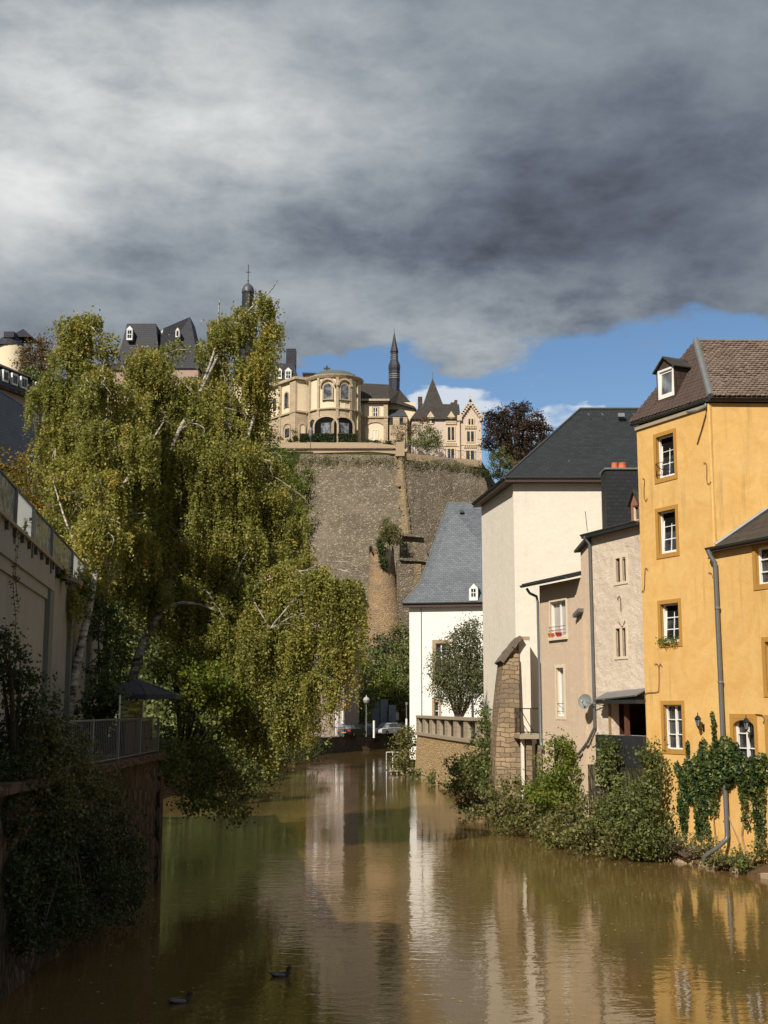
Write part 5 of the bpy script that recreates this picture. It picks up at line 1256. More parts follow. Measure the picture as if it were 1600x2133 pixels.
# ------------------------------------------------------------ dark slate houses behind the birch
def mansard(name, label, x0, x1, ytop, yeave, ybot, d, depth, wallm, inset=.12, dorm=(), roofm='slate_far', steep=1.6, chim=()):
    F = hang(d, x0, x1, (yeave+ybot)/2); ze_ = F.px((x0+x1)/2, yeave)[1]; zt_ = zat(ytop, d+steep); zb_ = F.px((x0+x1)/2, ybot)[1]
    t = thing(name, label, 'house', F.pt(F.len/2, zb_))
    mb = MB(); fbox(mb, F, 0, F.len, zb_-16, ze_, -depth, 0); mb.build('wall', M[wallm], t)
    k = F.len*inset; mb = MB()
    mb.hexa([F.pt(-.3,ze_,.3),F.pt(F.len+.3,ze_,.3),F.pt(F.len+.3,ze_,-depth),F.pt(-.3,ze_,-depth)],[F.pt(k,zt_,-steep),F.pt(F.len-k,zt_,-steep),F.pt(F.len-k,zt_,-depth+steep),F.pt(k,zt_,-depth+steep)])
    rf = mb.build('roof', M[roofm], t)
    for (a, b, c, e) in dorm:
        R = F.rect(a, b, c, e); m_ = (R[0]+R[1])/2; mb = MB(); fbox(mb, F, R[0], R[1], R[2]-.2, R[3], -2.5, .1)
        mb.add([F.pt(R[0]-.1,R[3],.15),F.pt(R[1]+.1,R[3],.15),F.pt(m_,R[3]+.7,.15),F.pt(R[0]-.1,R[3],-3),F.pt(R[1]+.1,R[3],-3),F.pt(m_,R[3]+.7,-3)],[(0,1,2),(0,2,5,3),(1,4,5,2),(3,5,4)])
        dm = mb.build('dormer', M['whitepaint'], rf if False else t); mb = MB(); w_ = R[1]-R[0]; h_ = R[3]-R[2]
        for i in range(2):
            for j in range(2): fbox(mb, F, R[0]+w_*(.15+.38*i), R[0]+w_*(.47+.38*i), R[2]+h_*(.08+.46*j), R[2]+h_*(.46+.46*j), .08, .13)
        mb.build('window', M['glass'], dm)
    for (a, b, c, e) in chim:
        p, p2 = at(a, b, d+3), at(c, b, d+3); mb = MB(); mb.box(p.x, p2.x, d+2, d+4, ze_, zat(b, d+3)); mb.build('chimney', M['slate_far'], t)
    return t
mansard('dark_slate_house', 'dark slate roofed house with a tall slab chimney and white dormers', 486, 617, 757, 794, 930, 232, 12, 'church', .05, ((504,768,516,782),(575,772,587,787),(594,773,607,789)), chim=((597,729,617,0),))
mansard('slate_roof_house', 'black slate mansard with white dormer right of the left birch top', 245, 330, 674, 765, 800, 215, 12, 'pinkwall', .14, ((264,687,276,706),))
mansard('slate_roof_house', 'black slate house with lower ridge and pale dormer between two taller roofs', 318, 352, 687, 765, 800, 218, 12, 'pinkwall', .02, ((335,693,346,711),))
# tall pointed roof
F = hang(212, 330, 414, 730); t = thing('tall_roof_house', 'tall black slate hipped roof with one small arched dormer beside the birch', 'house', F.pt(F.len/2, zat(760,212)))
mb = MB(); fbox(mb, F, 0, F.len, zat(800,212)-14, zat(768,212), -12, 0); mb.build('wall', M['pinkwall'], t)
z0 = zat(768,212); mb = MB(); r_ = [at(341,684,216), at(396,660,216), at(412,680,219)]
mb.add([F.pt(-.3,z0,.3),F.pt(F.len+.3,z0,.3),F.pt(F.len+.3,z0,-12),F.pt(-.3,z0,-12), at(340,684,214), at(396,660,216), Vector((at(396,660,216).x,222,at(396,660,216).z)), at(340,684,222)], [(0,1,5,4),(1,2,6,5),(2,3,7,6),(3,0,4,7),(4,5,6,7)])
mb.build('roof', M['slate_far'], t)
R = F.rect(364,685,372,699); mb = MB(); fbox(mb, F, R[0], R[1], R[2], R[3], -3, -.9); mb.add([F.pt(R[0],R[3],-.85),F.pt(R[1],R[3],-.85),F.pt((R[0]+R[1])/2,R[3]+.5,-.85)],[(0,1,2)]); dm = mb.build('dormer', M['whitepaint'], t); mb = MB(); fbox(mb, F, R[0]+.15, R[1]-.15, R[2]+.2, R[3]-.1, -1, -.87); mb.build('window', M['glass'], dm)
# pink house glimpsed through the birch
mansard('pink_house', 'pink rendered house glimpsed through the birch under the black roofs', 185, 300, 758, 772, 850, 190, 10, 'pinkwall', .1, roofm='slate_brown')
# lantern tower
tx_ = at(516, 640, 235); ty_ = 235; kx = ty_/FPX; pz = lambda y_: zat(y_, ty_)
lt = thing('lantern_tower', 'slim dark church lantern tower with dome and iron cross above the birch', 'tower', (tx_.x, ty_, pz(800)))
mb = MB(); mb.lathe((tx_.x,ty_), [(20*kx,pz(820)),(20*kx,pz(700)),(24*kx,pz(690)),(17*kx,pz(664)),(14.5*kx,pz(656)),(13.5*kx,pz(650)),(13*kx,pz(612)),(14*kx,pz(611)),(14*kx,pz(608))], 8, a0=.39, a1=.39+2*math.pi); mb.build('shaft', M['slate_far'], lt)
mb = MB(); mb.lathe((tx_.x,ty_), [(13.5*kx,pz(610)),(13*kx,pz(603)),(10.5*kx,pz(597)),(6*kx,pz(593)),(1.5*kx,pz(590)),(1*kx,pz(586)),(2*kx,pz(584)),(.6*kx,pz(581))], 12); mb.build('dome', simple('lead_dome', (.07,.075,.085), .5, .1, .3, 2), lt, smooth=True, auto=True)
mb = MB(); mb.tube([(tx_.x,ty_,pz(585)),(tx_.x,ty_,pz(551))], .08, 5); mb.tube([(tx_.x-.45,ty_,pz(567)),(tx_.x+.45,ty_,pz(567))], .07, 5); mb.build('cross', M['iron'], lt)
# white round tower far left
t = thing('white_tower', 'round cream tower with dark conical roofs at the far left', 'tower', (at(20,740,200).x, 200, zat(800,200)))
c = at(18, 745, 200); kx = 200/FPX; mb = MB(); mb.lathe((c.x,202), [(30*kx,zat(830,200)),(30*kx,zat(718,200))], 20); mb.build('wall', M['church'], t, smooth=True, auto=True)
mb = MB(); mb.lathe((c.x-.4,202), [(33*kx,zat(718,200)),(22*kx,zat(700,200)),(6*kx,zat(690,200)),(.1,zat(688,200))], 16); p = at(42,690,203); mb.add([(p.x-1.6,202,zat(705,203)),(p.x+2.4,202,zat(705,203)),(p.x+2.4,206,zat(705,203)),(p.x-1.6,206,zat(705,203)),(p.x+.2,204,zat(681,203))],[(0,1,4),(1,2,4),(2,3,4),(3,0,4)]); p = at(22,690,201); mb.box(p.x-.8,p.x+.9,200,203,zat(706,201),zat(694,201)); mb.build('roof', M['slate_far'], t)

# ------------------------------------------------------------ terrace of houses far left
q0 = at(-60, 840, 92); q1 = at(96, 880, 100.4)
F = Fc(xy(q0), xy(q1)); zE = F.px(40, 818)[1]
th = thing('dormered_house', 'long pink house with dark mansard roof and four white dormers at the left edge', 'house', F.pt(F.len/2, 12))
mb = MB(); fbox(mb, F, 0, F.len, 8, zE, -9, 0); mb.build('wall', M['pinkwall'], th)
mb = MB(); zr = F.px(40,778)[1]
mb.hexa([F.pt(-.2,zE,.35),F.pt(F.len+.2,zE,.35),F.pt(F.len+.2,zE,-9),F.pt(-.2,zE,-9)],[F.pt(-.2,zr,-.3),F.pt(F.len-.1,zr,-.3),F.pt(F.len-.1,zr,-8.4),F.pt(-.2,zr,-8.4)])
mb.build('mansard', M['slate_roof_left'], th)
mb = MB(); mb.hexa([F.pt(-.4,zr,.1),F.pt(F.len+.1,zr,.1),F.pt(F.len+.1,zr,-8.8),F.pt(-.4,zr,-8.8)],[F.pt(-.3,zr+1.8,-3.8),F.pt(F.len-1.5,zr+1.8,-3.8),F.pt(F.len-1.5,zr+1.8,-5),F.pt(-.3,zr+1.8,-5)]); mb.build('roof', M['slate_brown'], th)
mb = MB(); fbox(mb, F, 0, F.len+.1, zE-.25, zE, 0, .35); mb.build('eaves', M['whitepaint'] if False else M['quaystone'], th)
for x0, x1 in ((-1,10),(18,30),(37,50),(69,78)):
    a, _ = F.px(x0, 810); b, _ = F.px(x1, 810); z0 = zE+.35; z1 = zr-.25; mb = MB(); fbox(mb, F, a, b, z0, z1, -1, .32); dm = mb.build('dormer', M['whitepaint'], th)
    mb = MB(); w_ = b-a
    for i in range(2): fbox(mb, F, a+w_*(.14+.4*i), a+w_*(.46+.4*i), z0+.15, z1-.18, .31, .345)
    mb.build('window', M['glass'], dm)
for x0, x1, y0, y1 in ((67,78,848,878),(84,93,862,886),(84,92,895,915)):
    R = F.rect(x0,y0,x1,y1); window(F, R, th, reveal=-.1, cols=2, rows=2, fw=.1, bw=.05, surround=.15, smat='pinkwall', proud=.14)
# near slate roof at left
t = thing('slate_gable_house', 'steep dark slate roof of a nearer house filling the left edge', 'house', (at(20,1000,66).x, 68, 4))
p = [at(-120,735,63), at(68,856,70), at(86,992,66.5), at(-120,932,58)]
mb = MB(); slab(mb, [p[3],p[2],p[1],p[0]], .15); b_ = [p[0]+Vector((-6,9,-3)), p[1]+Vector((-4,8,-6))]; slab(mb, [p[0],p[1],b_[1],b_[0]], .15); mb.build('roof', M['slate_roof_left'], t)
mb = MB(); q = [p[3]+Vector((.0,.4,-.2)), p[2]+Vector((-.3,.3,-.2))]; mb.poly([Vector((q[0].x,q[0].y,-1)),Vector((q[1].x,q[1].y,-1)),q[1],q[0]]); mb.poly([Vector((q[1].x,q[1].y,1)),Vector((b_[1].x,b_[1].y,1)),b_[1],p[1]-Vector((.3,0,.2)),q[1]]); mb.build('wall', M['wallgrey'], t)
mb = MB(); mb.tube([p[1],p[2]], .08, 5); mb.build('verge', M['zinc_dark'], t)
# retaining wall with dark arch
t = thing('arched_retaining_wall', 'dark stone retaining wall with a low arch beside the slate gable', 'wall', (at(105,960,120).x, 120, 14))
F = Fc(xy(at(84,950,120)), xy(at(140,950,122))); a = F.px(100,930)[1]; mb = MB(); fbox(mb, F, 0, F.len, 5, a, -3, 0); mb.build('masonry', M['quaystone'], t)
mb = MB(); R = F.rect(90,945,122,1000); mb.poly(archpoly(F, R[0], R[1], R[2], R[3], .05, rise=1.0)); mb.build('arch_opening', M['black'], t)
mb = MB(); fbox(mb, F, 0, F.len, a, a+.3, -3, .2); mb.build('coping', M['balustrade'], t)
# ------------------------------------------------------------ left bank: tall wall building
WU = Vector((-.134, .991, 0)).normalized(); w0_ = at(0, 1100, 25.0); w0_ = Vector((w0_.x, w0_.y, 0))
wa = w0_-WU*5; wb_ = w0_+WU*26
LF = Fc((wa.x, wa.y), (wb_.x, wb_.y))
zwt = zat(1088, 25)
lb_ = thing('shaded_wall_building', 'tall grey beige building in shade with pilasters and a roof terrace', 'building', (wa.x, wa.y+10, 3.6))
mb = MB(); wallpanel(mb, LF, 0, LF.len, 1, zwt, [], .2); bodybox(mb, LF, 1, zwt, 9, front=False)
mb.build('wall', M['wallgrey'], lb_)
zm = LF.px(0, 1158)[1]; um = LF.px(103, 1240)[0]
mb = MB(); fbox(mb, LF, 0, um, zm, zwt, 0, .12); fbox(mb, LF, 0, um, zm-.28, zm, 0, .06); mb.build('frieze', M['wallgrey'], lb_)
for px_, wd in ((92,.55),(140,.6),(182,.5),(216,.5)):
    u_ = LF.px(px_, 1300)[0]; mb = MB(); fbox(mb, LF, u_, u_+wd*1.4, 2.5, zwt-.7, 0, .13); mb.build('pilaster', M['wallgreen'], lb_)
mb = MB(); fbox(mb, LF, -.1, LF.len, zwt, zwt+.07, -.5, .22); mb.build('coping', M['balustrade'], lb_)
for k in range(24): mb = MB(); fbox(mb, LF, .6+k*1.05, .72+k*1.05, zwt-.16, zwt, .0, .2); mb.build('bracket', M['zinc_dark'], lb_)
# roof terrace screen of ribbed translucent panels
def screenm():
    m, nt, b = newmat('ribbed_translucent_sheet'); uv = uvmap(nt)
    wv_ = N(nt, 'ShaderNodeTexWave', wave_type='BANDS', bands_direction='X'); wv_.inputs['Scale'].default_value = 3.2; wv_.inputs['Distortion'].default_value = .4; L(nt, uv, wv_.inputs['Vector'])
    b.inputs['Base Color'].default_value = (.72,.76,.75,1); b.inputs['Roughness'].default_value = .12
    bump(nt, b, wv_.outputs['Fac'], .6, .02)
    tr = N(nt, 'ShaderNodeBsdfTranslucent'); tr.inputs[0].default_value = (.92,.95,.94,1); mx = N(nt, 'ShaderNodeMixShader'); mx.inputs[0].default_value = .5
    L(nt, b.outputs[0], mx.inputs[1]); L(nt, tr.outputs[0], mx.inputs[2]); L(nt, mx.outputs[0], nt.nodes['Material Output'].inputs['Surface']); return m
M['screen'] = screenm()
def painted_reflect():
    m, nt, b = newmat('sheet_painted_reflections'); uv = uvmap(nt, 3, 1); n = noise(nt, uv, 3.0, 5, .75, .5)  # mottled grey stands in for sky and tree reflections on the sheet
    L(nt, ramp(nt, n, [(.38,(.14,.15,.13)),(.5,(.36,.38,.35)),(.62,(.78,.8,.77))]), b.inputs['Base Color']); b.inputs['Roughness'].default_value = .15; return m
M['painted_reflect'] = painted_reflect()
sc_ = thing('terrace_screen', 'row of ribbed translucent screen panels on top of the shaded wall', 'screen', LF.pt(3, zwt+.07))
zst = zat(1000, 25)
def su(px_): 
    return LF.px(px_, 1100+px_*.5)[0]
us = [0.2]+[su(p) for p in (17, 55, 96, 141, 168)]+[LF.len-.2]
for i in range(len(us)-1):
    mb = MB(); fbox(mb, LF, us[i]+.02, us[i+1]-.02, zwt+.12, zst, .08, .10)
    mb.build('panel', M['painted_reflect' if i in (0,2,3) else 'screen'], sc_)
mb = MB(); fbox(mb, LF, .1, LF.len, zst, zst+.04, .06, .13)
mb.build('top_rail', M['zinc_dark'], sc_)
for u_ in us:
    mb = MB(); fbox(mb, LF, u_-.03, u_+.03, zwt-.3, zst, .10, .17); mb.build('post', M['zinc'], sc_)
fl = thing('flood_lamp', 'square floodlight box fixed high on the shaded wall', 'lamp', LF.pt(LF.px(127,1205)[0], LF.px(127,1205)[1], .1))
c = LF.pt(LF.px(127,1205)[0], LF.px(127,1207)[1], .3); mb = MB(); mb.obox(c, LF.u*.32, LF.n*.28+Vector((0,0,-.1)), Vector((0,0,.06))+LF.n*.02); mb.build('housing', M['balustrade'], fl)
mb = MB(); mb.obox(c+Vector((0,0,-.075)), LF.u*.26, LF.n*.2+Vector((0,0,-.07)), Vector((0,0,.02))); mb.build('lens', M['glass'], fl)

# riverside terrace and railing
ztr = 3.6
mb = MB(); TA = Vector((-6.6,19,0)); TBk = Vector(onz(322, 1836, 0)); TBk.z = 0; TD = Vector((TBk.x-4.6, TBk.y+1.6, 0)); TE = Vector((-12,19,0))
up_ = Vector((0,0,ztr)); dn_ = Vector((0,0,-1))
pts = [TA, TBk, TD, Vector((-12,36,0)), TE]
tt = thing('terrace_bank_wall', 'old brown stone wall carrying the left riverside terrace', 'wall', (TBk.x, TBk.y, 0))
mb = MB()
grid(mb, TA+dn_-Vector((0,0,0)), TBk+dn_, TBk+up_, TA+up_, 30, 10, .10, seed=3); grid(mb, TBk+dn_, TD+dn_, TD+up_, TBk+up_, 8, 8, .08, seed=5)
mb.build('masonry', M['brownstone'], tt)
mb = MB(); mb.poly([p+up_+Vector((0,0,.004)) for p in pts]); mb.build('terrace_floor', M['paving'], structure=True)
mb = MB(); u = (TBk-TA).normalized(); n = Vector((u.y,-u.x,0)); mb.obox((TA+TBk)/2+up_+Vector((0,0,.02)), u*((TBk-TA).length/2+.05), n*.2, Vector((0,0,.09))); mb.build('coping', M['quaystone'], tt)
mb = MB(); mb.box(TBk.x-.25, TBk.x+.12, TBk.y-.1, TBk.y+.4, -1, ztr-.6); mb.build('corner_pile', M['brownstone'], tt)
rl = thing('terrace_railing', 'grey metal railing with vertical bars along the left terrace edge', 'railing', (TBk.x, TBk.y-5, ztr))
mb = MB(); a_, b_ = TA+u*7+up_, TBk+up_-u*.1
for zq in (.16, 1.12): mb.tube([a_+Vector((0,0,zq)), b_+Vector((0,0,zq))], .025, 6)
k = int((b_-a_).length/.19)
for j in range(k+1):
    p = a_.lerp(b_, j/k); mb.tube([p+Vector((0,0,.16)), p+Vector((0,0,1.12))], .011, 4)
mb.build('bars', M['pipe'], rl)
for j in range(5):
    p = a_.lerp(b_, j/4); mb = MB(); mb.box(p.x-.03, p.x+.03, p.y-.03, p.y+.03, ztr, ztr+1.12); mb.build('post', M['zinc'], rl)
mb = MB(); p0 = b_-u*4.2-n*.12; 
for j in range(12):
    p = p0+u*(j*.34); mb.obox(p+Vector((0,0,.62)), u*.15, n*.012, Vector((0,0,.42)))
mb.build('board_infill', simple('brown_boards', (.06,.035,.022), .85, 0, .4, 4), rl)
# windbreak with white posts, parasol
wbk = thing('glass_windbreak', 'glass windbreak with three thin white posts under the dark parasol', 'windbreak', (TBk.x-.5, TBk.y-2, ztr))
for px_, d_ in ((249,34),(267,35),(297,36.2)):
    p = at(px_, 1480, d_); mb = MB(); mb.tube([(p.x,p.y,ztr),(p.x,p.y,zat(1448,d_))], .022, 6); mb.build('post', M['whitepaint'], wbk)
pa = at(249,1480,34); pb_ = at(297,1480,36.2)
mb = MB(); mb.poly([(pa.x,pa.y,ztr+.1),(pb_.x,pb_.y,ztr+.1),(pb_.x,pb_.y,zat(1460,36.2)),(pa.x,pa.y,zat(1460,34))]); mb.build('pane', M['glass'], wbk)
pu = thing('terrace_parasol', 'large dark grey parasol over the left terrace', 'parasol', (at(285,1430,36).x, 36.0, ztr))
c = at(286, 1430, 36.0); ze_, za2 = zat(1447, 36), zat(1413, 36)
mb = MB(); rr = 1.28; K = 8; vs = [(c.x, 36, za2)]; 
for ring, (f_, dz) in enumerate(((.5,.56),(1,1),(1.0,1.28),(.97,1.28),(.97,1.02))):
    for k in range(K):
        a = 2*math.pi*(k+.5)/K; vs.append((c.x+rr*f_*math.cos(a), 36+rr*f_*math.sin(a), za2-(za2-ze_)*dz))
fs = [(0,1+k,1+(k+1)%K) for k in range(K)]
for ring in range(4):
    for k in range(K): fs.append((1+ring*K+k, 1+ring*K+(k+1)%K, 1+(ring+1)*K+(k+1)%K, 1+(ring+1)*K+k))
mb.add(vs, fs); mb.build('canopy', simple('dark_grey_cloth', (.035,.037,.045), .8, 0, .2, 3), pu)
mb = MB(); mb.tube([(c.x,36,ztr),(c.x,36,za2)], .035, 8); mb.build('pole', M['iron'], pu)
mb = MB()
for k in range(K):
    a = 2*math.pi*(k+.5)/K; mb.tube([(c.x,36,za2-.03),(c.x+rr*.98*math.cos(a),36+rr*.98*math.sin(a),ze_-.0)], .012, 4)
mb.build('ribs', M['iron'], pu)

# unseen building added behind the camera on the left bank to shade the near water
hb = thing('shadow_house', 'unseen grey beige house added on the left bank to shade the near water', 'house', (-13, 0, 3))
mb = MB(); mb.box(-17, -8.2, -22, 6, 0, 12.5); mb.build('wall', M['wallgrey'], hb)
mb = MB(); mb.hexa([(-17.3,-22.3,12.5),(-7.9,-22.3,12.5),(-7.9,6.3,12.5),(-17.3,6.3,12.5)], [(-12.2,-20,17.5),(-11.5,-20,17.5),(-11.5,4,17.5),(-12.2,4,17.5)]); mb.build('roof', M['slate_roof_left'], hb)
mb = MB(); mb.box(-11.6, -8.25, 6, 15.5, 0, 13.6); mb.build('shadow_wing', M['wallgrey'], hb); mb = MB(); mb.hexa([(-11.8,6,13.6),(-8.0,6,13.6),(-8.0,15.8,13.6),(-11.8,15.8,13.6)], [(-10.2,6,15.6),(-9.8,6,15.6),(-9.8,14,15.6),(-10.2,14,15.6)]); mb.build('wing_roof', M['slate_roof_left'], hb)  # unseen wing, shaped so its shadow fills the sunlit strip of water
for k in range(4):
    for z_ in (5, 8.4):
        mb = MB(); mb.box(-8.2, -8.17, -19+k*7, -17.8+k*7, z_, z_+1.7); w_ = mb.build('window', M['glass'], hb); mb = MB(); mb.box(-8.2,-8.12,-19.1+k*7,-17.7+k*7,z_-.1,z_); mb.build('sill', M['pale_stone'], w_)

# ------------------------------------------------------------ far quay, fence, cars, lamps
qw = thing('quay_wall', 'low mossy stone quay wall curving along the far bend', 'wall', (at(700,1568,140).x, 140, 0))
QP = [onz(500,1592), onz(560,1583), onz(640,1573.5), onz(700,1568), onz(770,1561), onz(840,1554), Vector((25,190,0))]
zq_ = 1.62
mb = MB()
for i in range(len(QP)-1):
    p, q = QP[i], QP[i+1]; mb.poly([p+Vector((0,0,-.6)), q+Vector((0,0,-.6)), q+Vector((0,.25,zq_)), p+Vector((0,.25,zq_))]); 
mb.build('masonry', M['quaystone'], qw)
mb = MB()
for i in range(len(QP)-1):
    p, q = QP[i], QP[i+1]; z_ = Vector((0,0,zq_)); mb.hexa([p+z_+Vector((0,.1,0)), q+z_+Vector((0,.1,0)), q+z_+Vector((0,.8,0)), p+z_+Vector((0,.8,0))], [p+z_+Vector((0,.1,.14)), q+z_+Vector((0,.1,.14)), q+z_+Vector((0,.8,.14)), p+z_+Vector((0,.8,.14))])
mb.build('coping', M['brownstone'], qw)
mb = MB(); pts = [p+Vector((0,.3,zq_+.03)) for p in QP[1:]]; back = [Vector((32,200,zq_+.03)), Vector((-2,176,zq_+.03)), Vector((-22,158,zq_+.03)), Vector((-30,128,zq_+.03))]
mb.poly(pts+back); mb.build('quay_road', M['asphalt'], structure=True)
fn = thing('quay_fence', 'low metal fence of thin vertical bars along the far quay', 'fence', (at(740,1530,146).x, 146, zq_+.1))
FP = [onz(688,1569), onz(700,1568), onz(770,1561), onz(835,1554.5)]
mb = MB()
for i in range(3):
    p, q = FP[i]+Vector((0,.5,zq_+.14)), FP[i+1]+Vector((0,.5,zq_+.14)); k = max(1, int((q-p).length/.28))
    for zz in (.1, 1.05): mb.tube([p+Vector((0,0,zz)), q+Vector((0,0,zz))], .03, 4)
    for j in range(k): a_ = p.lerp(q, j/k); mb.tube([a_, a_+Vector((0,0,1.05))], .018 if j % 6 else .045, 3)
mb.build('bars', M['zinc'], fn)
def car(name, label, x, y, rot, paint, est=False, L_=4.3, front=False, plate=None):
    t = thing(name, label, 'car', (x, y, zq_+.04)); W = .88; z0 = zq_+.04
    cr_, sr = math.cos(rot), math.sin(rot)
    T = lambda u, v, z: (x+u*cr_-v*sr, y+u*sr+v*cr_, z0+z)
    # profile along length (u from rear to front)
    body = [(-2.1,.32),(-2.15,.6),(-2.1,.92),(-1.9,.98),(.75,.95),(1.7,.82),(2.1,.68),(2.15,.4),(2.05,.25),(-2.0,.25)]
    roof = [(-1.95,.96),(-1.6 if not est else -1.85,1.4),(-1.2,1.47),(.0,1.47),(.35,1.4),(1.0,.94)]
    def prism(P, w0, w1, zsplit=None):
        mb = MB(); n = len(P)
        wf = lambda z: w0 if z < 1.0 else w1
        vs = [T(u, wf(z), z) for u, z in P]+[T(u, -wf(z), z) for u, z in P]
        mb.add(vs, [tuple(range(n))[::-1], tuple(range(n, 2*n))]+[(i, (i+1) % n, n+(i+1) % n, n+i) for i in range(n)]); return mb
    mt = simple(name+'_paint_'+str(abs(int(x*100))), paint, .3, .2, .05, 1)
    bo = prism(body, W, W).build('body', mt, t)
    md = bo.modifiers.new('b', 'BEVEL'); md.width = .06; md.segments = 2
    g = prism(roof, W-.06, W-.2).build('glasshouse', M['glass_sky'], t)
    rp = MB(); rp.hexa([T(-1.55,-.68,1.45),T(.1,-.68,1.45),T(.1,.68,1.45),T(-1.55,.68,1.45)],[T(-1.45,-.6,1.50),T(.0,-.6,1.50),T(.0,.6,1.50),T(-1.45,.6,1.50)]); rp.build('roof', mt, t)
    for u_ in (-1.3, 1.3):
        for v_ in (-1, 1):
            mb = MB(); a_ = Vector(T(u_, v_*.70, .32)); b_ = Vector(T(u_, v_*.9, .32)); mb.tube([a_, b_], .31, 14); w_ = mb.build('wheel', simple('rubber', (.015,.015,.015), .9) if 'rub' not in M else M['rub'], t)
            mb = MB(); mb.tube([Vector(T(u_, v_*.89, .32)), Vector(T(u_, v_*.915, .32))], .18, 10); mb.build('rim', M['zinc'], w_)
    for v_ in (-.68, .68):
        mb = MB(); c_ = T(-2.13, v_, .76); mb.obox(c_, Vector(T(.06,0,0))-Vector(T(0,0,0)), Vector(T(0,.17,0))-Vector(T(0,0,0)), Vector((0,0,.09))); mb.build('tail_light', M['taillight'], t)
        mb = MB(); c_ = T(2.05, v_, .62); mb.obox(c_, Vector(T(.09,0,0))-Vector(T(0,0,0)), Vector(T(0,.18,0))-Vector(T(0,0,0)), Vector((0,0,.08))); mb.build('headlight', M['whitepaint'], t)
    mb = MB(); mb.obox(T(-2.16, 0, .55), Vector(T(.012,0,0))-Vector(T(0,0,0)), Vector(T(0,.26,0))-Vector(T(0,0,0)), Vector((0,0,.06))); mb.build('number_plate', M['plate'], t)
    return t
M['taillight'] = simple('red_lens', (.55,.02,.015), .25, 0, .05); M['plate'] = simple('yellow_plate', (.75,.45,.06), .5, 0, .03); M['rub'] = simple('tyre_rubber', (.015,.015,.015), .9)
p = at(733, 1520, 149); car('parked_car', 'black estate car with red tail lights nearest the left end of the quay fence', p.x, p.y, 1.15, (.012,.012,.015), True)
p = at(768, 1517, 158); car('parked_car', 'dark blue grey car parked behind the white pole and beside the lamp post', p.x, p.y, 1.0, (.03,.035,.045))
p = at(806, 1518, 158); car('parked_car', 'pale silver car parked behind the middle of the quay fence', p.x, p.y, 1.0+math.pi, (.55,.56,.56))
p = at(833, 1518, 164); car('parked_car', 'dark red grey car parked nearest the terrace end of the quay', p.x, p.y, 1.05, (.10,.06,.06))
# lamp post, poles, signs
def lamp_post(px_, ytop, ybase, d, label, ball=True):
    p = at(px_, ybase, d); zt = zat(ytop, d); t = thing('street_lamp', label, 'lamp post', (p.x, d, zq_))
    mb = MB(); mb.tube([(p.x,d,zq_),(p.x,d,zt-.7)], [.09,.06], 8); mb.build('pole', M['zinc'], t)
    mb = MB(); mb.lathe((p.x,d), [(.1,zt-.75),(.32,zt-.6),(.42,zt-.25),(.3,zt-.05),(.08,zt+.1),(.02,zt+.3)], 10); mb.build('lantern', M['curtain'], t, smooth=True, auto=True)
lamp_post(763, 1453, 1535, 152, 'tall lamp post with a rounded lantern standing behind the quay fence')
for px_, yt, d, lb in ((779,1501,146,'short white pole standing at the middle of the quay fence'),(847,1468,150,'tall white pole at the right end of the quay fence')):
    p = at(px_, 1535, d); t = thing('white_pole', lb, 'pole', (p.x, d, zq_)); mb = MB(); mb.tube([(p.x,d,zq_),(p.x,d,zat(yt if px_ < 800 else 1497,d))], .12, 8); mb.build('pole', M['whitepaint'], t)
    if px_ > 800: mb = MB(); mb.tube([(p.x,d,zat(1497,d)),(p.x,d,zat(yt,d))], .06, 6); mb.box(p.x-.12,p.x+.12,d-.1,d+.1,zat(yt,d),zat(yt,d)+.3); mb.build('top_fitting', M['zinc'], t)
p = at(794, 1500, 166); t = thing('notice_boards', 'group of grey notice boards on the quay behind the cars', 'notice board', (p.x, 166, zq_)); mb = MB()
for k, (dx, h) in enumerate(((-1.2,4.2),(-.1,4.5),(1.0,3.8))): mb.hexa([(p.x+dx,166,zq_),(p.x+dx+1.0,166.1+k*.2,zq_),(p.x+dx+1.0,166.2+k*.2,zq_),(p.x+dx,166.1,zq_)],[(p.x+dx,166,zq_+h),(p.x+dx+1.0,166.1+k*.2,zq_+h),(p.x+dx+1.0,166.2+k*.2,zq_+h),(p.x+dx,166.1,zq_+h)])
mb.build('boards', simple('blue_grey_board', (.16,.19,.22), .5, 0, .15, 1), t)
p = at(828, 1500, 165); t = thing('road_sign', 'small pale rectangular road sign on a post left of the terrace', 'sign', (p.x, 165, zq_)); mb = MB(); mb.tube([(p.x,165,zq_-1),(p.x,165,zat(1500,165))], .05, 6); mb.build('post', M['zinc'], t); mb = MB(); mb.box(p.x-.2,p.x+.2,164.9,164.95,zat(1500,165),zat(1484,165)); mb.build('plate', M['curtain'], t)
p = at(985, 1500, 88); t = thing('terrace_lamp', 'slender lamp post with flat arm beside the willow on the terrace', 'lamp post', (p.x, 88, ztp)); mb = MB(); mb.tube([(p.x,88,ztp),(p.x,88,zat(1458,88))], .09, 8); mb.build('base_pole', M['whitepaint'], t)
mb = MB(); mb.tube([(p.x,88,zat(1458,88)),(p.x,88,zat(1414,88))], .04, 6); mb.build('upper_pole', M['zinc'], t); mb = MB(); mb.hexa([(p.x-.5,87.8,zat(1420,88)),(p.x+.03,87.8,zat(1421,88)),(p.x+.03,88.2,zat(1421,88)),(p.x-.5,88.2,zat(1420,88))],[(p.x-.5,87.8,zat(1416,88)),(p.x+.03,87.8,zat(1418,88)),(p.x+.03,88.2,zat(1418,88)),(p.x-.5,88.2,zat(1416,88))]); mb.build('lamp_head', M['zinc'], t)
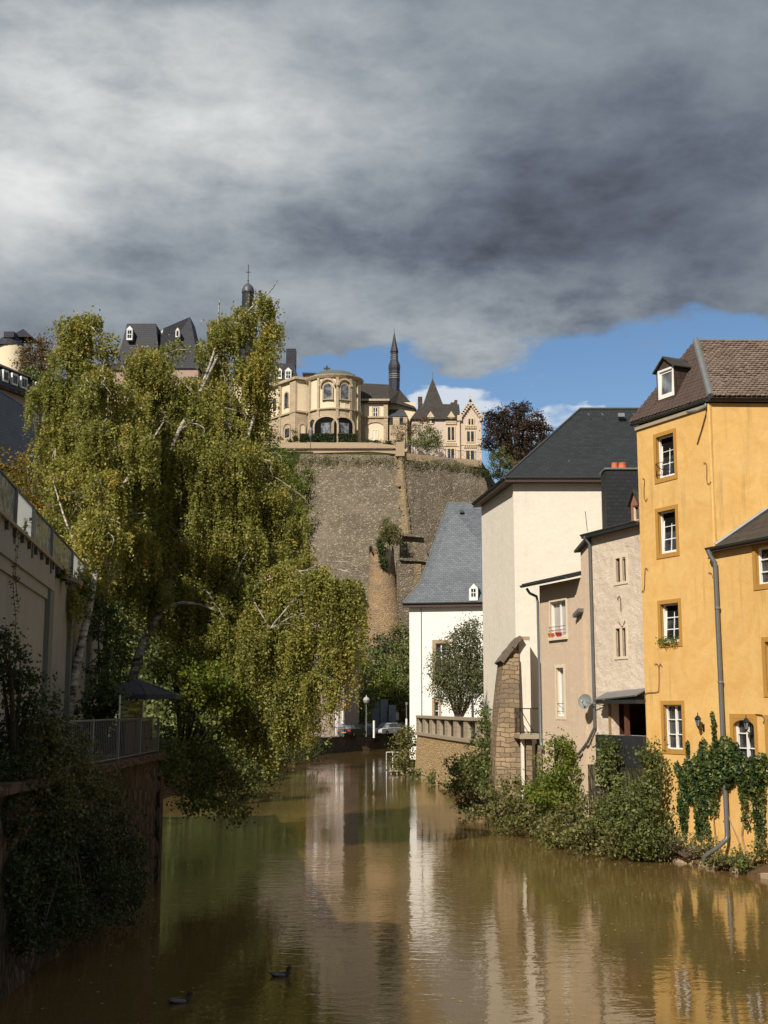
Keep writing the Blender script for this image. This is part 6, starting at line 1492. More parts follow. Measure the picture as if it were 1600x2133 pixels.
# pink building on the quay behind the birch curtain
F = Fc(xy(at(640,1450,150)), xy(at(717,1450,149.2))); t = thing('quay_house', 'pale pink house on the far quay half hidden by the hanging birch', 'house', F.pt(F.len/2, zq_))
zz_ = F.px(700,1290)[1]; mb = MB(); R = [F.rect(697,1478,703,1532), F.rect(708,1478,714,1532), F.rect(655,1330,664,1370), F.rect(680,1330,689,1370), F.rect(655,1405,664,1440), F.rect(680,1405,689,1440)]
wallpanel(mb, F, 0, F.len, 1, zz_, R, .25); bodybox(mb, F, 1, zz_, 9, front=False); mb.build('wall', M['pinkwall'] if False else plaster('mauve_house_render', (.33,.26,.225), (.22,.17,.15), .3), t)
for k, r_ in enumerate(R): window(F, r_, t, cols=1 if k < 2 else 2, rows=2, fw=.14, bw=.05, name='door' if k < 2 else 'window')
mb = MB(); fbox(mb, F, 0, F.len, 1.2, F.px(700,1475)[1], 0, .05) if False else None
p_, q_ = F.pt(-.3,zz_,.4), F.pt(F.len+.3,zz_,.4); mb = MB(); slab(mb, [p_, q_, F.pt(F.len+.3,zz_+4,-5), F.pt(-.3,zz_+4,-5)], .2); slab(mb, [F.pt(F.len+.3,zz_,-9.4), F.pt(-.3,zz_,-9.4), F.pt(-.3,zz_+4,-5), F.pt(F.len+.3,zz_+4,-5)], .2); mb.build('roof', M['slate_brown'], t)
# white post frame and slab in the water by the terrace corner
p = onz(805,1612); t = thing('mooring_frame', 'thin white metal frame standing in the water beside the terrace corner', 'frame', (p.x, p.y, 0)); d = p.y; mb = MB(); zt = zat(1567, d); x0, x1 = p.x, at(868,1580,d).x
mb.tube([(x0,d,-.5),(x0,d,zt),(x1,d,zt)], .035, 6); mb.tube([(x0+.5,d+1.5,-.5),(x0+.5,d+1.5,zt),(x0,d,zt)], .03, 6); mb.build('frame', M['whitepaint'], t)
t = thing('stone_landing', 'low grey concrete slab on posts at the water edge below the terrace', 'landing', (p.x+1, d, 0)); mb = MB(); mb.box(p.x+.2, x1, d-.3, d+2.5, .18, .34); mb.build('slab', M['balustrade'], t)
for k in range(5): mb = MB(); xx = p.x+.3+k*(x1-p.x-.5)/4; mb.box(xx, xx+.1, d-.2, d-.1, -1, .18); mb.build('pile', M['balustrade'], t)

# ------------------------------------------------------------ wall lanterns
def lantern(px_, py_, label):
    u_, z_ = AF.px(px_, py_) if px_ > 1500 else YF.px(px_, py_); F = AF if px_ > 1500 else YF
    t = thing('wall_lantern', label, 'lantern', F.pt(u_, z_, .02)); c = F.pt(u_, z_, .24); s = 1.0
    mb = MB(); 
    mb.lathe((c.x,c.y), [(.045,c.z-.16),(.09,c.z+.06)], 6); mb.build('glass_body', M['glass_sky'], t)
    mb = MB(); mb.lathe((c.x,c.y), [(.12,c.z+.06),(.10,c.z+.10),(.05,c.z+.17),(.015,c.z+.19),(.012,c.z+.28)], 6); mb.build('cap', M['iron'], t)
    mb = MB(); mb.lathe((c.x,c.y), [(.01,c.z-.24),(.03,c.z-.2),(.05,c.z-.16)], 6)
    for k in range(6):
        a = k*math.pi/3; mb.tube([(c.x+.047*math.cos(a),c.y+.047*math.sin(a),c.z-.16),(c.x+.092*math.cos(a),c.y+.092*math.sin(a),c.z+.06)], .008, 4)
    mb.build('cage', M['iron'], t)
    mb = MB(); mb.tube([F.pt(u_,z_-.30,.01),F.pt(u_,z_-.28,.12),F.pt(u_,z_-.24,.22),F.pt(u_,z_-.2,.24)], .016, 6); mb.obox(F.pt(u_,z_-.22,.012), F.u*.04, F.n*.012, Vector((0,0,.12))); mb.build('bracket', M['iron'], t)
lantern(1466, 1502, 'black wall lantern on the yellow house left of the downpipe')
lantern(1568, 1508, 'black wall lantern beside the arched window of the yellow wing')

# ------------------------------------------------------------ ducks
def duck(px_, py_, label, s=1.0, yaw=0):
    p = onz(px_, py_, 0); t = thing('duck', label, 'duck', (p.x, p.y, 0))
    S_ = .42*s*1.0; cy, sy = math.cos(yaw), math.sin(yaw)
    T = lambda u, v, z: (p.x+(u*cy-v*sy)*S_, p.y+(u*sy+v*cy)*S_, z*S_)
    K = 12
    def loft(secs, name, mat, v0=0.0):
        mb = MB(); vs = []; fs = []
        for (u, z, rv, rn, th) in secs:      # centre, half width, half thickness, pitch of the path
            a0_ = math.radians(th); nu, nz = -math.sin(a0_), math.cos(a0_)
            for k in range(K): a = 2*math.pi*k/K; vs.append(T(u+nu*rn*math.sin(a), v0+rv*math.cos(a), z+nz*rn*math.sin(a)))
        n = len(secs)
        for i in range(n-1):
            for k in range(K): fs.append((i*K+k, i*K+(k+1)%K, (i+1)*K+(k+1)%K, (i+1)*K+k))
        fs += [tuple(range(K))[::-1], tuple((n-1)*K+k for k in range(K))]
        mb.add(vs, fs); return mb.build(name, mat, t, smooth=True)
    loft([(-.60,.20,.02,.012,-20),(-.50,.15,.07,.035,-20),(-.38,.09,.12,.08,-10),(-.18,.06,.18,.125,0),(.04,.05,.19,.14,5),(.20,.07,.165,.14,25),(.28,.13,.12,.12,50),(.31,.20,.085,.09,78),(.315,.27,.07,.075,90),
          (.33,.33,.072,.085,75),(.37,.37,.078,.085,30),(.42,.375,.07,.075,0),(.455,.365,.05,.055,-15),(.475,.355,.03,.035,-20)], 'body', simple('duck_plumage', (.05,.037,.028), .8, 0, .5, 14))
    loft([(.455,.355,.032,.03,-10),(.51,.34,.036,.016,-10),(.56,.33,.034,.010,-5),(.585,.328,.012,.005,0)], 'bill', simple('duck_bill', (.16,.13,.04), .5))
    for sgn in (-1, 1):
        loft([(-.46,.15,.01,.012,-10),(-.28,.12,.03,.06,-5),(0,.09,.04,.085,0),(.14,.08,.035,.07,0),(.22,.07,.01,.02,0)], 'wing', simple('duck_wing', (.20,.185,.17), .8, 0, .4, 18), sgn*.155)
duck(585, 2034, 'dark duck with pale flank swimming nearer the middle of the river', .98, .12)
duck(376, 2089, 'dark duck swimming in the shade nearest the bottom left corner', 1.02, .3)
# ------------------------------------------------------------ foliage
def unit(n):
    v = rng.normal(size=(n, 3)); return v/np.linalg.norm(v, axis=1)[:, None]
def leaves(name, P, size, mat, parent, var=None, hang=0.0, asp=.62, stuff=False):
    n = len(P); P = np.asarray(P, float)
    a = unit(n); a[:, 2] -= hang*1.5; a /= np.linalg.norm(a, axis=1)[:, None]
    b = np.cross(a, unit(n)); b /= np.linalg.norm(b, axis=1)[:, None]
    s = (size*rng.uniform(.65, 1.35, n))[:, None]
    base = np.array(wloc(parent)) if parent is not None else np.zeros(3)
    Q = P-base
    V4 = np.stack([Q-a*s, Q+b*s*asp-a*s*.1, Q+a*s, Q-b*s*asp-a*s*.1], 1).reshape(-1, 3)
    me = bpy.data.meshes.new(name); me.vertices.add(4*n); me.vertices.foreach_set('co', V4.ravel())
    me.loops.add(4*n); me.loops.foreach_set('vertex_index', np.arange(4*n, dtype=np.int32))
    me.polygons.add(n); me.polygons.foreach_set('loop_start', np.arange(0, 4*n, 4, dtype=np.int32)); me.polygons.foreach_set('loop_total', np.full(n, 4, dtype=np.int32))
    me.materials.append(mat)
    v = rng.uniform(0, 1, n)**1.3
    if var is not None: v = np.clip(v*.7+var*.5-.05, 0, 1)
    at_ = me.attributes.new('v', 'FLOAT', 'POINT'); at_.data.foreach_set('value', np.repeat(v, 4).astype(np.float32))
    me.update(calc_edges=True)
    o = bpy.data.objects.new(name, me); COL.objects.link(o)
    if parent is not None: o.parent = parent
    if stuff: o['kind'] = 'stuff'
    o['_w'] = [float(c) for c in base]
    return o
def pxr(r, d): return r*d/FPX
def clumps(c, R, nc, per, cr, flat=.7, shell=.55, up=0.0):
    """leaf positions in clumps through an ellipsoid"""
    d = unit(nc); rad = rng.uniform(shell, 1, nc)**.6
    # uneven outline: lobes
    ph = rng.uniform(0, 6.28, 3); lob = 1+.16*np.sin(3*np.arctan2(d[:,2], d[:,0])+ph[0])+.12*np.sin(5*d[:,2]*2+ph[1])+.08*rng.normal(size=nc)
    C = np.array(c)+d*np.array(R)*(rad*lob)[:, None]
    k = rng.poisson(per, nc)+1; idx = np.repeat(np.arange(nc), k)
    off = rng.normal(size=(len(idx), 3))*cr*np.array([1, 1, flat])*rng.uniform(.5, 1.3, nc)[idx][:, None]
    var = rng.uniform(0, 1, nc)[idx]
    return C[idx]+off, var
def tassels(c, R, nt, ns, L_, step=.055, spread=.16, outk=.35, jit=.035, Lv=.5, top=-.3):
    """hanging strands grouped in tassels that start over the upper part of an ellipsoid"""
    d = unit(nt*3); d = d[d[:, 2] > top][:nt]; nt = len(d)
    rad = rng.uniform(.35, 1.0, nt)**.5
    A = np.array(c)+d*np.array(R)*rad[:, None]
    out = d.copy(); out[:, 2] = 0
    P = []; Vv = []
    for i in range(nt):
        Lt = L_*rng.uniform(1-Lv, 1+Lv*.6); tv = rng.uniform(0, 1); m = max(2, rng.poisson(ns))
        st = A[i]+rng.normal(size=(m, 3))*spread*np.array([1, 1, .8])
        Ls = Lt*rng.uniform(.5, 1.1, m); drift = out[i]*outk+rng.normal(size=(m, 3))*.09*np.array([1, 1, 0])
        for j in range(m):
            k = max(3, int(Ls[j]/step)); t = (np.arange(k)+rng.uniform(0, 1))/k
            p = st[j]+drift[j]*((1-np.exp(-3*t))*Ls[j]*.5)[:, None]
            p = p+np.array([0, 0, 1])*(Ls[j]*(.22*np.sin(np.minimum(t*3.4, math.pi))*.6-t**1.25))[:, None]
            P.append(p+rng.normal(size=(k, 3))*jit); Vv.append(np.full(k, tv))
    return np.concatenate(P), np.concatenate(Vv)
def tree_obj(name, label, cat, base, group=None): return thing(name, label, cat, base, group)
def limb(mb, pts, r0, r1, n=7):
    # smooth + wiggle
    P = [Vector(p) for p in pts]; Q = []
    for i in range(len(P)-1):
        p0 = P[max(i-1,0)]; p1 = P[i]; p2 = P[i+1]; p3 = P[min(i+2,len(P)-1)]
        for t in (0,.33,.66): Q.append(.5*((2*p1)+(p2-p0)*t+(2*p0-5*p1+4*p2-p3)*t*t+(3*p1-p0-3*p2+p3)*t**3))
    Q.append(P[-1]); k = len(Q); mb.tube(Q, [r0+(r1-r0)*i/(k-1) for i in range(k)], n)
def W(px_, py_, d): return at(px_, py_, d)

# birches --------------------------------------------------------
def birch(label, base, lobes, limbs, name='weeping_birch', leafs='leaf_birch', size=.050, dens=1.0, tw=5, twr=.035):
    t = thing(name, label, 'birch tree', base)
    mb = MB()
    for pts, r0, r1 in limbs: limb(mb, [W(*p) for p in pts], r0, r1)
    # twigs into the lobes
    tb = MB(); rnd = random.Random(len(lobes))
    for (px_, py_, rx, ry, d, ln, k) in lobes:
        c = W(px_, py_, d); Rx, Rz = pxr(rx, d), pxr(ry, d)
        allp = [W(*p) for l in limbs for p in l[0]]
        src = min(allp, key=lambda q: (q-c).length+(2 if q.z > c.z+Rz else 0))
        for _ in range(tw):
            e = c+Vector((rnd.uniform(-.8,.8)*Rx, rnd.uniform(-.7,.7)*Rx, rnd.uniform(.0,.85)*Rz)); m = src.lerp(e, .5)+Vector((0,0,.25*abs(e.x-src.x)))
            limb(tb, [src, m, e, e+Vector((rnd.uniform(-.3,.3), 0, -.35))], twr, .008, 4)
    mb.build('trunk', M['trunk_birch'], t, smooth=True); tb.build('branches', M['trunk_birch'], t)
    P = []; Vv = []
    for (px_, py_, rx, ry, d, ln, k) in lobes:
        c = W(px_, py_, d); R = (pxr(rx, d), pxr(rx, d)*.85, pxr(ry, d)); area = R[0]*R[2]
        ns_ = 5+int(area*1.2)
        for q in range(ns_):
            dd_ = unit(1)[0]; f_ = rng.uniform(.35, .95); sc_c = np.array(c)+dd_*np.array(R)*f_; r_ = rng.uniform(.38, .62)
            sR = (R[0]*r_, R[1]*r_, R[2]*r_*.8); sa = sR[0]*sR[2]+.15; tone = rng.uniform(0, 1)
            p, v = clumps(sc_c, sR, int(15*sa*k*dens)+3, 30, .14, .8, .3); P.append(p); Vv.append(v*.5+tone*.5)
            p, v = tassels(sc_c, sR, int(17*sa*k*dens)+3, 6, pxr(ln, d)*rng.uniform(.35, .75), step=.042, spread=.11, outk=.3, top=-.5); P.append(p); Vv.append(v*.4+tone*.6)
    P = np.concatenate(P); Vv = np.concatenate(Vv)
    P = P[P[:, 2] > .12] if name != 'x' else P
    leaves('crown', P, size, M[leafs], t, var=Vv, hang=.3)
    return t
birch('tall weeping birch at the left with drooping crown before the shaded wall', W(142,1512,37.5),
  [(172,735,62,75,42,120,1),(178,690,38,42,42,80,.9),(140,820,55,90,42.5,150,1),(215,790,45,70,42,120,.7),(150,920,60,60,42.5,150,1),(250,860,80,60,43,110,.55),
   (180,1010,90,80,42,160,1),(130,1090,70,60,42,110,.9),(230,1120,90,90,42,150,1),(200,1130,55,55,39.2,130,1),(215,1020,45,60,40,130,1),(195,920,45,55,40.6,120,1),(190,820,40,45,41,110,1),(285,940,50,50,40,130,1),(200,1215,60,55,40,110,.5),(140,1250,45,35,37,90,.5)],
  [([(138,1530,37.5),(150,1440,37.6),(165,1360,37.8),(186,1270,38.2),(200,1190,39),(225,1060,41),(215,930,42),(185,800,42),(178,690,42.2),(172,650,42.2)], .16, .012),
   ([(225,1060,40),(290,960,41),(340,880,42)], .08, .02), ([(200,1190,39),(150,1120,39.5),(110,1000,41)], .07, .015)])
birch('largest weeping birch in the middle with twin tops and yellowing leaves', W(255,1500,44),
  [(455,705,42,60,47,110,1),(500,690,30,40,48,90,.6),(548,650,30,36,48,80,1),(558,710,24,50,48,110,.6),(525,790,48,70,48,150,1),(530,880,42,66,48,130,1),(460,800,70,80,47,150,1),
   (300,790,70,55,46,110,.9),(355,770,70,50,46.5,120,1),(270,860,50,50,46,110,.3),(400,850,100,80,46.5,160,1),(330,940,110,80,46,160,1),(450,930,110,90,46,170,1),
   (250,1010,90,80,46,160,1),(380,1040,120,90,45.5,170,1),(500,1030,90,90,46.5,160,1),(585,1090,65,70,47,150,1),(560,980,35,50,47.5,120,.5),(300,1140,110,90,45,170,1),(440,1140,110,90,45,180,1),
   (560,1180,90,80,46,180,1),(340,1240,110,80,44.5,150,.8),(460,1270,90,90,45,190,1)],
  [([(250,1530,44),(272,1430,44),(300,1335,44),(330,1280,44),(355,1210,44.5),(380,1120,45),(372,1040,45.2),(350,975,45.2),(372,900,45.3),(410,830,46),(455,740,47),(505,660,47.8),(560,610,48),(578,584,48)], .19, .012),
   ([(300,1335,44),(345,1268,43.6),(400,1256,43.6),(455,1275,44)], .10, .03), ([(380,1120,45),(450,1020,46),(520,900,47),(548,760,48),(552,640,48)], .10, .012),
   ([(350,975,45.2),(320,880,46),(310,780,46),(300,735,46)], .07, .012), ([(410,830,46),(450,720,47),(456,640,47),(460,622,47)], .06, .008), ([(345,975,44.9),(368,905,44.9)], .06, .05)])
birch('weeping birch whose long curtain of branches hangs over the water at the centre', W(520,1600,47),
  [(520,1235,66,44,45,170,.9),(600,1222,70,40,44,230,.9),(675,1215,55,34,43,240,.9),(715,1235,34,40,43,220,.8),(480,1320,60,60,44,200,.8),(560,1335,66,60,44,200,.9),(640,1330,50,50,43.5,210,.8),(700,1330,30,50,43,190,.5),
   (500,1420,60,50,44,160,1),(590,1430,56,44,44,170,1.1),(650,1420,44,40,43.5,170,.8),(690,1400,24,40,43.3,130,.5),(530,1510,50,44,44.2,130,1),(600,1500,40,34,44.5,110,.8),(470,1500,50,44,44.5,130,1),(440,1420,50,50,44.5,130,1)],
  [([(520,1600,47),(505,1500,46),(490,1400,45.5),(490,1300,45),(530,1225,44.5),(600,1195,44.4),(690,1185,43.6),(735,1195,43.4)], .10, .015), ([(490,1300,45),(470,1240,45),(450,1200,45)], .06, .02),
   ([(640,1186,42.8),(680,1172,42.7),(720,1170,42.7),(750,1185,42.7)], .015, .008), ([(660,1190,42.8),(700,1182,42.8),(735,1172,42.8)], .012, .006), ([(530,1255,42.9),(548,1285,42.9),(563,1310,42.9)], .03, .015)], tw=2, twr=.015)

def bush(name, label, cat, lobes, leafs, size, base=None, nk=1.0, trunk=True, bark='bark', cr=.16, shell=.35, group=None, zmin=.05, trunkr=.05, hang=.2, stems=None):
    """lobes: (px, py, rx, ry, d[, weight])"""
    l0 = lobes[0]
    if base is None: base = W(l0[0], l0[1]+l0[3], l0[4])
    base = Vector(base); t = thing(name, label, cat, base, group)
    P = []; Vv = []; mb = MB(); rnd = random.Random(int(l0[0]*7+l0[1]))
    for l in lobes:
        px_, py_, rx, ry, d = l[:5]; k = l[5] if len(l) > 5 else 1
        c = W(px_, py_, d); R = (pxr(rx, d), pxr(rx, d)*.8, pxr(ry, d)); area = R[0]*R[2]
        nc = int(nk*k*area/(cr*cr)*1.9)+6
        p, v = clumps(c, R, nc, 28, cr, .8, shell); P.append(p); Vv.append(v)
        if trunk:
            for _ in range(4):
                e = c+Vector((rnd.uniform(-.5,.5)*R[0], rnd.uniform(-.1,.5)*R[1], rnd.uniform(-.3,.4)*R[2])); m = base.lerp(e, .5)+Vector((rnd.uniform(-.1,.1), 0, .1))
                limb(mb, [base, m, e], trunkr, trunkr*.2, 5)
    P = np.concatenate(P); Vv = np.concatenate(Vv); m = P[:, 2] > zmin
    leaves('crown' if 'tree' in cat or cat in ('willow', 'beech', 'birch') else 'foliage', P[m], size*.88, M[leafs], t, var=Vv[m], hang=hang)
    if trunk: mb.build('trunk' if 'tree' in cat or cat in ('willow','beech') else 'stems', M[bark], t)
    return t
# left bank growth
bush('maple_tree', 'small bright green maple just right of the dark parasol', 'maple tree', [(425,1405,60,45,42.5),(350,1385,50,35,43,.8),(460,1450,45,45,43),(390,1460,45,40,43,.6)], 'leaf_bright', .075, W(380,1600,43.5), cr=.2, trunkr=.07)
bush('overhanging_shrub', 'dark green shrub overhanging the water behind the terrace corner', 'shrub', [(400,1540,75,70,42.5),(460,1600,75,60,43),(370,1600,45,60,41),(420,1660,60,40,41.5,.9),(510,1640,50,40,44,.8),(520,1560,60,60,46),(560,1600,30,30,47,.5),(480,1690,50,25,42,.5)], 'leaf_green', .065, W(400,1650,44), cr=.19, nk=1.1)
bush('ivy_clad_trunk', 'column of dark ivy climbing before the shaded wall beside the parasol', 'ivy', [(215,1300,32,60,39),(225,1400,35,60,38.5),(205,1470,40,45,38),(250,1350,30,50,39.5,.7),(262,1440,28,35,38,.7),(218,1425,32,28,34.2,.9),(235,1455,20,24,34.2,.7)], 'leaf_ivy', .06, W(215,1530,38.5), cr=.15)
bush('tall_shrub', 'tall dark shrub with pointed leaves at the left edge before the shaded wall', 'shrub', [(20,1390,45,75,23),(60,1450,50,60,23.5),(30,1530,70,60,23.5),(110,1500,35,45,24.5,.6),(100,1560,55,45,24.5),(10,1330,15,35,22.5,.6)], 'leaf_dark', .045, W(30,1620,23.5), cr=.13)
bush('creeper', 'brownish green creeper spilling over the left terrace railing', 'creeper', [(60,1540,80,50,24),(120,1560,60,40,25.5),(60,1610,80,45,24),(150,1600,55,35,26.5),(190,1640,45,40,27.5,.8),(100,1660,80,50,25)], 'leaf_shrub', .045, W(100,1640,25), cr=.13)
bush('hanging_ivy', 'mass of dark ivy hanging down the left river wall to the water', 'ivy', [(200,1660,60,36,28.5,.8),(120,1640,70,40,26),(20,1610,60,50,22.8),(70,1680,60,50,24),(10,1700,40,60,22.6),(15,1840,40,70,22.9),(270,1850,34,50,30.5,.8),(40,1780,50,60,23.6),(30,1880,50,60,23.4),(280,1790,28,50,31.5,.7),(170,1740,80,60,27),(110,1720,60,70,25.5),(240,1760,50,60,29.5,.9),(190,1830,80,60,27),(255,1850,45,50,29,.8),(110,1850,70,60,25),(150,1920,80,40,25.5),(230,1900,50,30,27.5,.8),(60,1940,60,40,23.5),(90,1790,50,60,24.5)], 'leaf_dark', .048, W(140,1700,26.5), cr=.13, nk=1.1)
bush('reddish_creeper', 'reddish brown creeper patch low at the left edge', 'creeper', [(25,1680,45,45,23.2),(10,1740,25,30,22.8,.6)], 'leaf_red', .04, W(10,1690,23), cr=.11)
# thin hanging vine on the shaded wall
vn = thing('hanging_vine', 'thin vine strand hanging down the shaded wall at the left edge', 'vine', LF.pt(LF.px(20,1110)[0], zwt))
P = []; mb = MB()
for s_ in (0, 1):
    q = [LF.pt(*LF.px(18+s_*5+3*math.sin(k*.9+s_), 1105+k*22), .12) for k in range(11-s_*3)]
    mb.tube(q, .006, 4)
    for p in q:
        for _ in range(9): P.append(np.array(p)+rng.normal(size=3)*np.array([.04,.05,.09]))
mb.build('stem', M['bark'], vn); leaves('foliage', np.array(P), .03, M['leaf_dark'], vn)
bush('roof_edge_creeper', 'leafy creeper growing over the far end of the terrace screen', 'creeper', [(158,1212,24,20,37.5),(175,1225,22,20,38,.8),(130,1190,10,7,34,.5),(40,1098,12,6,27.5,.3)], 'leaf_green', .05, W(150,1210,37.5), cr=.13, trunk=False)
bush('autumn_tree', 'yellow and orange tree behind the terrace screen at the left edge', 'tree', [(30,985,60,45,58),(80,1020,55,45,59),(20,1040,60,50,57),(110,1080,60,50,58),(60,1110,60,40,58)], 'leaf_autumn', .085, W(60,1300,58), cr=.26)
bush('autumn_tree', 'bright yellow green tree between the slate gable and the tall left birch', 'tree', [(155,960,38,30,56),(175,1000,50,40,56),(130,1020,45,40,56),(150,1070,50,40,56)], 'leaf_bright', .085, W(150,1300,56), cr=.26)
bush('yellow_bush', 'yellow green bush at the water edge left of the quay house', 'bush', [(655,1490,42,42,104),(690,1460,20,35,108,.8),(620,1530,40,30,100)], 'leaf_autumn', .10, W(640,1560,104), cr=.35)
bush('dark_bank_bush', 'low dark bush on the bank below the yellow bush', 'bush', [(590,1560,60,28,98),(650,1560,40,22,108),(540,1570,45,25,90),(500,1590,40,20,80,.8)], 'leaf_dark', .11, W(590,1585,100), cr=.3)

bush('terrace_plants', 'dark plants crowding behind the left terrace railing under the parasol', 'plants', [(175,1540,40,34,33),(225,1530,40,34,35),(265,1545,35,28,36),(200,1500,30,30,36)], 'leaf_dark', .055, W(220,1570,34.5), cr=.15)
# right bank growth
bush('riverside_shrub', 'maple leaved shrub with a tall shoot beside the stone buttress', 'shrub', [(1010,1590,52,50,60.5),(1040,1570,36,44,59,.9),(980,1605,46,30,62.5),(1018,1530,16,38,61.5,.8),(1014,1495,8,24,61.5,.6),(955,1595,28,18,65,.6),(1050,1640,55,45,57.5)], 'leaf_green', .085, W(1020,1680,62), cr=.22)
bush('riverside_shrub', 'broad brown green shrub touching the water left of the balcony piers', 'shrub', [(985,1655,50,30,60.5),(1045,1690,64,36,54.5),(1110,1715,66,44,50.5),(1080,1655,56,36,54,.9),(1150,1735,50,34,48),(1000,1630,60,30,60)], 'leaf_shrub', .08, W(1060,1720,57), cr=.2)
bush('riverside_shrub', 'airy light green shrub rising before the beige house downpipe', 'shrub', [(1165,1600,48,50,49.5),(1150,1655,58,40,49),(1185,1565,20,28,50,.8),(1160,1552,14,28,50,.7),(1200,1655,20,20,49.5,.8),(1125,1645,28,22,51,.8)], 'leaf_bright', .07, W(1165,1720,51), cr=.19)
bush('riverside_shrub', 'wide low green shrub below the ribbed panel at the water edge', 'shrub', [(1180,1730,66,46,46.5),(1240,1745,70,44,44.2),(1310,1755,60,42,43),(1230,1690,60,34,45.5,.9),(1360,1765,36,34,42.5)], 'leaf_shrub', .07, W(1230,1770,47.5), cr=.19)
bush('riverside_shrub', 'dark glossy shrub standing before the metal panel', 'shrub', [(1272,1600,28,55,45.6),(1308,1668,40,38,44.4),(1262,1565,22,30,46,.9),(1290,1700,60,40,44)], 'leaf_green', .07, W(1290,1770,46), cr=.18)
bush('riverside_shrub', 'upright shrub at the left foot of the yellow house', 'shrub', [(1355,1620,28,50,43.2),(1345,1690,50,54,42.8),(1362,1568,12,20,43.4,.7),(1340,1745,56,38,42.4)], 'leaf_green', .07, W(1350,1770,43.6), cr=.17)
bush('weed_patch', 'dry feathery weeds on the bank below the yellow house', 'weeds', [(1420,1760,45,22,42),(1460,1765,40,20,41.3,.9),(1390,1765,30,25,42.6)], 'leaf_willow', .045, W(1430,1785,41.6), cr=.13, nk=.8)
bush('weed_patch', 'low green weeds at the foot of the yellow wing near the right edge', 'weeds', [(1560,1795,34,14,39.2),(1530,1785,25,12,39.8,.7),(1590,1770,20,18,39,.7)], 'leaf_green', .05, W(1560,1810,39.2), cr=.12, nk=.8)
bush('weed_patch', 'tuft of grassy weeds left of the drain outlet', 'weeds', [(1500,1795,18,10,39.8),(1475,1800,14,8,40,.6)], 'leaf_shrub', .045, W(1495,1803,39.9), cr=.1, nk=.7)
bush('quay_bush', 'brown green bush between the white frame and the terrace corner', 'bush', [(845,1555,24,30,96),(835,1590,28,25,95),(850,1530,12,14,96,.7)], 'leaf_red' if False else 'leaf_shrub', .11, W(845,1612,96), cr=.3)
bush('wall_foot_plants', 'strip of green plants along the foot of the terrace wall', 'plants', [(880,1610,22,14,91),(910,1622,25,14,84),(945,1638,28,14,76,.9),(975,1650,20,12,71,.8)], 'leaf_green', .09, W(910,1630,84), cr=.24)
bush('willow_tree', 'grey green bushy willow on the terrace before the white house', 'willow', [(960,1420,58,60,86),(950,1380,45,45,86.5),(985,1350,30,50,86),(930,1440,35,35,86,.7),(915,1390,28,40,86,.35),(1000,1420,25,60,86),(975,1310,30,20,86,.35),(945,1335,25,25,86,.4),(990,1300,14,14,86,.4)], 'leaf_willow', .075, W(955,1510,86), cr=.24, shell=.2, hang=-.5, nk=1.7)
# ivy on the yellow walls
iv = thing('wall_ivy', 'thick dark green ivy clinging to the lower yellow wall around the downpipe', 'ivy', YF.pt(YF.len, 2))
P = []; Vv = []
for (px_, py_, rx, ry, k, off) in [(1500,1600,55,45,1.3,.25),(1470,1610,45,45,1.2,.22),(1440,1630,28,48,1.1,.18),(1428,1680,16,45,.9,.12),(1465,1680,22,55,.9,.14),(1530,1590,46,38,1.1,.3),(1575,1615,36,34,1.1,.3),(1520,1560,34,24,1,.3),(1560,1605,38,24,1,.25),(1595,1600,30,28,1,.25),
        (1490,1660,20,40,.6,.14),(1555,1640,16,40,.5,.12),(1585,1660,22,60,.55,.14),(1560,1700,14,30,.25,.1),(1590,1730,16,22,.5,.14),(1492,1520,6,30,.8,.06),(1488,1490,3,14,.6,.06),(1437,1560,5,20,.6,.06),(1470,1555,12,18,.35,.06),(1415,1600,12,14,.35,.06),(1480,1730,8,18,.25,.06),(1430,1725,8,20,.5,.06),(1460,1735,10,14,.4,.06)]:
    F = YF if px_ < 1505 else AF; u_, z_ = F.px(px_, py_); a_, b_ = rx/60*1.0, ry/66*1.0
    nl = int(3200*k*a_*b_)+30
    th_ = rng.uniform(0, 6.28, nl); rr = np.sqrt(rng.uniform(0, 1, nl))*(1+.12*np.sin(5*th_)); 
    uu = u_+a_*rr*np.cos(th_)*(1.0 if F is AF else 1.0); zz = z_+b_*rr*np.sin(th_); nn = .05+off*rng.uniform(0, 1, nl)**1.5*(1-rr*.5)
    cl_ = np.sin(uu*9+zz*4)*.5+.5
    P.append(np.array([F.a.x, F.a.y, 0])+np.outer(uu, np.array(F.u))+np.outer(nn*1.5, np.array(F.n))+np.outer(zz, [0,0,1])); Vv.append(cl_)
leaves('foliage', np.concatenate(P), .055, M['leaf_ivy'], iv, var=np.concatenate(Vv), hang=.3)
mb = MB()
for q in ([(1548,1790),(1545,1755),(1530,1720),(1520,1690),(1518,1640)],[(1500,1770),(1494,1740),(1490,1700),(1488,1650)],[(1590,1780),(1580,1740),(1575,1690),(1570,1630)],[(1562,1785),(1550,1740),(1556,1700),(1560,1640)]):
    F = YF if q[-1][0] < 1505 else AF; limb(mb, [F.pt(*F.px(*p), .08) for p in q], .03, .012, 5)
mb.build('stems', M['wood'], iv)
# flower box plants
fx = thing('sill_plant', 'trailing green plant on the third window sill of the yellow house', 'plant', YF.pt(*YF.px(1400,1342), .02))
u0,u1,z0,z1 = WR[2]; n = 260; uu = rng.uniform(u0-.1, u1, n); zz = z0+.06+rng.normal(size=n)*.07; nn = rng.uniform(.0,.2,n)
leaves('foliage', np.array([YF.a.x, YF.a.y, 0])+np.outer(uu, np.array(YF.u))+np.outer(nn, np.array(YF.n))+np.outer(zz, [0,0,1]), .035, M['leaf_bright'], fx)

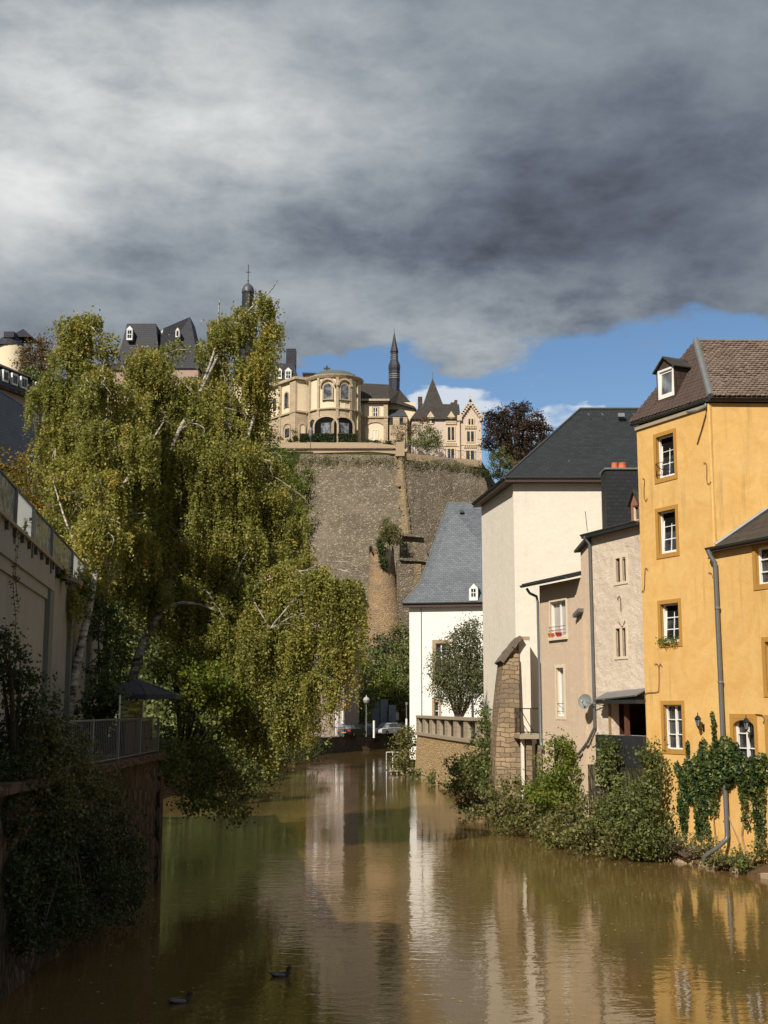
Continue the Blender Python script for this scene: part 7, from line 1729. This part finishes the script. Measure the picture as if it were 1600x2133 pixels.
# hillside under the fortress
HT = [('leaf_slope',665,1330,45,45,178,'hillside tree half hidden behind the birch curtain'),('leaf_dark',740,1300,32,34,184,'dark round tree directly under the ruined turret, left of it'),
 ('leaf_slope',790,1300,34,28,184,'green tree directly under the ruined turret'),('leaf_dark',792,1345,20,26,176,'small dark round evergreen on the middle of the slope'),
 ('leaf_slope',830,1330,30,34,180,'green tree beside the upper left edge of the white house'),('leaf_slope',750,1375,38,38,172,'broad light green tree left of the small evergreen'),
 ('leaf_slope',830,1395,30,36,170,'green tree touching the left wall of the white house'),('leaf_bright',800,1440,40,42,168,'olive tree above the notice boards and the silver car'),
 ('leaf_slope',748,1440,32,36,164,'dark green tree behind the tall quay lamp post'),('leaf_bright',740,1472,20,18,160,'yellowish small tree left of the quay lamp post'),
 ('leaf_slope',838,1450,22,36,168,'green tree behind the tall white pole'),('leaf_slope',700,1380,34,40,174,'green tree above the roof of the quay house'),
 ('leaf_slope',800,1385,26,26,173,'rounded green tree at the centre of the hillside'),('leaf_dark',848,1275,22,22,186,'dark shrub under the eaves corner of the white house')]
for (lf, px_, py_, rx, ry, d, lb) in HT:
    b_ = W(px_, py_+ry, d); gz = float(height(np.array([b_.x]), np.array([b_.y]))[0])
    bush('hillside_tree', lb, 'tree', [(px_,py_,rx,ry,d),(px_-rx*.5,py_+ry*.5,rx*.6,ry*.5,d,.8),(px_+rx*.5,py_+ry*.55,rx*.6,ry*.5,d,.8)], lf, .17, Vector((b_.x, b_.y, min(gz, b_.z-.5))), cr=.5, nk=1.0, trunkr=.18, zmin=1, group=None)
# scrub covering the slope itself: nobody could count it
def scrub(name, xs, ys, n, mat, size, keep=None, hgt=1.2):
    x = rng.uniform(xs[0], xs[1], n); y = rng.uniform(ys[0], ys[1], n); nc = n
    z = height(x, y); k = 14
    m = (z > 1.9)
    if keep is not None: m &= keep(x, y, z)
    x, y, z = x[m], y[m], z[m]
    h = hgt*(0.4+np.abs(np.sin(x*.8+1)*np.cos(y*.6))*1.2)
    P = np.repeat(np.stack([x, y, z], 1), k, 0)+rng.normal(size=(len(x)*k, 3))*np.array([.5,.5,.3])+np.repeat(h*rng.uniform(0, 1, len(x)), k)[:, None]*np.array([0,0,1])
    v = np.repeat(rng.uniform(0, 1, len(x)), k)
    o = leaves(name, P, size, mat, None, var=v); o['kind'] = 'stuff'; o['label'] = 'tangled green undergrowth covering the slope'; return o
scrub('undergrowth', (-24, 26), (163, 192), 5200, M['leaf_slope'], .2, hgt=1.6)
scrub('slope_growth', (-60, -16), (95, 214), 5200, M['leaf_slope'], .24, hgt=2.0)
# cliff edge greens
bush('cliff_shrub', 'bright green shrub mass spilling down the left side of the fortress', 'shrub', [(590,985,38,40,207),(560,960,30,25,210),(612,1030,34,45,204),(570,1050,50,60,203),(622,1085,26,44,201),(636,1000,16,30,205,.7)], 'leaf_bright', .18, W(590,1200,200), cr=.5, trunk=False)
bush('turret_bush', 'round olive bush growing on top of the ruined turret', 'bush', [(812,1103,21,24,181),(803,1120,16,16,181),(826,1122,12,14,181)], 'leaf_shrub', .13, W(812,1135,182), cr=.32)
bush('turret_ivy', 'dark ivy strip down the left side of the ruined turret', 'ivy', [(795,1150,7,26,180.6),(798,1172,6,16,180.4),(790,1135,6,12,181)], 'leaf_ivy', .12, W(796,1170,181), cr=.22, trunk=False)
P = []; 
for _ in range(330):
    t_ = rng.uniform(); left = rng.uniform() < .6
    p = (lT.lerp(cT, .25+.75*t_) if left else cT.lerp(rT, t_)); P.append(np.array(p)+rng.normal(size=(14,3))*np.array([.35,.3,.45])+np.array([0,-.7,-1.0-1.4*abs(math.sin(t_*23))*rng.uniform()]))
o = leaves('ledge_grass', np.concatenate(P), .11, M['leaf_shrub'], None); o['kind'] = 'stuff'; o['label'] = 'dry grass and weeds rooted along the top of the fortress wall'
bush('copper_beech', 'large copper beech with dark purple brown crown right of the villa', 'beech', [(1062,870,30,26,206),(1088,852,18,14,206),(1040,862,18,14,206,.8),(1022,875,16,22,206,.8),(1075,900,42,30,206),(1112,880,26,26,206),(1135,905,18,26,206),(1030,905,26,26,206),(1112,925,34,22,206),(1050,935,30,16,206,.7),(1090,950,28,14,206,.7),(1140,932,10,12,206,.7),(1012,925,10,14,206,.6)], 'leaf_beech', .17, W(1082,1000,206), nk=1.4, cr=.42, trunkr=.3, zmin=10)
bush('small_conifer', 'small round green conifer in front of the copper beech trunk', 'conifer tree', [(1040,960,24,22,203),(1042,940,12,12,203,.8),(1044,975,28,10,203,.8)], 'leaf_green', .13, W(1041,992,203), cr=.35, zmin=10)
bush('clipped_hedge', 'green hedge at the plateau edge beside the fortress end', 'hedge', [(1030,988,20,7,201),(1055,990,22,7,201),(1010,984,8,6,201)], 'leaf_hedge', .13, W(1035,996,201), cr=.3, zmin=10, trunk=False)
bush('garden_shrub', 'dark green garden shrub before the pink villa', 'shrub', [(892,908,26,22,213),(905,925,22,12,213),(870,922,20,10,213)], 'leaf_slope', .14, W(890,940,213), cr=.35, zmin=10)
bush('garden_shrub', 'thin rusty leaved young tree before the convent wing', 'tree', [(828,905,14,20,216,.35),(845,900,14,18,215,.35),(862,895,12,18,215,.3),(880,880,16,16,214,.3)], 'leaf_red', .12, W(845,935,215), cr=.3, zmin=10)
bush('garden_shrub', 'low green bushes at the foot of the convent wing', 'bushes', [(775,922,18,6,214),(810,926,14,6,213),(832,926,12,7,212)], 'leaf_hedge', .13, W(790,930,214), cr=.25, zmin=10, trunk=False)
bush('wall_climber', 'thin reddish climber on the church wing wall', 'climber', [(578,905,14,14,219,.3),(612,905,5,14,219,.4)], 'leaf_red', .11, W(578,920,219), cr=.3, zmin=10, trunk=False)
# clipped box hedges
for x0, x1, lb in ((625,696,'long clipped box hedge under the left church archway'),(704,743,'shorter clipped box hedge under the right church archway')):
    t = thing('box_hedge', lb, 'hedge', W((x0+x1)/2, 921, 213)); a_, b_ = W(x0,921,213), W(x1,921,213); ht = zat(906, 213)
    mb = MB(); mb.box(a_.x+.1, b_.x-.1, 212.1, 213.9, a_.z-1.5, ht-.1); mb.build('core', M['leaf_hedge'], t)
    n = int((b_.x-a_.x)*520); P = np.stack([rng.uniform(a_.x,b_.x,n), rng.uniform(211.9,214.1,n), rng.uniform(a_.z-.6,ht,n)], 1); f_ = rng.integers(0,3,n); P[f_ == 0, 2] = ht; P[f_ > 0, 1] = 211.95
    leaves('foliage', P+rng.normal(size=P.shape)*.05, .11, M['leaf_hedge'], t)
bush('round_topiary', 'small clipped conical bush left of the long box hedge', 'topiary', [(615,915,7,7,213),(604,919,4,4,213)], 'leaf_hedge', .11, W(615,922,213), cr=.22, zmin=10, trunk=False)
# far left trees
bush('hill_tree', 'brown green tree before the white tower at the far left', 'tree', [(72,735,30,30,150),(90,715,18,18,150,.7),(60,765,30,25,150),(95,760,25,30,150)], 'leaf_red', .16, W(75,860,150), cr=.45, zmin=10, trunkr=.15)
bush('hill_tree', 'dark green tree between the dormered house and the left birch', 'tree', [(85,800,28,25,146),(105,840,25,35,144),(70,780,20,14,148,.7)], 'leaf_slope', .16, W(85,900,145), cr=.45, zmin=10, trunkr=.15)
# birch thin bare twigs on top and lamp on the promenade
p = W(647, 940, 210); t = thing('promenade_lamp', 'thin green lamp post standing at the promenade before the church', 'lamp post', p); mb = MB(); mb.tube([p, Vector((p.x,p.y,zat(900,210)))], .08, 6); mb.build('pole', M['zinc_dark'], t)
zl = zat(897,210); mb = MB(); mb.lathe((p.x,210), [(.1,zl-1.3),(.35,zl-.9),(.45,zl),(.1,zl+.6)], 8); mb.build('lantern', M['zinc'], t)
nfl = 700; fx_ = rng.uniform(-6, 12, nfl); fy_ = rng.uniform(19, 70, nfl)**1.0; P = np.stack([fx_, fy_, np.full(nfl, .006)], 1)[inpoly(fx_, fy_)]
me = bpy.data.meshes.new('floating_leaves'); vs = []; fs = []
for p in P:
    a = rng.uniform(0, 6.28); s_ = rng.uniform(.015, .035); b0 = len(vs)
    for q in range(4): vs.append((p[0]+s_*math.cos(a+q*1.57)*(1.4 if q % 2 else .8), p[1]+s_*math.sin(a+q*1.57)*(1.4 if q % 2 else .8), p[2]+.002*(q % 2)))
    fs.append((b0, b0+1, b0+2, b0+3))
me.from_pydata(vs, [], fs); me.materials.append(simple('fallen_leaf', (.42,.30,.10), .8, 0, .3, 2)); o = bpy.data.objects.new('floating_leaves', me); COL.objects.link(o); o['kind'] = 'stuff'; o['label'] = 'small fallen leaves floating on the river'
# stones on the bank
t = thing('bank_kerb', 'line of flat pale kerb stones along the muddy bank at right', 'kerb', onz(1500, 1812)); 
KP = [onz(a_,b_) for a_,b_ in ((1375,1790),(1420,1797),(1480,1806),(1540,1818),(1600,1832),(1660,1848))]; mb = MB(); rnd = random.Random(4)
for i in range(len(KP)-1):
    for k in range(4):
        a_ = KP[i].lerp(KP[i+1], (k+.04)/4); b_ = KP[i].lerp(KP[i+1], (k+.96)/4); u = (b_-a_); n = Vector((-u.y,u.x,0)).normalized(); j = rnd.uniform(-.03,.03)
        mb.obox((a_+b_)/2+n*(.12+j)+Vector((0,0,.06+j*.4)), u/2, n*.16, Vector((0,0,.07)))
mb.build('stones', M['parapet'], t)
mb = MB(); 
for i in range(len(KP)-1):
    pass

# repeats share a group
GR = {'weeping_birch':'weeping birches on the left bank','riverside_shrub':'shrubs along the right bank','weed_patch':'weeds on the right bank','hillside_tree':'trees on the slope under the fortress',
 'parked_car':'cars parked on the far quay','white_pole':'white poles on the far quay','wall_lantern':'lanterns on the yellow walls','duck':'ducks on the river','slate_roof_house':'black slate roofed houses on the hill',
 'autumn_tree':'autumn trees behind the terrace screen','garden_shrub':'garden shrubs on the plateau','hill_tree':'trees on the far left hill','box_hedge':'clipped hedges before the church','flower_pot':'pots on the window ledge','creeper':'creepers'}
from collections import defaultdict
names = defaultdict(list)
for o in S.objects:
    if o.parent is None and o.get('label') and o.get('category'): names[o.name.split('.')[0]].append(o)
for k, v in names.items():
    if len(v) > 1:
        for o in v: o['group'] = GR.get(k, k.replace('_', ' ')+'s')
for o in S.objects:
    if '_w' in o: del o['_w']
